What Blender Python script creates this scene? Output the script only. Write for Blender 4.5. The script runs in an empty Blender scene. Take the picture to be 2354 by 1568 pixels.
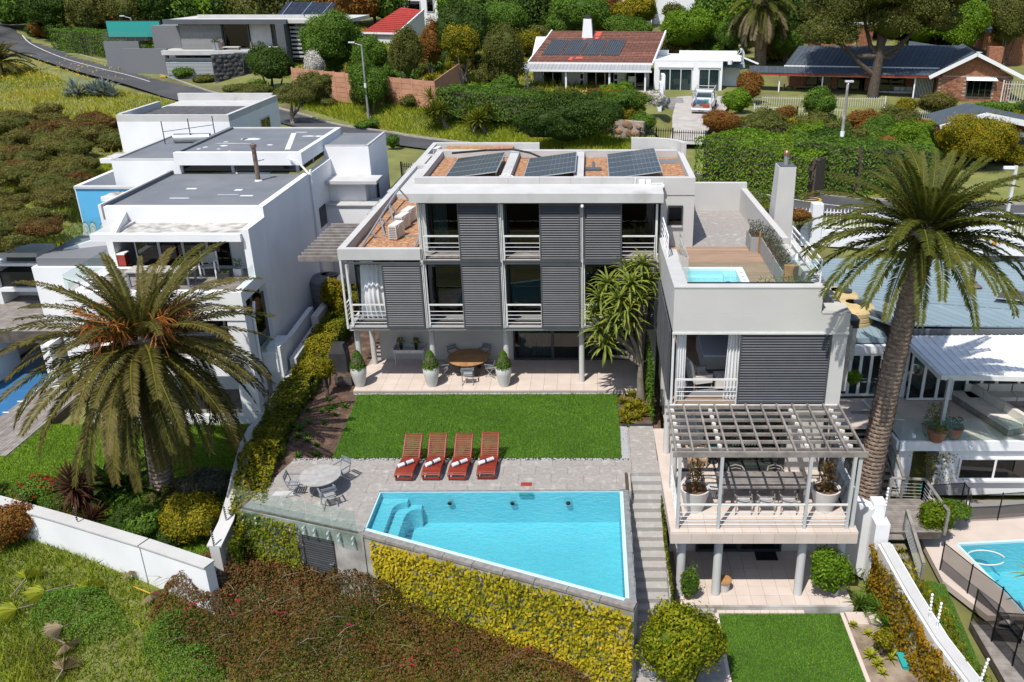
import bpy,math,random
import numpy as np
from mathutils import Vector,Matrix,Euler
random.seed(7);rng=np.random.default_rng(11)
sc=bpy.context.scene
COL=sc.collection
R=math.radians
# ---------------------------------------------------------------- camera, sky, sun, exposure
CZ=17.3
PX,PY,FL,TH=1360.0,784.0,2000.0,R(23.27)
cd=bpy.data.cameras.new('camera');cam=bpy.data.objects.new('camera',cd);COL.objects.link(cam)
cam.location=(0,0,CZ);cam.rotation_euler=(R(90)-TH,0,0)
cd.sensor_width=36;cd.lens=FL/2353*36;cd.shift_x=-(PX-1176.5)/2353;cd.clip_end=3000;cd.clip_start=.5
sc.camera=cam
SUN=Vector((-.27,-.50,1.0)).normalized()
w=bpy.data.worlds.new('World');sc.world=w;w.use_nodes=True
nt=w.node_tree;nt.nodes.clear()
o_=nt.nodes.new('ShaderNodeOutputWorld');b_=nt.nodes.new('ShaderNodeBackground');s_=nt.nodes.new('ShaderNodeTexSky')
s_.sky_type='NISHITA';s_.sun_disc=False;s_.sun_elevation=math.asin(SUN.z);s_.sun_rotation=math.atan2(SUN.x,SUN.y)
b_.inputs[1].default_value=.14
nt.links.new(s_.outputs[0],b_.inputs[0]);nt.links.new(b_.outputs[0],o_.inputs[0])
sl=bpy.data.lights.new('sun','SUN');sl.energy=4.6;sl.angle=R(.53);sl.color=(1,.955,.88)
so=bpy.data.objects.new('sun',sl);COL.objects.link(so);so.rotation_euler=(-SUN).to_track_quat('-Z','Y').to_euler();so.location=(-20,-20,60)
sc.view_settings.view_transform='Standard';sc.view_settings.look='None';sc.view_settings.gamma=1
sc.view_settings.exposure=.28;sc.view_settings.use_curve_mapping=False
sc.render.engine='CYCLES'
sc.cycles.max_bounces=8;sc.cycles.transparent_max_bounces=16;sc.cycles.diffuse_bounces=3;sc.cycles.glossy_bounces=3
sc.cycles.use_denoising=True
sc.cycles.caustics_reflective=False;sc.cycles.caustics_refractive=False
# ---------------------------------------------------------------- surveying: a point of the photograph on a known level or a known plane
CT,ST=math.cos(TH),math.sin(TH)
def ray(x,y):
 u,v=(x-PX)/FL,(PY-y)/FL
 return u,CT+v*ST,-ST+v*CT
def G(x,y,z=0.0):
 a,b,c=ray(x,y);t=(z-CZ)/c
 return Vector((a*t,b*t,z))
def F(x,y,Y):
 a,b,c=ray(x,y);t=Y/b
 return Vector((a*t,Y,CZ+c*t))
# ---------------------------------------------------------------- materials
def _n(nt,t,**k):
 n=nt.nodes.new(t)
 for a,b in k.items():
  if a in n.inputs.keys() if hasattr(n.inputs,'keys') else False:n.inputs[a].default_value=b
  else:setattr(n,a,b)
 return n
def c4(c):return(c[0],c[1],c[2],1)
MATS={}
def mat(name,col,rough=.8,col2=None,scale=3.,detail=6.,bump=0.,bscale=None,metal=0.,spec=.4,lo=.35,hi=.65,stretch=None,col3=None,scale3=.3,lo3=.5,hi3=.7,coat=0,obj=False,jit=0):
 m=bpy.data.materials.new(name);m.use_nodes=True;MATS[name]=m
 nt=m.node_tree;L=nt.links.new;p=nt.nodes['Principled BSDF']
 p.inputs['Roughness'].default_value=rough;p.inputs['Metallic'].default_value=metal
 p.inputs['Specular IOR Level'].default_value=spec;p.inputs['Base Color'].default_value=c4(col)
 if coat:p.inputs['Coat Weight'].default_value=coat
 if obj:tc=nt.nodes.new('ShaderNodeTexCoord');src=tc.outputs['Object']
 else:g=nt.nodes.new('ShaderNodeNewGeometry');src=g.outputs['Position']
 if stretch:
  mp=nt.nodes.new('ShaderNodeMapping');mp.inputs['Scale'].default_value=stretch;L(src,mp.inputs[0]);src=mp.outputs[0]
 out=None
 if col2:
  no=_n(nt,'ShaderNodeTexNoise');no.inputs['Scale'].default_value=scale;no.inputs['Detail'].default_value=detail;L(src,no.inputs['Vector'])
  mr=nt.nodes.new('ShaderNodeMapRange');mr.inputs[1].default_value=lo;mr.inputs[2].default_value=hi;L(no.outputs[0],mr.inputs[0])
  mx=nt.nodes.new('ShaderNodeMix');mx.data_type='RGBA';mx.inputs['A'].default_value=c4(col);mx.inputs['B'].default_value=c4(col2);L(mr.outputs[0],mx.inputs['Factor'])
  out=mx.outputs['Result']
  if col3:
   n3=nt.nodes.new('ShaderNodeTexNoise');n3.inputs['Scale'].default_value=scale3;n3.inputs['Detail'].default_value=5;L(src,n3.inputs['Vector'])
   r3=nt.nodes.new('ShaderNodeMapRange');r3.inputs[1].default_value=lo3;r3.inputs[2].default_value=hi3;L(n3.outputs[0],r3.inputs[0])
   m3=nt.nodes.new('ShaderNodeMix');m3.data_type='RGBA';L(out,m3.inputs['A']);m3.inputs['B'].default_value=c4(col3);L(r3.outputs[0],m3.inputs['Factor']);out=m3.outputs['Result']
 if jit:
  oi=nt.nodes.new('ShaderNodeObjectInfo');rr=nt.nodes.new('ShaderNodeMapRange');rr.inputs[3].default_value=1-jit;rr.inputs[4].default_value=1+jit
  L(oi.outputs['Random'],rr.inputs[0]);hs=nt.nodes.new('ShaderNodeHueSaturation');L(rr.outputs[0],hs.inputs['Value'])
  if out:L(out,hs.inputs['Color'])
  else:hs.inputs['Color'].default_value=c4(col)
  out=hs.outputs[0]
 if out:L(out,p.inputs['Base Color'])
 if bump:
  nb=nt.nodes.new('ShaderNodeTexNoise');nb.inputs['Scale'].default_value=bscale or scale*4;nb.inputs['Detail'].default_value=5;L(src,nb.inputs['Vector'])
  bp=nt.nodes.new('ShaderNodeBump');bp.inputs['Strength'].default_value=bump;bp.inputs['Distance'].default_value=.03;L(nb.outputs[0],bp.inputs['Height']);L(bp.outputs[0],p.inputs['Normal'])
 return m
def leafmat(name,cols,rough=.55,trans=.35,spec=.14):
 """leaf colours picked leaf by leaf through the face attribute 'pick' (0..1)"""
 m=bpy.data.materials.new(name);m.use_nodes=True;MATS[name]=m
 nt=m.node_tree;L=nt.links.new;p=nt.nodes['Principled BSDF'];out=nt.nodes['Material Output']
 a=nt.nodes.new('ShaderNodeAttribute');a.attribute_name='pick'
 cr=nt.nodes.new('ShaderNodeValToRGB');e=cr.color_ramp.elements
 n=len(cols)
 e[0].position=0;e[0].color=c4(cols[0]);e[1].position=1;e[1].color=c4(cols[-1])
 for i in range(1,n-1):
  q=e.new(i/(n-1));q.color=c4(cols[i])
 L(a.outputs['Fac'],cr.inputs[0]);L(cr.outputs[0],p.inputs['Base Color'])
 p.inputs['Roughness'].default_value=rough;p.inputs['Specular IOR Level'].default_value=spec
 if trans:
  t=nt.nodes.new('ShaderNodeBsdfTranslucent');L(cr.outputs[0],t.inputs[0]);mx=nt.nodes.new('ShaderNodeMixShader');mx.inputs[0].default_value=trans
  L(p.outputs[0],mx.inputs[1]);L(t.outputs[0],mx.inputs[2]);L(mx.outputs[0],out.inputs[0])
 return m
def glassmat(name,tint,refl=.9,clear=1.0,rough=.0,ior=1.45,dirt=0):
 m=bpy.data.materials.new(name);m.use_nodes=True;MATS[name]=m
 nt=m.node_tree;L=nt.links.new;nt.nodes.remove(nt.nodes['Principled BSDF']);out=nt.nodes['Material Output']
 t=nt.nodes.new('ShaderNodeBsdfTransparent');t.inputs[0].default_value=c4(tint)
 g=nt.nodes.new('ShaderNodeBsdfGlossy');g.inputs['Roughness'].default_value=rough
 fr=nt.nodes.new('ShaderNodeFresnel');fr.inputs[0].default_value=ior
 ge=nt.nodes.new('ShaderNodeNewGeometry');mm=nt.nodes.new('ShaderNodeMath');mm.operation='SUBTRACT';mm.use_clamp=True;L(fr.outputs[0],mm.inputs[0]);L(ge.outputs['Backfacing'],mm.inputs[1])
 mx=nt.nodes.new('ShaderNodeMixShader');L(mm.outputs[0],mx.inputs[0]);L(t.outputs[0],mx.inputs[1]);L(g.outputs[0],mx.inputs[2])
 if dirt:
  d=nt.nodes.new('ShaderNodeBsdfDiffuse');d.inputs[0].default_value=c4((.5,.6,.58));m2=nt.nodes.new('ShaderNodeMixShader');m2.inputs[0].default_value=dirt
  L(mx.outputs[0],m2.inputs[1]);L(d.outputs[0],m2.inputs[2]);mx=m2
 L(mx.outputs[0],out.inputs[0])
 return m,(g,fr,t)
# ---------------------------------------------------------------- mesh building
ORG={}
def org(p):return ORG.get(p.name,Vector((0,0,0))) if p else Vector((0,0,0))
def thing(name,label,cat,loc=(0,0,0),group=None,rz=0):
 o=bpy.data.objects.new(name,None);COL.objects.link(o);o.empty_display_size=.3
 o.location=loc;o.rotation_euler=(0,0,rz);o['label']=label;o['category']=cat
 if group:o['group']=group
 ORG[o.name]=Vector(loc);return o
def tag(o,label,cat,group=None,kind=None):
 if label:o['label']=label
 if cat:o['category']=cat
 if group:o['group']=group
 if kind:o['kind']=kind
 return o
def link(name,me,parent=None,loc=None,rot=None,scl=None):
 """an object on (shared) mesh data; loc is a world position"""
 o=bpy.data.objects.new(name,me);COL.objects.link(o);g=org(parent)
 if loc is not None:o.location=Vector(loc)-g
 if rot is not None:o.rotation_euler=rot
 if scl is not None:o.scale=scl
 if parent:o.parent=parent;ORG[o.name]=g if loc is None else Vector(loc)
 return o
class MB:
 def __init__(s):s.v=[];s.f=[];s.m=[];s.cur=0
 def add(s,vs,fs):
  b=len(s.v);s.v+=[tuple(q) for q in vs];s.f+=[tuple(b+i for i in f) for f in fs];s.m+=[s.cur]*len(fs);return s
 def box(s,x0,x1,y0,y1,z0,z1):
  return s.add([(x0,y0,z0),(x1,y0,z0),(x1,y1,z0),(x0,y1,z0),(x0,y0,z1),(x1,y0,z1),(x1,y1,z1),(x0,y1,z1)],
                     [(3,2,1,0),(4,5,6,7),(0,1,5,4),(1,2,6,5),(2,3,7,6),(3,0,4,7)])
 def cbox(s,c,d,M=None):
  vs=[Vector((sx*d[0]/2,sy*d[1]/2,sz*d[2]/2)) for sz in(-1,1) for sx,sy in((-1,-1),(1,-1),(1,1),(-1,1))]
  if M is not None:vs=[M@q for q in vs]
  return s.add([Vector(c)+q for q in vs],[(3,2,1,0),(4,5,6,7),(0,1,5,4),(1,2,6,5),(2,3,7,6),(3,0,4,7)])
 def beam(s,a,b,w,h):
  """box bar from a to b, w wide (sideways), h high"""
  a,b=Vector(a),Vector(b);d=b-a;L=d.length;d.normalize()
  up=Vector((0,0,1)) if abs(d.z)<.95 else Vector((0,1,0))
  sd=d.cross(up).normalized();up=sd.cross(d)
  M=Matrix((sd,d,up)).transposed()
  return s.cbox((a+b)/2,(w,L,h),M)
 def prism(s,poly,z0,z1):
  n=len(poly);ar=sum(poly[i][0]*poly[(i+1)%n][1]-poly[(i+1)%n][0]*poly[i][1] for i in range(n))
  if ar<0:poly=poly[::-1]
  Z0=z0 if hasattr(z0,'__len__') else[z0]*n;Z1=z1 if hasattr(z1,'__len__') else[z1]*n
  if ar<0:Z0=Z0[::-1] if hasattr(z0,'__len__') else Z0;Z1=Z1[::-1] if hasattr(z1,'__len__') else Z1
  vs=[(p[0],p[1],Z0[i]) for i,p in enumerate(poly)]+[(p[0],p[1],Z1[i]) for i,p in enumerate(poly)]
  return s.add(vs,[tuple(range(n))[::-1],tuple(range(n,2*n))]+[(i,(i+1)%n,n+(i+1)%n,n+i) for i in range(n)])
 def cyl(s,a,b,r0,r1=None,n=12,caps=True):
  r1=r0 if r1 is None else r1;a,b=Vector(a),Vector(b);d=(b-a).normalized()
  up=Vector((0,0,1)) if abs(d.z)<.9 else Vector((1,0,0))
  x=d.cross(up).normalized();y=d.cross(x)
  vs=[]
  for c,r in((a,r0),(b,r1)):
   for i in range(n):
    t=2*math.pi*i/n;vs.append(c+x*math.cos(t)*r+y*math.sin(t)*r)
  fs=[(i,n+i,n+(i+1)%n,(i+1)%n) for i in range(n)]
  if caps:fs+=[tuple(range(n)),tuple(range(n,2*n))[::-1]]
  return s.add(vs,fs)
 def tube(s,pts,r,n=8):
  pts=[Vector(p) for p in pts];rs=r if hasattr(r,'__len__') else[r]*len(pts)
  vs=[];fs=[]
  for k,p in enumerate(pts):
   d=(pts[min(k+1,len(pts)-1)]-pts[max(k-1,0)]).normalized()
   up=Vector((0,0,1)) if abs(d.z)<.9 else Vector((1,0,0))
   x=d.cross(up).normalized();y=d.cross(x)
   for i in range(n):
    t=2*math.pi*i/n;vs.append(p+x*math.cos(t)*rs[k]+y*math.sin(t)*rs[k])
  for k in range(len(pts)-1):
   for i in range(n):fs.append((k*n+i,k*n+n+i,k*n+n+(i+1)%n,k*n+(i+1)%n))
  fs+=[tuple(range(n)),tuple(range((len(pts)-1)*n,len(pts)*n))[::-1]]
  return s.add(vs,fs)
 def lathe(s,prof,c=(0,0,0),n=20,cap=False):
  c=Vector(c);vs=[];fs=[]
  for r,z in prof:
   for i in range(n):
    t=2*math.pi*i/n;vs.append(c+Vector((r*math.cos(t),r*math.sin(t),z)))
  for k in range(len(prof)-1):
   for i in range(n):fs.append((k*n+i,k*n+(i+1)%n,k*n+n+(i+1)%n,k*n+n+i))
  if cap:fs+=[tuple(range(n))[::-1],tuple(range((len(prof)-1)*n,len(prof)*n))]
  return s.add(vs,fs)
 def quad(s,a,b,c,d):return s.add([a,b,c,d],[(0,1,2,3)])
 def wallh(s,path,w,z0,z1):
  """an upright wall of thickness w along a polyline (mitred)"""
  n=len(path);P=[Vector((p[0],p[1],0)) for p in path]
  Z0=z0 if hasattr(z0,'__len__') else[z0]*n;Z1=z1 if hasattr(z1,'__len__') else[z1]*n
  vs=[]
  for i in range(n):
   d=[]
   if i>0:d.append((P[i]-P[i-1]).normalized())
   if i<n-1:d.append((P[i+1]-P[i]).normalized())
   t=sum(d,Vector()).normalized();nn=Vector((-t.y,t.x,0));k=w/2/max(.35,nn.dot(Vector((-d[0].y,d[0].x,0))))
   a,b=P[i]+nn*k,P[i]-nn*k
   vs+=[(a.x,a.y,Z0[i]),(b.x,b.y,Z0[i]),(b.x,b.y,Z1[i]),(a.x,a.y,Z1[i])]
  fs=[]
  for i in range(n-1):
   q=4*i
   for j in range(4):fs.append((q+j,q+4+j,q+4+(j+1)%4,q+(j+1)%4))
  fs+=[(0,1,2,3),(4*n-1,4*n-2,4*n-3,4*n-4)]
  return s.add(vs,fs)
 def mesh(s,name,mats,smooth=False,off=Vector((0,0,0))):
  me=bpy.data.meshes.new(name)
  me.from_pydata([(x-off.x,y-off.y,z-off.z) for x,y,z in s.v],[],s.f)
  for q in(mats if isinstance(mats,(list,tuple)) else[mats]):me.materials.append(q)
  if max(s.m,default=0):me.polygons.foreach_set('material_index',s.m)
  if smooth:
   me.polygons.foreach_set('use_smooth',[True]*len(s.f))
   try:me.set_sharp_from_angle(angle=R(40))
   except Exception:pass
  me.update();return me
 def build(s,name,mats,parent=None,smooth=False,local=False):
  off=Vector((0,0,0)) if local else org(parent)
  return link(name,s.mesh(name,mats,smooth,off),parent)
def struct(name,mb,m,smooth=False):
 o=mb.build(name,m,smooth=smooth);o['kind']='structure';return o
def npmesh(name,V,Fq,m,pick=None,midx=None,smooth=False):
 V=np.asarray(V,np.float32);Fq=np.asarray(Fq,np.int32);k=Fq.shape[1]
 me=bpy.data.meshes.new(name);me.vertices.add(len(V));me.vertices.foreach_set('co',V.ravel())
 me.loops.add(Fq.size);me.loops.foreach_set('vertex_index',Fq.ravel())
 me.polygons.add(len(Fq));me.polygons.foreach_set('loop_start',np.arange(0,Fq.size,k,dtype=np.int32))
 try:me.polygons.foreach_set('loop_total',np.full(len(Fq),k,np.int32))
 except Exception:pass
 for q in(m if isinstance(m,(list,tuple)) else[m]):me.materials.append(q)
 if midx is not None:me.polygons.foreach_set('material_index',np.asarray(midx,np.int32))
 if pick is not None:
  a=me.attributes.new('pick','FLOAT','FACE');a.data.foreach_set('value',np.asarray(pick,np.float32))
 if smooth:me.polygons.foreach_set('use_smooth',np.ones(len(Fq),bool))
 me.update(calc_edges=True);return me
def kids(o):return[c for c in bpy.data.objects if c.parent==o]
def copy_tree(o,loc,rz=0,label=None,group=None,scl=None):
 r=o.copy();COL.objects.link(r);r.location=loc;r.rotation_euler=(0,0,rz);ORG[r.name]=Vector(loc)
 if scl:r.scale=(scl,)*3
 if label:r['label']=label
 if group:r['group']=group
 for c in list(o.children):
  d=c.copy();COL.objects.link(d);d.parent=r
  for g in list(c.children):
   e=g.copy();COL.objects.link(e);e.parent=d
 return r
def inpoly(x,y,poly):
 x=np.asarray(x);y=np.asarray(y);r=np.zeros(x.shape,bool);n=len(poly);j=n-1
 for i in range(n):
  xi,yi=poly[i][0],poly[i][1];xj,yj=poly[j][0],poly[j][1]
  c=((yi>y)!=(yj>y))&(x<(xj-xi)*(y-yi)/(yj-yi+1e-12)+xi);r^=c;j=i
 return r
# ---------------------------------------------------------------- leaves
def _unit(a):return a/(np.linalg.norm(a,axis=-1,keepdims=True)+1e-9)
def leaves(P,N,L,W,jit=.7,droop=0.,fold=.25,r=rng):
 """rhombic folded leaves at P facing about N; returns V, F(quads)"""
 n=len(P);L=np.broadcast_to(L,(n,))[:,None]*r.uniform(.65,1.25,(n,1));W=np.broadcast_to(W,(n,))[:,None]*r.uniform(.7,1.2,(n,1))
 N=_unit(N+r.normal(0,jit,(n,3)))
 a=r.normal(0,1,(n,3));a[:,2]-=droop
 T=_unit(a-N*(a*N).sum(1,keepdims=True));S=np.cross(N,T)
 b=P-T*L*.5;t=P+T*L*.5;k=N*W*fold
 V=np.stack([b,P+S*W*.5+k,t,P-S*W*.5+k],1).reshape(-1,3)
 return V,np.arange(4*n).reshape(n,4)
def noise3(P,sc_,seed=0):
 r=np.random.default_rng(seed);o=np.zeros(len(P))
 for i in range(5):
  k=r.normal(0,1,(3,));k=k/np.linalg.norm(k)*sc_*(1+.6*i);o+=np.sin(P@k+r.uniform(0,6.28))/(1+.5*i)
 return o/2.2
def sphere_dirs(n,r=rng,up=-.45):
 d=_unit(r.normal(0,1,(int(n*1.8)+8,3)));d=d[d[:,2]>up][:n];return d
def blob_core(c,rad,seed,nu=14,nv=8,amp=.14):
 """closed lumpy ellipsoid (solid dark filler standing in for the shaded inside of foliage)"""
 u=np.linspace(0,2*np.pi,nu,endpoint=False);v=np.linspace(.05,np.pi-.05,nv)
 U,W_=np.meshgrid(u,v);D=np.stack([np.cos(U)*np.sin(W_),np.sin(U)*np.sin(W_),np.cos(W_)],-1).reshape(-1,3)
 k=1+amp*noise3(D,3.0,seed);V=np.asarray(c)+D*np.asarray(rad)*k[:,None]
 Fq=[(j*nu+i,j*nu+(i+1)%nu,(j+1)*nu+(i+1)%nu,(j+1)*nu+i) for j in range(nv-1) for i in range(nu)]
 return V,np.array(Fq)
def join(parts):
 Vs,Fs,Ps,b=[],[],[],0
 for V,Fq,p in parts:
  Vs.append(V);Fs.append(np.asarray(Fq)+b);b+=len(V);Ps.append(np.broadcast_to(np.asarray(p,float),(len(Fq),)))
 return np.concatenate(Vs),np.concatenate(Fs),np.concatenate(Ps)
def crown(lobes,dens,L,W,seed=0,amp=.26,jit=.45,core=.78,up=-.5,droop=0.,topbias=.0,freq=3.5):
 """a crown of lumpy lobes (c, r3): leaves over each lobe's shell, a solid core inside, coloured dark for the shade there; returns V,F,pick"""
 r=np.random.default_rng(seed);parts=[]
 for i,(c,rad) in enumerate(lobes):
  c=np.asarray(c,float);rad=np.asarray(rad if hasattr(rad,'__len__') else(rad,)*3,float)
  area=4*math.pi*((rad[0]*rad[1])**1.6/3+(rad[0]*rad[2])**1.6/3+(rad[1]*rad[2])**1.6/3)**(1/1.6)
  n=max(30,int(area*dens));D=sphere_dirs(n,r,up);n=len(D)
  nz=noise3(D*1.0+c,freq,seed+i);k=(1+amp*nz)*r.uniform(.80,1.04,n)*np.where(r.uniform(0,1,n)<.14,r.uniform(1.02,1.24,n),1)
  P=c+D*rad*k[:,None]
  V,Fq=leaves(P,_unit(D/rad),L,W,jit,droop,r=r)
  pk=np.clip(.5+.22*nz+r.normal(0,.2,n)+topbias*D[:,2],0,1)
  parts.append((V,Fq,pk))
  if core:V,Fq=blob_core(c,rad*core,seed+i,amp=amp);parts.append((V,Fq,.12))  # filler core takes a dark leaf colour, so inner shade is painted on
 return join(parts)
# ================================================================ MATERIALS
mat('white_wall',(.72,.725,.735),.75,(.66,.665,.675),.6,bump=.06,bscale=25,col3=(.54,.54,.53),scale3=.35,lo3=.62,hi3=.85)
mat('pale_wall',(.49,.48,.465),.8,(.45,.44,.425),.5,bump=.05,bscale=25,col3=(.43,.42,.40),scale3=.4,lo3=.6,hi3=.85)
mat('grey_wall',(.50,.50,.50),.8,(.46,.46,.46),.5,bump=.05,bscale=25)
mat('cap_white',(.47,.465,.455),.75,(.42,.415,.405),1.2,bump=.06,bscale=18,col3=(.27,.26,.24),scale3=.8,lo3=.62,hi3=.85)
mat('dirty_slab',(.46,.445,.42),.85,(.24,.225,.20),2.2,lo=.42,hi=.62,bump=.1)
mat('roof_grey',(.128,.138,.152),.75,(.152,.162,.176),.8,col3=(.175,.184,.195),scale3=.25,lo3=.5,hi3=.75,bump=.08,bscale=10)
mat('roof_dark',(.05,.052,.056),.85,(.10,.10,.10),4,bump=.2)
mat('roof_patch',(.60,.61,.62),.8,(.5,.51,.52),3)
mat('gravel_roof',(.40,.21,.105),.9,(.20,.09,.045),14,lo=.38,hi=.62,bump=.8,bscale=16,col3=(.5,.3,.17),scale3=5,lo3=.5,hi3=.7)
mat('shutter',(.055,.059,.065),.55,(.065,.069,.075),2,jit=.12)
mat('charcoal',(.03,.036,.042),.45)
mat('steel',(.62,.62,.60),.45,(.54,.54,.52),3)
mat('steel_grey',(.42,.43,.43),.45)
mat('galv',(.45,.46,.47),.35,(.36,.37,.38),6,metal=.6)
mat('silver',(.62,.63,.64),.3,metal=.8)
mat('black',(.012,.013,.014),.5)
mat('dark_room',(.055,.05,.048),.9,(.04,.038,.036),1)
mat('room_floor',(.22,.10,.05),.5,(.15,.065,.03),2,stretch=(.4,8,1))
mat('room_wall',(.42,.41,.40),.9)
mat('curtain',(.74,.74,.74),.9,(.62,.62,.63),3,stretch=(6,6,.3))
mat('curtain_grey',(.34,.35,.36),.9,(.26,.27,.28),3,stretch=(6,6,.3))
mat('tile_beige',(.54,.455,.40),.65,(.485,.41,.355),1.5,jit=.05,bump=.03)
mat('joint',(.28,.25,.22),.9)
mat('slab_stone',(.315,.292,.272),.8,(.245,.226,.21),7,lo=.3,hi=.7,col3=(.41,.39,.37),scale3=3.2,lo3=.55,hi3=.75,jit=.05,bump=.08)
mat('stair_stone',(.33,.318,.30),.8,(.295,.284,.27),9,lo=.3,hi=.7,col3=(.40,.39,.38),scale3=3,lo3=.55,hi3=.75,jit=.04,bump=.08)
mat('coping',(.25,.235,.22),.7,(.18,.165,.155),6,jit=.06,bump=.06)
mat('wet_ledge',(.23,.235,.235),.25,(.17,.175,.18),6)
mat('concrete',(.34,.325,.30),.85,(.22,.205,.185),1.6,lo=.4,hi=.62,bump=.1,col3=(.45,.44,.43),scale3=.9,lo3=.55,hi3=.7)
mat('driveway',(.40,.375,.345),.9,(.33,.305,.28),1.2,bump=.08,col3=(.25,.23,.21),scale3=.5,lo3=.55,hi3=.75)
mat('asphalt',(.060,.061,.064),.9,(.048,.049,.052),4,bump=.1,bscale=30,col3=(.078,.078,.08),scale3=.35,lo3=.45,hi3=.7)
mat('kerb',(.36,.335,.30),.9,(.27,.25,.22),2,bump=.08,jit=.06)
mat('road_paint',(.62,.62,.60),.8,(.3,.3,.3),9,lo=.45,hi=.7)
mat('yellow_paint',(.62,.36,.02),.8,(.4,.24,.04),6)
mat('soil',(.105,.062,.042),.95,(.055,.032,.022),5,bump=.5,bscale=16,col3=(.17,.115,.085),scale3=2.5,lo3=.5,hi3=.68)
mat('sand_soil',(.30,.24,.18),.95,(.2,.15,.11),3,bump=.3,col3=(.12,.09,.06),scale3=1.2,lo3=.5,hi3=.7)
mat('hill_soil',(.17,.175,.05),.95,(.12,.13,.035),.8,bump=.5,bscale=6,col3=(.09,.075,.04),scale3=.15,lo3=.5,hi3=.7)
mat('grass_base',(.055,.095,.018),.95,(.04,.075,.014),2.5,bump=.5,bscale=40)
mat('wood_grey',(.25,.225,.205),.8,(.16,.142,.128),3,stretch=(1,1,1),bump=.15,bscale=20,jit=.14)
mat('wood_dark',(.10,.082,.07),.8,(.06,.05,.042),4,bump=.15,jit=.12)
mat('wood_deck',(.33,.225,.155),.7,(.24,.155,.10),2.5,stretch=(.5,6,1),jit=.14)
mat('teak',(.40,.22,.10),.5,(.3,.15,.06),4,jit=.08)
mat('mahogany',(.21,.028,.013),.5,(.17,.022,.010),4,jit=.12,spec=.3)
mat('mahogany_light',(.165,.040,.017),.5,(.12,.026,.012),3,jit=.12,spec=.14)
mat('towel',(.72,.72,.76),.95,(.6,.6,.64),30);mat('towel_dark',(.08,.06,.07),.95)
mat('cast_white',(.52,.52,.52),.6,(.42,.42,.42),5);mat('weathered_white',(.36,.355,.34),.7,(.27,.265,.255),5);mat('pv_back',(.11,.112,.118),.4);mat('table_grey',(.42,.40,.38),.6,(.34,.33,.31),5);mat('frame_grey',(.20,.215,.24),.5,(.16,.17,.19),6)
mat('sling',(.30,.30,.31),.9);mat('pot_white',(.56,.55,.53),.6,(.50,.49,.47),1.5)
mat('terracotta',(.34,.15,.09),.85,(.25,.11,.07),4)
mat('planter_grey',(.30,.30,.30),.7,(.26,.26,.26),2)
mat('cover_black',(.022,.022,.025),.7,(.035,.035,.04),3,bump=.25,bscale=6)
mat('tank_grey',(.14,.145,.155),.6,(.115,.12,.13),2);mat('tank_tan',(.50,.375,.185),.55,(.42,.30,.14),1.4)
mat('pv_cell',(.013,.015,.02),.22,(.018,.02,.028),2,spec=.6);mat('pv_frame',(.5,.5,.5),.4,metal=.5);mat('pv_black',(.035,.045,.055),.6,(.05,.06,.072),6)
mat('ac_white',(.60,.57,.52),.6,(.55,.52,.47),3)
mat('copper',(.30,.16,.09),.4,metal=.7)
mat('rust_steel',(.28,.20,.16),.5,(.12,.085,.07),3,metal=.4)
mat('blue_mural',(.10,.40,.66),.8,(.085,.36,.60),.5);mat('mural_sun',(.62,.36,.22),.8);mat('mural_line',(.03,.03,.035),.8);mat('mural_fill',(.50,.56,.52),.8)
mat('pool_cover',(.035,.14,.30),.5,(.028,.115,.26),1.2,stretch=(1,4,1),bump=.15,bscale=3)
mat('pool_paint',(.46,.62,.66),.6,(.42,.59,.64),.8)
mat('brick',(.30,.125,.065),.9,(.20,.075,.042),2,jit=.35);mat('brick_far',(.34,.15,.075),.9,(.2,.08,.045),6,jit=.1)
mat('mortar',(.36,.31,.27),.95)
mat('rock_tan',(.30,.185,.115),.9,(.2,.12,.08),4,bump=.3,jit=.4);mat('rock_dark',(.115,.075,.058),.9,(.08,.05,.04),4,bump=.3,jit=.45);mat('rock_black',(.045,.045,.048),.85,(.07,.07,.075),3,bump=.3,jit=.35)
mat('rock_mortar_dark',(.05,.05,.052),.95,(.04,.04,.042),3);mat('rock_mortar',(.34,.29,.25),.95,(.26,.22,.19),3)
mat('tile_brown',(.165,.068,.045),.8,(.115,.05,.036),3,jit=.25);mat('tile_red',(.34,.035,.025),.75,(.27,.028,.02),3,jit=.12);mat('tile_redfix',(.42,.07,.05),.8)
mat('slate',(.055,.07,.085),.7,(.045,.058,.07),2,jit=.1);mat('metal_blue',(.20,.265,.30),.5,(.175,.235,.27),.8,jit=.04);mat('metal_white',(.70,.70,.69),.45,(.62,.62,.61),1.5,jit=.04)
mat('metal_grey',(.30,.31,.31),.5,jit=.05)
mat('precast',(.46,.235,.145),.9,(.38,.19,.115),2,jit=.12)
mat('paver_red',(.22,.105,.075),.9,(.16,.075,.055),3,jit=.15)
mat('dark_grey',(.075,.085,.095),.6,(.085,.095,.105),1);mat('mid_grey',(.15,.155,.165),.7)
mat('car_white',(.72,.73,.75),.3,coat=.5);mat('car_grey',(.1,.105,.115),.4);mat('rubber',(.02,.02,.02),.8);mat('lamp_red',(.42,.01,.012),.3);mat('bed_liner',(.24,.2,.17),.7)
mat('skin',(.36,.2,.14),.6);mat('overall',(.45,.46,.48),.9);mat('hat',(.3,.22,.14),.9);mat('red',(.27,.035,.025),.6);mat('blue',(.03,.13,.3),.6);mat('teal',(.02,.3,.3),.6);mat('orange',(.6,.22,.02),.6)
mat('wicker',(.50,.36,.24),.8,(.38,.26,.16),8);mat('wicker_dark',(.17,.14,.11),.8,(.1,.08,.06),8);mat('cushion',(.58,.55,.50),.95,(.52,.49,.44),3);mat('cushion_blue',(.08,.13,.19),.95)
mat('white_plastic',(.75,.76,.77),.4);mat('screen_green',(.02,.28,.25),.6)
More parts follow.
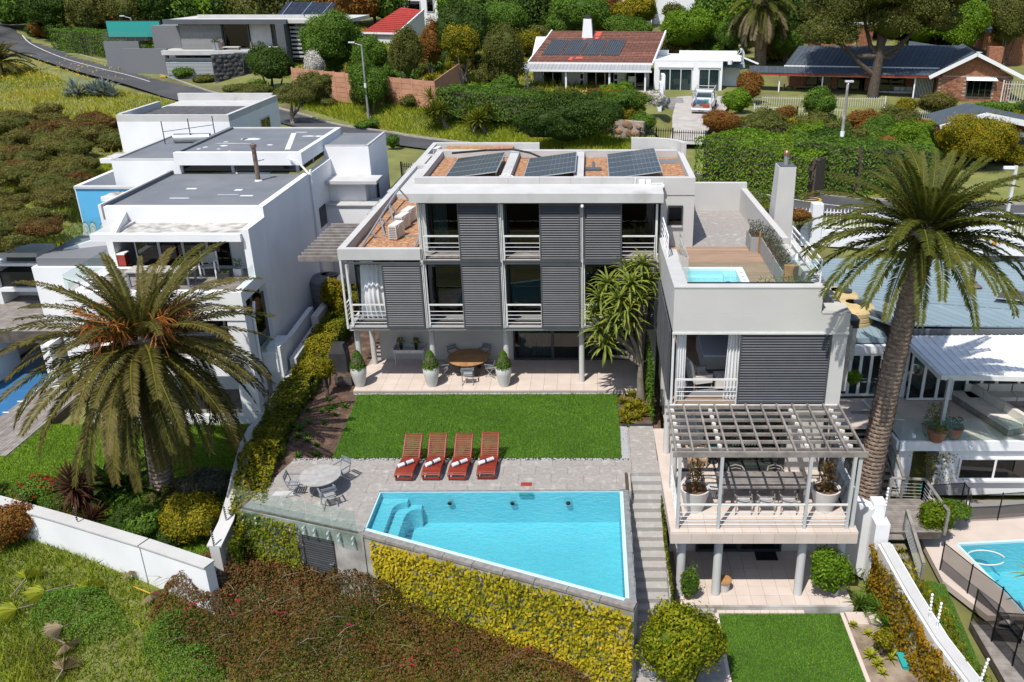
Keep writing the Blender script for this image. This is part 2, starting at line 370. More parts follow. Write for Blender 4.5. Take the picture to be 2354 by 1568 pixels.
mat('bark',(.10,.078,.06),.95,(.05,.038,.03),8,bump=.5);mat('bark_pale',(.22,.185,.15),.9,(.14,.115,.09),6,bump=.3);mat('palm_bark',(.33,.25,.19),.95,(.17,.12,.09),6,bump=.5,jit=.25)
mat('pebble',(.27,.27,.285),.8,jit=.3);mat('fennel_stem',(.1,.14,.03),.8)
mat('bark_mulch',(.13,.075,.048),.95,jit=.3)
LG={
 'lf_dark':[(.012,.028,.008),(.022,.046,.011),(.035,.068,.016)],
 'lf_mid':[(.018,.042,.010),(.036,.078,.014),(.062,.112,.022)],
 'lf_bright':[(.030,.070,.008),(.062,.128,.012),(.105,.175,.022)],
 'lf_olive':[(.034,.042,.014),(.058,.066,.022),(.086,.09,.034)],
 'lf_gold':[(.05,.07,.008),(.16,.15,.012),(.30,.225,.018)],
 'lf_ivy':[(.040,.065,.008),(.16,.17,.012),(.34,.275,.018),(.44,.34,.025)],
 'lf_ivyg':[(.018,.040,.007),(.052,.082,.010),(.16,.145,.014)],
 'lf_ivyo':[(.03,.040,.008),(.10,.095,.012),(.24,.15,.016),(.3,.13,.016)],
 'lf_lime':[(.05,.10,.008),(.11,.18,.012),(.2,.24,.02)],
 'lf_brown':[(.030,.030,.010),(.066,.042,.018),(.105,.048,.026),(.10,.085,.025)],
 'lf_boug':[(.022,.034,.010),(.050,.046,.016),(.088,.042,.024),(.115,.050,.028),(.07,.078,.022)],
 'lf_grey':[(.045,.06,.035),(.085,.1,.062),(.13,.14,.095)],
 'lf_scrub':[(.026,.030,.012),(.046,.052,.018),(.066,.062,.026),(.075,.09,.022)],
 'lf_grass':[(.045,.075,.010),(.10,.14,.014),(.165,.19,.022),(.22,.21,.05)],
 'lf_grassy':[(.055,.08,.010),(.12,.135,.014),(.18,.17,.022),(.17,.13,.045)],
 'lf_lawn':[(.030,.075,.009),(.044,.100,.013),(.062,.125,.02)],
 'lf_lawn2':[(.050,.095,.010),(.075,.130,.014),(.10,.155,.022)],
 'lf_fennel':[(.020,.058,.010),(.042,.1,.016),(.08,.14,.03)],
 'lf_palm':[(.030,.042,.012),(.055,.066,.018),(.085,.085,.028)],
 'lf_palmd':[(.026,.030,.012),(.050,.052,.018),(.085,.074,.032),(.12,.09,.05)],
 'lf_citrus':[(.05,.095,.008),(.13,.18,.012),(.22,.24,.018),(.40,.33,.02)],
 'lf_palmdry':[(.12,.10,.05),(.22,.18,.10),(.38,.32,.20)],
 'lf_aloe':[(.045,.068,.022),(.085,.115,.03),(.14,.16,.045),(.26,.11,.04)],
 'lf_agave':[(.10,.135,.125),(.17,.21,.19),(.25,.29,.25)],
 'lf_yucca':[(.06,.085,.012),(.13,.15,.02),(.22,.22,.04)],
 'lf_cord':[(.030,.014,.016),(.055,.024,.024),(.10,.05,.035)],
 'lf_red':[(.30,.012,.012),(.46,.02,.018)],'lf_pink':[(.42,.012,.06),(.55,.02,.09)],'lf_purple':[(.12,.07,.17),(.18,.11,.22)],
 'lf_yellow':[(.46,.30,.01),(.6,.42,.02)],'lf_white':[(.5,.5,.44),(.6,.6,.55)],'lf_orange':[(.36,.13,.012),(.50,.20,.02),(.30,.09,.012)],
 'lf_autumn':[(.06,.05,.012),(.13,.07,.018),(.17,.06,.03),(.08,.085,.02)],
}
_B=dict(lf_dark=2.0,lf_mid=2.2,lf_bright=1.8,lf_olive=1.9,lf_gold=1.25,lf_scrub=2.2,lf_brown=1.7,lf_boug=1.5,lf_grass=2.0,lf_grassy=2.3,lf_lawn=2.8,lf_lawn2=2.6,lf_fennel=2.1,lf_palm=1.5,lf_palmd=1.3,lf_aloe=1.9,lf_cord=1.5,lf_ivyg=1.6,lf_autumn=1.6,lf_grey=1.2,lf_ivy=1.2,lf_ivyo=1.25)
for k_,c_ in LG.items():leafmat(k_,[tuple(q*_B.get(k_,1)*f for q,f in zip(e,(1.14 if k_ in('lf_mid','lf_bright','lf_dark','lf_scrub','lf_fennel') else 1.04,1.,.62 if k_ not in('lf_agave','lf_white','lf_pink','lf_purple','lf_palmdry','lf_grey') else 1.))) for e in c_])
M=MATS
glassmat('glass',(.90,.96,.95),ior=1.5,dirt=.02)
glassmat('pane',(.42,.50,.50),ior=1.6)
glassmat('pane_dark',(.20,.25,.26),ior=1.75)
glassmat('mesh_black',(.66,.66,.66),ior=1.02)
def watermat(name,tint,tint2,sc1=5.,bump=.8,tsc=6.):
 m,(g,fr,t)=glassmat(name,tint,ior=1.33,rough=.03);nt=m.node_tree;L=nt.links.new
 ge=nt.nodes.new('ShaderNodeNewGeometry');mp=nt.nodes.new('ShaderNodeMapping');mp.inputs['Scale'].default_value=(.8,1.5,1);mp.inputs['Rotation'].default_value=(0,0,.4);L(ge.outputs['Position'],mp.inputs[0])
 no=nt.nodes.new('ShaderNodeTexNoise');no.inputs['Scale'].default_value=sc1;no.inputs['Detail'].default_value=4;no.inputs['Distortion'].default_value=.6;L(mp.outputs[0],no.inputs['Vector'])
 bp=nt.nodes.new('ShaderNodeBump');bp.inputs['Strength'].default_value=bump;bp.inputs['Distance'].default_value=.12;L(no.outputs[0],bp.inputs['Height']);L(bp.outputs[0],g.inputs['Normal']);L(bp.outputs[0],fr.inputs['Normal'])
 n2=nt.nodes.new('ShaderNodeLayerWeight');L(bp.outputs[0],n2.inputs['Normal'])
 mr=nt.nodes.new('ShaderNodeMapRange');mr.inputs[1].default_value=.28;mr.inputs[2].default_value=.62;L(n2.outputs['Facing'],mr.inputs[0])
 mx=nt.nodes.new('ShaderNodeMix');mx.data_type='RGBA';mx.inputs['A'].default_value=c4(tint);mx.inputs['B'].default_value=c4(tint2);L(mr.outputs[0],mx.inputs['Factor']);L(mx.outputs['Result'],t.inputs[0])  # tint lightens with ripple slope: caustic-like light put into the water colour
watermat('water',(.33,.72,.78),(.54,.90,.92));watermat('spa_water',(.55,.9,.94),(.62,.94,.97),6,.5)
# ================================================================ TERRAIN
_cp=[(-20,24,-2.3),(-24,27,-2.2),(-17,23.5,-2.5),(-14,22,-2.7),(-20,19,-3.8),(-14,17,-4.3),(-8,19,-4.0),(-8,15,-4.8),(0,17.5,-4.2),(0,13,-5.0),(3,19,-3.6),(-24,16,-4.5),(-10,22.5,-3.2),
       (6,22,-3.2),(10,20,-3.2),(5,14,-4),(14,26,-3.4),(18,26,-3.4),(14,20,-3.5),(20,15,-4),(10,29,-2.6),
       (-18,29,-1.7),(-24,31,-1.7),(-16,33,-1.7),(-30,36,-1.8),(-30,45,-.6),(-36,46,1.2),(-30,52,2.6),(-38,55,3.6),(-34,60,4.2),(-28,60,4.0),(-46,60,4.6),(-45,50,2.0),(-50,40,-1),
       (0,34,-.4),(0,45,1),(0,57,3.6),(6,45,2.5),(-12,45,.6),(-12,57,3.8),(-18,50,1.5),(-20,40,-1.5),(-24,58,4),
       (12,32,-.9),(18,33,-.9),(14,40,0.2),(22,38,0.2),(12,45.5,4.2),(22,43.5,4.2),(30,42,4.2),(9,43,2.6),
       (0,64,4.6),(-9,68,4.8),(0,70,5.2),(-4,75,5.9),(10,72,5.8),(0,84,6.0),(12,80,5.9),(20,64,5.2),(25,75,5.6),(40,60,5.0),(34,84,5.7),(45,80,5.9),(-15,76,6.0),(-28,84,6.2),
       (-36,88,6.1),(-44,90,6.5),(-55,100,7.4),(-66,110,8.1),(-50,75,5.6),(-60,85,6.3),(-75,100,7.6),(-80,130,10.3),(-40,100,7.8),(-30,110,8.6),(-10,100,8.0),(5,110,8.6),(20,110,8.6),(40,105,7.8),(60,90,6.4),
       (-40,140,12),(0,140,11.5),(40,140,11.5),(-80,170,15),(0,200,20),(80,200,20),(-160,200,20),(-160,100,8),(-120,60,4),(-100,20,-4),(-60,10,-5),(160,60,5),(160,200,20),(100,20,-4),(60,10,-5),(-300,400,55),(0,400,60),(300,400,55),(0,0,-8),(-60,0,-8),(60,0,-8),(0,4,-7),(-240,30,-4),(240,30,-2)]
_C=np.array(_cp,float)
def _rbf_fit():
 P=_C[:,:2];D=np.linalg.norm(P[:,None]-P[None],axis=2);n=len(P)
 A=np.zeros((n+3,n+3));A[:n,:n]=D+1.2*np.eye(n)*-1;A[:n,n]=1;A[:n,n+1:]=P;A[n,:n]=1;A[n+1:,:n]=P.T
 return np.linalg.solve(A,np.concatenate([_C[:,2],np.zeros(3)]))
_W=_rbf_fit()
PLAT=[]
def TZ0(x,y):
 x=np.atleast_1d(np.asarray(x,float));y=np.atleast_1d(np.asarray(y,float));out=np.zeros(len(x))
 for s in range(0,len(x),20000):
  q=np.stack([x[s:s+20000],y[s:s+20000]],1);D=np.linalg.norm(q[:,None]-_C[None,:,:2],axis=2)
  out[s:s+20000]=D@_W[:-3]+_W[-3]+q@_W[-2:]
 return out
def TZ(x,y):
 sc_=np.isscalar(x);X=np.atleast_1d(np.asarray(x,float));Y=np.atleast_1d(np.asarray(y,float));z=TZ0(X,Y)
 for poly,lv in PLAT:
  m=inpoly(X,Y,poly);z[m]=np.minimum(z[m],lv-.3) if lv<90 else z[m]
 return float(z[0]) if sc_ else z
def xy(v):return(v[0],v[1])
_far=[(2600,474,4.4),(2353,472,4.4),(2070,464,4.4),(1947,455,4.4),(1820,438,4.4),(1600,400,4.45),(1300,356,4.55),(977,319.6,4.7),(897,306,4.8),(778,288.7,5.0),(698,266,5.2),(590,238,5.6),(483,212,6.0),(403,185,6.4),(322,161,6.8),(252,145,7.2),(175,124,7.7),(118,92,8.3),(92,66,9.0),(60,48,9.7),(0,33,10.3),(-120,12,11.2)]
_near=[(2600,520,4.4),(2353,512,4.4),(2070,506,4.4),(1947,498,4.4),(1820,480,4.4),(1600,440,4.45),(1300,385,4.55),(1000,345,4.7),(897,331,4.8),(778,314,5.0),(640,281,5.2),(520,254,5.6),(398,228,6.0),(330,207,6.4),(269,188,6.8),(188,167,7.2),(107,142,7.7),(20,112,8.3),(-5,92,9.0),(-20,76,9.7),(-60,58,10.3),(-180,34,11.2)]
def _cr(pts,m=6):
 P=[Vector(p) for p in pts];o=[]
 for i in range(len(P)-1):
  a,b,c,d=P[max(i-1,0)],P[i],P[i+1],P[min(i+2,len(P)-1)]
  for k in range(m):
   t=k/m;o.append(.5*((2*b)+(c-a)*t+(2*a-5*b+4*c-d)*t*t+(3*b-a-3*c+d)*t**3))
 return o+[P[-1]]
KF=_cr([G(*p) for p in _far]);KN=_cr([G(*p) for p in _near])
ROADPOLY=[xy(p) for p in KF]+[xy(p) for p in KN[::-1]]
MAINPOLY=[(-14.3,57),(-14.3,39.4),(-13.6,34),(-13.5,30),(-12.96,27.4),(-12.4,25.5),(-7.64,24.0),(1.4,20.3),(1.4,22),(2.6,22),(2.8,24.1),(8.8,24.1),(9.4,30),(9.4,43),(4.4,57)]
LOWPOLY=[(2.6,17),(10.4,17),(10.4,29),(2.6,29)]
PLAT+=[(MAINPOLY,-.1),(LOWPOLY,-3.1),([(-26,30),(-13.5,29.5),(-13.5,36),(-14.4,45),(-26,45)],-1.5),([(-36,33),(-24,28),(-24,46),(-36,46)],-1.6),([(12.7,32.6),(24,32.6),(24,44),(10.2,44),(10.2,35.8),(12.7,35.8)],-.6),([(10,24),(12.7,24),(12.7,35.8),(10,35.8)],-2.7),([(10.6,14),(24,14),(24,32.5),(10.6,32.5)],-3.3),([(13.6,19),(20,19),(20,29),(13.6,29)],-4.8)]
for q_,z_ in(((1535,332,5.0),4.95),((1545,300,5.4),5.3),((1550,268,5.75),5.6),((1552,240,5.9),5.75)):a_,b_=G(*q_),G(q_[0]+105,q_[1],q_[2]);PLAT.append(([(a_.x-.4,a_.y-5),(b_.x+.6,a_.y-5),(b_.x+.6,a_.y+5),(a_.x-.4,a_.y+5)],z_))
def axis(lo,hi,near0,near1,fine,grow):
 a=list(np.arange(near0,near1,fine));s=fine;v=near1
 while v<hi:a.append(v);s*=grow;v+=s
 a.append(hi);s=fine;v=near0-fine
 while v>lo:a.insert(0,v);s*=grow;v-=s
 a.insert(0,lo);return np.array(a)
ax_,ay_=axis(-400,400,-60,40,.8,1.12),axis(-40,900,8,110,.8,1.12)
gx,gy=np.meshgrid(ax_,ay_);gz=TZ(gx.ravel(),gy.ravel())
far_=np.clip((gy.ravel()-400)/500,0,1);gz=gz+far_*30
def near_road(x,y):
 d=np.full(len(x),1e9);zz=np.zeros(len(x));C=np.array([((a+b)/2)[:] for a,b in zip(KF,KN)]);hw=np.array([(a-b).length/2 for a,b in zip(KF,KN)])
 for i in range(len(C)):
  q=np.hypot(x-C[i,0],y-C[i,1])-hw[i];m=q<d;d[m]=q[m];zz[m]=C[i,2]
 return d,zz
_d,_z=near_road(gx.ravel(),gy.ravel());t_=np.clip((_d-.6)/3.0,0,1);gz=np.where(_d<3.6,(_z-.12)*(1-t_)+gz*t_,gz)
nx,ny=len(ax_),len(ay_);idx=np.arange(nx*ny).reshape(ny,nx)
Fq=np.stack([idx[:-1,:-1],idx[:-1,1:],idx[1:,1:],idx[1:,:-1]],-1).reshape(-1,4)
ground=link('ground',npmesh('ground',np.stack([gx.ravel(),gy.ravel(),gz],1),Fq,M['hill_soil'],smooth=True));ground['kind']='structure'
def HZ(x,y):
 x=np.atleast_1d(np.asarray(x,float));y=np.atleast_1d(np.asarray(y,float));z=TZ(x,y);d,zz=near_road(x,y);t=np.clip((d-.6)/3,0,1)
 return np.where(d<3.6,(zz-.12)*(1-t)+z*t,z)
# ---- road, kerbs, paint
mb=MB()
for i in range(len(KF)-1):mb.quad(KN[i],KN[i+1],KF[i+1],KF[i])
struct('road',mb,M['asphalt'])
def kerbline(K,side,name,i0=0,i1=None):
 root=thing(name,{1:'pale concrete kerb along the far side of the road',-1:'pale concrete kerb along the seaward side of the road'}[side],'kerb',K[0]);del root['category'];root['kind']='structure';del root['label']
 acc=0;P=K[i0:i1];k=0
 for a,b in zip(P[:-1],P[1:]):
  d=(b-a);L_=d.length;n=max(1,int(L_/1.6));nn=Vector((-d.y,d.x,0)).normalized()*.14*side
  for j in range(n):
   p,q=a+d*(j/n),a+d*((j+1)/n);p=p+(q-p)*.012
   MB().add([p-Vector((0,0,.2)),q-Vector((0,0,.2)),q+nn-Vector((0,0,.2)),p+nn-Vector((0,0,.2)),p+Vector((0,0,.12)),q+Vector((0,0,.12)),q+nn+Vector((0,0,.12)),p+nn+Vector((0,0,.12))],
                     [(3,2,1,0),(4,5,6,7),(0,1,5,4),(1,2,6,5),(2,3,7,6),(3,0,4,7)]).build('kerbstone',M['kerb'],root)
def _dirs():
 a=KF[40]-KN[40];t=KF[41]-KF[40];return 1 if(-t.y*a.x+t.x*a.y)>0 else-1
kerbline(KF,_dirs(),'kerb',0,105);
def stripe(pts,w_,name,m,lift=.012):
 mb=MB()
 for a,b in zip(pts[:-1],pts[1:]):
  d=(b-a);n=Vector((-d.y,d.x,0)).normalized()*w_/2;u=Vector((0,0,lift));mb.quad(a-n+u,b-n+u,b+n+u,a+n+u)
 o=mb.build(name,m);o['kind']='structure';return o
CL=[a*.5+b*.5 for a,b in zip(KF,KN)]
stripe(CL[80:108],.12,'road_marking',M['road_paint']);stripe(CL[2:30],.1,'road_marking',M['road_paint'])
stripe([G(95,95,8.25),G(140,85,8.3),G(190,78,8.5)],.12,'road_marking',M['road_paint'])
def ring(c,rx,ry,t,z,name,m):
 mb=MB();n=28
 for i in range(n):
  a,b=2*math.pi*i/n,2*math.pi*(i+1)/n
  mb.quad(*[Vector((c[0]+math.cos(q)*(rx-s),c[1]+math.sin(q)*(ry-s),z)) for q,s in((a,0),(b,0),(b,t),(a,t))])
 o=mb.build(name,m);o['kind']='structure'
g_=G(1864,459,4.4);ring(g_,.62,.62,.13,4.413,'road_marking',M['yellow_paint']);stripe([Vector((g_.x-.3,g_.y,4.4)),Vector((g_.x+.3,g_.y,4.4))],.14,'road_marking',M['yellow_paint'])
g_=G(588,314*.5745+1,5.0)
def flatbox(x,y,z,w,d,name,m,h=.02):
 p=G(x,y,z);o=MB().box(p.x-w/2,p.x+w/2,p.y-d/2,p.y+d/2,z+.004,z+h).build(name,m);o['kind']='structure';return o
flatbox(1862,435,4.5,1.0,.35,'road_marking',M['yellow_paint'],.03);flatbox(1872,427,4.55,.6,.7,'kerb_marker',M['yellow_paint'],.12)
flatbox(376,178,6.6,.6,.35,'road_marking',M['yellow_paint'],.14)
# ================================================================ PAVED PLATFORMS
def clip(poly,box_):
 x0,x1,y0,y1=box_;out=[tuple(p[:2]) for p in poly]
 for ax,v,sg in((0,x0,1),(0,x1,-1),(1,y0,1),(1,y1,-1)):
  src,out=out,[]
  for i in range(len(src)):
   a,b=src[i],src[(i+1)%len(src)];da,db=(a[ax]-v)*sg,(b[ax]-v)*sg
   if da>=0:out.append(a)
   if da*db<0:t=da/(da-db);out.append((a[0]+(b[0]-a[0])*t,a[1]+(b[1]-a[1])*t))
  if len(out)<3:return[]
 return out
def area(p):return abs(sum(p[i][0]*p[(i+1)%len(p)][1]-p[(i+1)%len(p)][0]*p[i][1] for i in range(len(p))))/2
def slabs(parent,poly,z,sx,sy,m,name='paving_slab',gap=.008,th=.05,stagger=0.,x0=None,y0=None):
 """separate slabs laid over a polygon, joints open"""
 xs=[p[0] for p in poly];ys=[p[1] for p in poly];X0=min(xs) if x0 is None else x0;Y0=min(ys) if y0 is None else y0
 cache={};j=0;y=Y0
 while y<max(ys):
  x=X0-(stagger*sx*(j%2))
  while x<max(xs):
   c=clip(poly,(x+gap/2,x+sx-gap/2,y+gap/2,y+sy-gap/2))
   if c and area(c)>.01:
    if abs(area(c)-(sx-gap)*(sy-gap))<1e-4:
     if 'f' not in cache:cache['f']=MB().box(gap/2,sx-gap/2,gap/2,sy-gap/2,-th,0).mesh(name,m)
     link(name,cache['f'],parent,(x,y,z+random.uniform(-.0015,.0015)))
    else:MB().prism(c,z-th,z+random.uniform(-.0015,.0015)).build(name,m,parent)
   x+=sx
  y+=sy;j+=1
def bed(name,poly,z,m,th=.3):
 o=MB().prism(poly,z-th,z).build(name,m);o['kind']='structure';return o
POOL=[(-7.57,26.55),(1.0,26.6),(1.0,20.85),(-7.57,24.38)]
TER=[(-14.2,57),(-14.2,39.4),(-13.6,34),(-13.45,30),(-12.9,27.6),(-12.2,25.55),(-7.75,24.1),(-7.75,26.75),(1.33,26.8),(1.33,27.9),(2.75,27.9),(2.9,34),(2.9,57)]
MB().prism(TER,-2.8,-.06).build('terrace_soil',M['soil'])['kind']='structure'
terr=thing('pool_terrace',None,None,(-5,27,0));del terr['label'];del terr['category'];terr['kind']='structure'
PA=[(-12.15,25.62),(-7.62,24.14),(-7.62,28.7),(-11.4,28.68)];PB=[(-7.62,26.62),(1.22,26.72),(1.22,28.7),(-7.62,28.7)];PC=[(1.22,27.87),(2.55,27.87),(2.5,31.4),(1.42,31.4),(1.42,28.7),(1.22,28.7)]
for P_ in(PA,PB):slabs(terr,P_,0,1.2,.6,M['slab_stone'],y0=24.1,x0=-12.9,stagger=.5)
slabs(terr,[(1.42,28.7),(1.42,31.4),(2.5,31.4),(2.5,28.7)],0,1.2,.6,M['slab_stone'],y0=24.1,x0=-12.9);slabs(terr,[(1.22,27.87),(2.55,27.87),(2.52,28.7),(1.22,28.7)],0,1.2,.6,M['slab_stone'],y0=24.1,x0=-12.9)
def pebbles(name,label,polys,z,n,s,parent=None):
 V,Fs=[],[];b=0
 oc=np.array([(1,0,0),(0,1,0),(-1,0,0),(0,-1,0),(0,0,1)],float);of=np.array([(0,1,4),(1,2,4),(2,3,4),(3,0,4)])
 for poly in polys:
  xs=[p[0] for p in poly];ys=[p[1] for p in poly];q=rng.uniform((min(xs),min(ys)),(max(xs),max(ys)),(n*3,2));q=q[inpoly(q[:,0],q[:,1],poly)][:n]
  for x,y in q:
   a=rng.uniform(0,3);r=rng.uniform(.6,1.3,3)*s;c,d=math.cos(a),math.sin(a);P=oc*r
   V.append(np.stack([x+P[:,0]*c-P[:,1]*d,y+P[:,0]*d+P[:,1]*c,z+P[:,2]],1));Fs.append(of+b);b+=5
 o=link(name,npmesh(name,np.concatenate(V),np.concatenate(Fs),M['pebble']));tag(o,label,'pebbles',kind='stuff');return o
pebbles('pebble_strip','grey pebble strip edging the lawn',[[(-11.4,28.7),(1.4,28.7),(1.4,28.9),(-11.4,28.88)],[(1.16,28.9),(1.42,28.9),(1.42,31.4),(1.16,31.4)],[(-10.5,34.28),(2.0,34.38),(2.0,34.48),(-10.5,34.4)]],-.03,900,.035)
LAWN=[(-9.95,28.9),(1.14,28.9),(1.14,34.3),(-10.3,34.25)]
def lawn(name,poly,z,m,base,n,h=.05,w_=.012,label=None):
 bed(name+'_ground',poly,z,base,.08)
 xs=[p[0] for p in poly];ys=[p[1] for p in poly];q=rng.uniform((min(xs),min(ys)),(max(xs),max(ys)),(int(n*1.6),2));q=q[inpoly(q[:,0],q[:,1],poly)][:n];n=len(q)
 a=rng.uniform(0,6.28,n);ln=rng.normal(0,.5*h,(n,2));hh=h*rng.uniform(.6,1.3,n);w2=w_*rng.uniform(.7,1.4,n)
 p0=np.stack([q[:,0]-np.cos(a)*w2,q[:,1]-np.sin(a)*w2,np.full(n,z)],1);p1=np.stack([q[:,0]+np.cos(a)*w2,q[:,1]+np.sin(a)*w2,np.full(n,z)],1);p2=np.stack([q[:,0]+ln[:,0],q[:,1]+ln[:,1],z+hh],1)
 V=np.stack([p0,p1,p2],1).reshape(-1,3);nz=noise3(np.stack([q[:,0],q[:,1],q[:,0]*0],1),1.4,5)+.6*noise3(np.stack([q[:,0],q[:,1],q[:,0]*0],1),4.5,6)
 o=link(name,npmesh(name,V,np.arange(3*n).reshape(n,3),m,np.clip(.45+.2*nz+rng.normal(0,.22,n),0,1)));tag(o,label,'grass',kind='stuff');return o
lawn('lawn_grass',LAWN,0,M['lf_lawn'],M['grass_base'],110000,label='mown dark green lawn between patio and pool terrace')
lawn('lawn_grass',[(4.36,17),(8.5,17),(8.5,23.7),(4.36,23.7)],-3.08,M['lf_lawn'],M['grass_base'],60000,label='small lower lawn in front of the tiled undercroft')
lawn('lawn_grass',[(-27,31.5),(-24.5,29),(-22.2,28.0),(-15.2,25.4),(-13.0,24.4),(-13.75,30),(-14.0,33),(-14.8,34.25),(-24.4,34.25),(-24.4,31.5)],-1.5,M['lf_lawn2'],M['grass_base'],90000,h=.07,w_=.018,label='sunny lawn under the left palm')
lawn('lawn_grass',[(12.3,20.3),(12.75,25.4),(11.6,25.9),(10.9,24.3)],-3.2,M['lf_lawn'],M['grass_base'],9000,label='narrow lawn inside the black pool fence')
pat=thing('patio_floor',None,None,(-4,35,.1));del pat['label'];del pat['category'];pat['kind']='structure'
bed('patio_base',[(-10.55,34.45),(2.2,34.5),(2.2,41),(-10.55,41)],.05,M['joint'],.3)
slabs(pat,[(-10.55,34.45),(2.1,34.5),(2.1,37.8),(-10.0,37.8),(-10.55,37)],.1,.6,.6,M['tile_beige'],'floor_tile')
pool=thing('swimming_pool','turquoise swimming pool with slanting overflow edge and steps','swimming pool',(-3,24,0))
mb=MB();D0=-1.35
mb.prism(POOL,D0-.1,D0);mb.build('pool_floor',M['pool_paint'],pool)
def inwall(p,q,name='pool_wall',z0=-1.4,z1=-.02,th=.12):
 a,b=Vector((*p,0)),Vector((*q,0));d=(b-a).normalized();n=Vector((d.y,-d.x,0))*th
 MB().prism([xy(a),xy(b),xy(b+n),xy(a+n)],z0,z1).build(name,M['pool_paint'],pool)
PQ=POOL[::-1]
for i in range(4):inwall(PQ[i],PQ[(i+1)%4])
def curve_step(x,z,r,name):
 pts=[(-7.57,24.40)]+[(x,24.42-(x+7.57)*.41)]+[(x+r*(1-math.cos(t)),26.3-r*1.1+r*1.1*math.sin(t)) for t in np.linspace(0,math.pi/2,8)]+[(x+r,26.54),(-7.57,26.54)]
 MB().prism(pts,D0,z).build(name,M['pool_paint'],pool)
curve_step(-6.62,-.55,.5,'pool_step');curve_step(-7.05,-.28,.45,'pool_step')
MB().add([(-7.57,24.38,-.05),(1.0,20.85,-.05),(1.0,26.6,-.05),(-7.57,26.55,-.05)],[(0,1,2,3)]).build('pool_water',M['water'],pool)
a_,b_=Vector((-7.68,24.42,0)),Vector((1.36,20.7,0));d_=(b_-a_).normalized();n_=Vector((d_.y,-d_.x,0));OVA,OVB,OVN=a_.copy(),b_.copy(),n_.copy()
for i in range(9):
 p,q=a_+(b_-a_)*(i/9+.001),a_+(b_-a_)*((i+1)/9-.001)
 MB().prism([xy(p),xy(q),xy(q+n_*.34),xy(p+n_*.34)],-.14,-.035).build('coping_stone',M['coping'],pool)
MB().prism([xy(a_),xy(b_),xy(b_+n_*.30),xy(a_+n_*.30)],-4.4,-.145).build('overflow_wall',M['concrete'],pool)
for i in range(5):
 y0,y1=20.72+i*1.19,20.72+(i+1)*1.19-.008
 MB().prism([(1.02,y0 if i else 20.85),(1.33,y0),(1.29,y1),(1.02,y1)],-.12,-.04).build('coping_stone',M['wet_ledge'],pool)
MB().prism([(1.02,20.7),(1.34,20.7),(1.34,27.86),(1.02,27.86)],-4.2,-.125).build('side_wall',M['concrete'],pool)
mb=MB().prism([(-7.6,26.56),(1.3,26.61),(1.3,26.68),(-7.6,26.63)],-.1,-.004);mb.build('pool_rim',M['wet_ledge'],pool)
for x in(-5.1,-2.85,-.85):
 t=MB().cyl((x,26.50,-.42),(x,26.44,-.42),.12,n=16).build('pool_light',M['steel_grey'],pool);MB().cyl((x,26.45,-.42),(x,26.43,-.42),.08,n=16).build('lens',M['pane_dark'],t)
MB().box(-2.6,-2.1,26.50,26.549,-.2,-.06).build('skimmer_mouth',M['teal'],pool)
tag(MB().box(-2.58,-2.18,26.92,27.15,.002,.012).build('drain_cover',M['red']),'small rust red skimmer lid in the paving behind the pool','lid')
fw=thing('terrace_wall','low terrace front wall under the glass fence beside the pool','wall',(-10,24.8,-3))
MB().prism([(-12.25,25.52),(-9.95,24.77),(-9.95,25.1),(-12.15,25.8)],-4,-.07).build('wall_section',M['concrete'],fw)
MB().prism([(-8.72,24.37),(-7.62,24.02),(-7.62,24.4),(-8.7,24.7)],-4,-.07).build('wall_section',M['concrete'],fw)
MB().prism([(-9.95,24.77),(-8.72,24.37),(-8.65,24.7),(-9.9,25.1)],-.55,-.072).build('lintel',M['concrete'],fw)
door=MB().prism([(-9.93,24.83),(-8.74,24.44),(-8.72,24.5),(-9.91,24.89)],-2.35,-.56).build('door',M['charcoal'],fw)
me=MB().beam((-9.9,24.78,0),(-8.78,24.41,0),.03,.055).mesh('slat',M['shutter'])
for k in range(18):link('slat',me,door,(0,0,-2.27+k*.096))
MB().cyl((-8.86,24.40,-1.5),(-8.86,24.33,-1.5),.02,n=6).beam((-8.86,24.33,-1.5),(-8.98,24.37,-1.5),.03,.03).build('handle',M['silver'],door)
# ================================================================ MAIN HOUSE
H=thing('modern_house','pale modern house with grey louvre shutters and solar panels on its gravel roof','house',(-4,36,0))
def part(name,m,parent,fn,**k):
 mb=MB();fn(mb);return mb.build(name,m,parent,**k)
def bx(name,m,parent,*b,bevel=0):
 return MB().box(*b).build(name,m,parent)
PW,WW=M['pale_wall'],M['white_wall']
bx('wall',PW,H,-10.04,-3.72,37.8,38.05,-.3,2.86);bx('wall',PW,H,-10.04,-9.79,38.06,58.6,-.3,5.9)
bx('wall',PW,H,2.62,2.86,35.62,45,-.3,6.0)
MB().box(-10.55,2.75,34.95,45,2.862,3.0).build('floor_slab',PW,H)
MB().box(-10.5,2.7,35.9,40.9,5.86,6.0).build('floor_slab',PW,H)
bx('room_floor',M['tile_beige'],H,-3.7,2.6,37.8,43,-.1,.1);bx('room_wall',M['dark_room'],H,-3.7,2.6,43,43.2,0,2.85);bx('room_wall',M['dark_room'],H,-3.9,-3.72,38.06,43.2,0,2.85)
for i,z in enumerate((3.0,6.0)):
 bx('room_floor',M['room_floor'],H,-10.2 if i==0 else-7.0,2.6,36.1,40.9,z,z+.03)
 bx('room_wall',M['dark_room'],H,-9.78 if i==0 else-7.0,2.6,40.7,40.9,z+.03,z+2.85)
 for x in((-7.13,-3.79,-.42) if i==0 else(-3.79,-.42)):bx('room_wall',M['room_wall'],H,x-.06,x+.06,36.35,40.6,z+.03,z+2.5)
MB().box(-7.02,2.6,36.3,40.9,8.5,8.6).build('ceiling',M['room_wall'],H);MB().box(-7.3,-7.03,35.9,41.7,6.05,8.94).build('wall',PW,H)
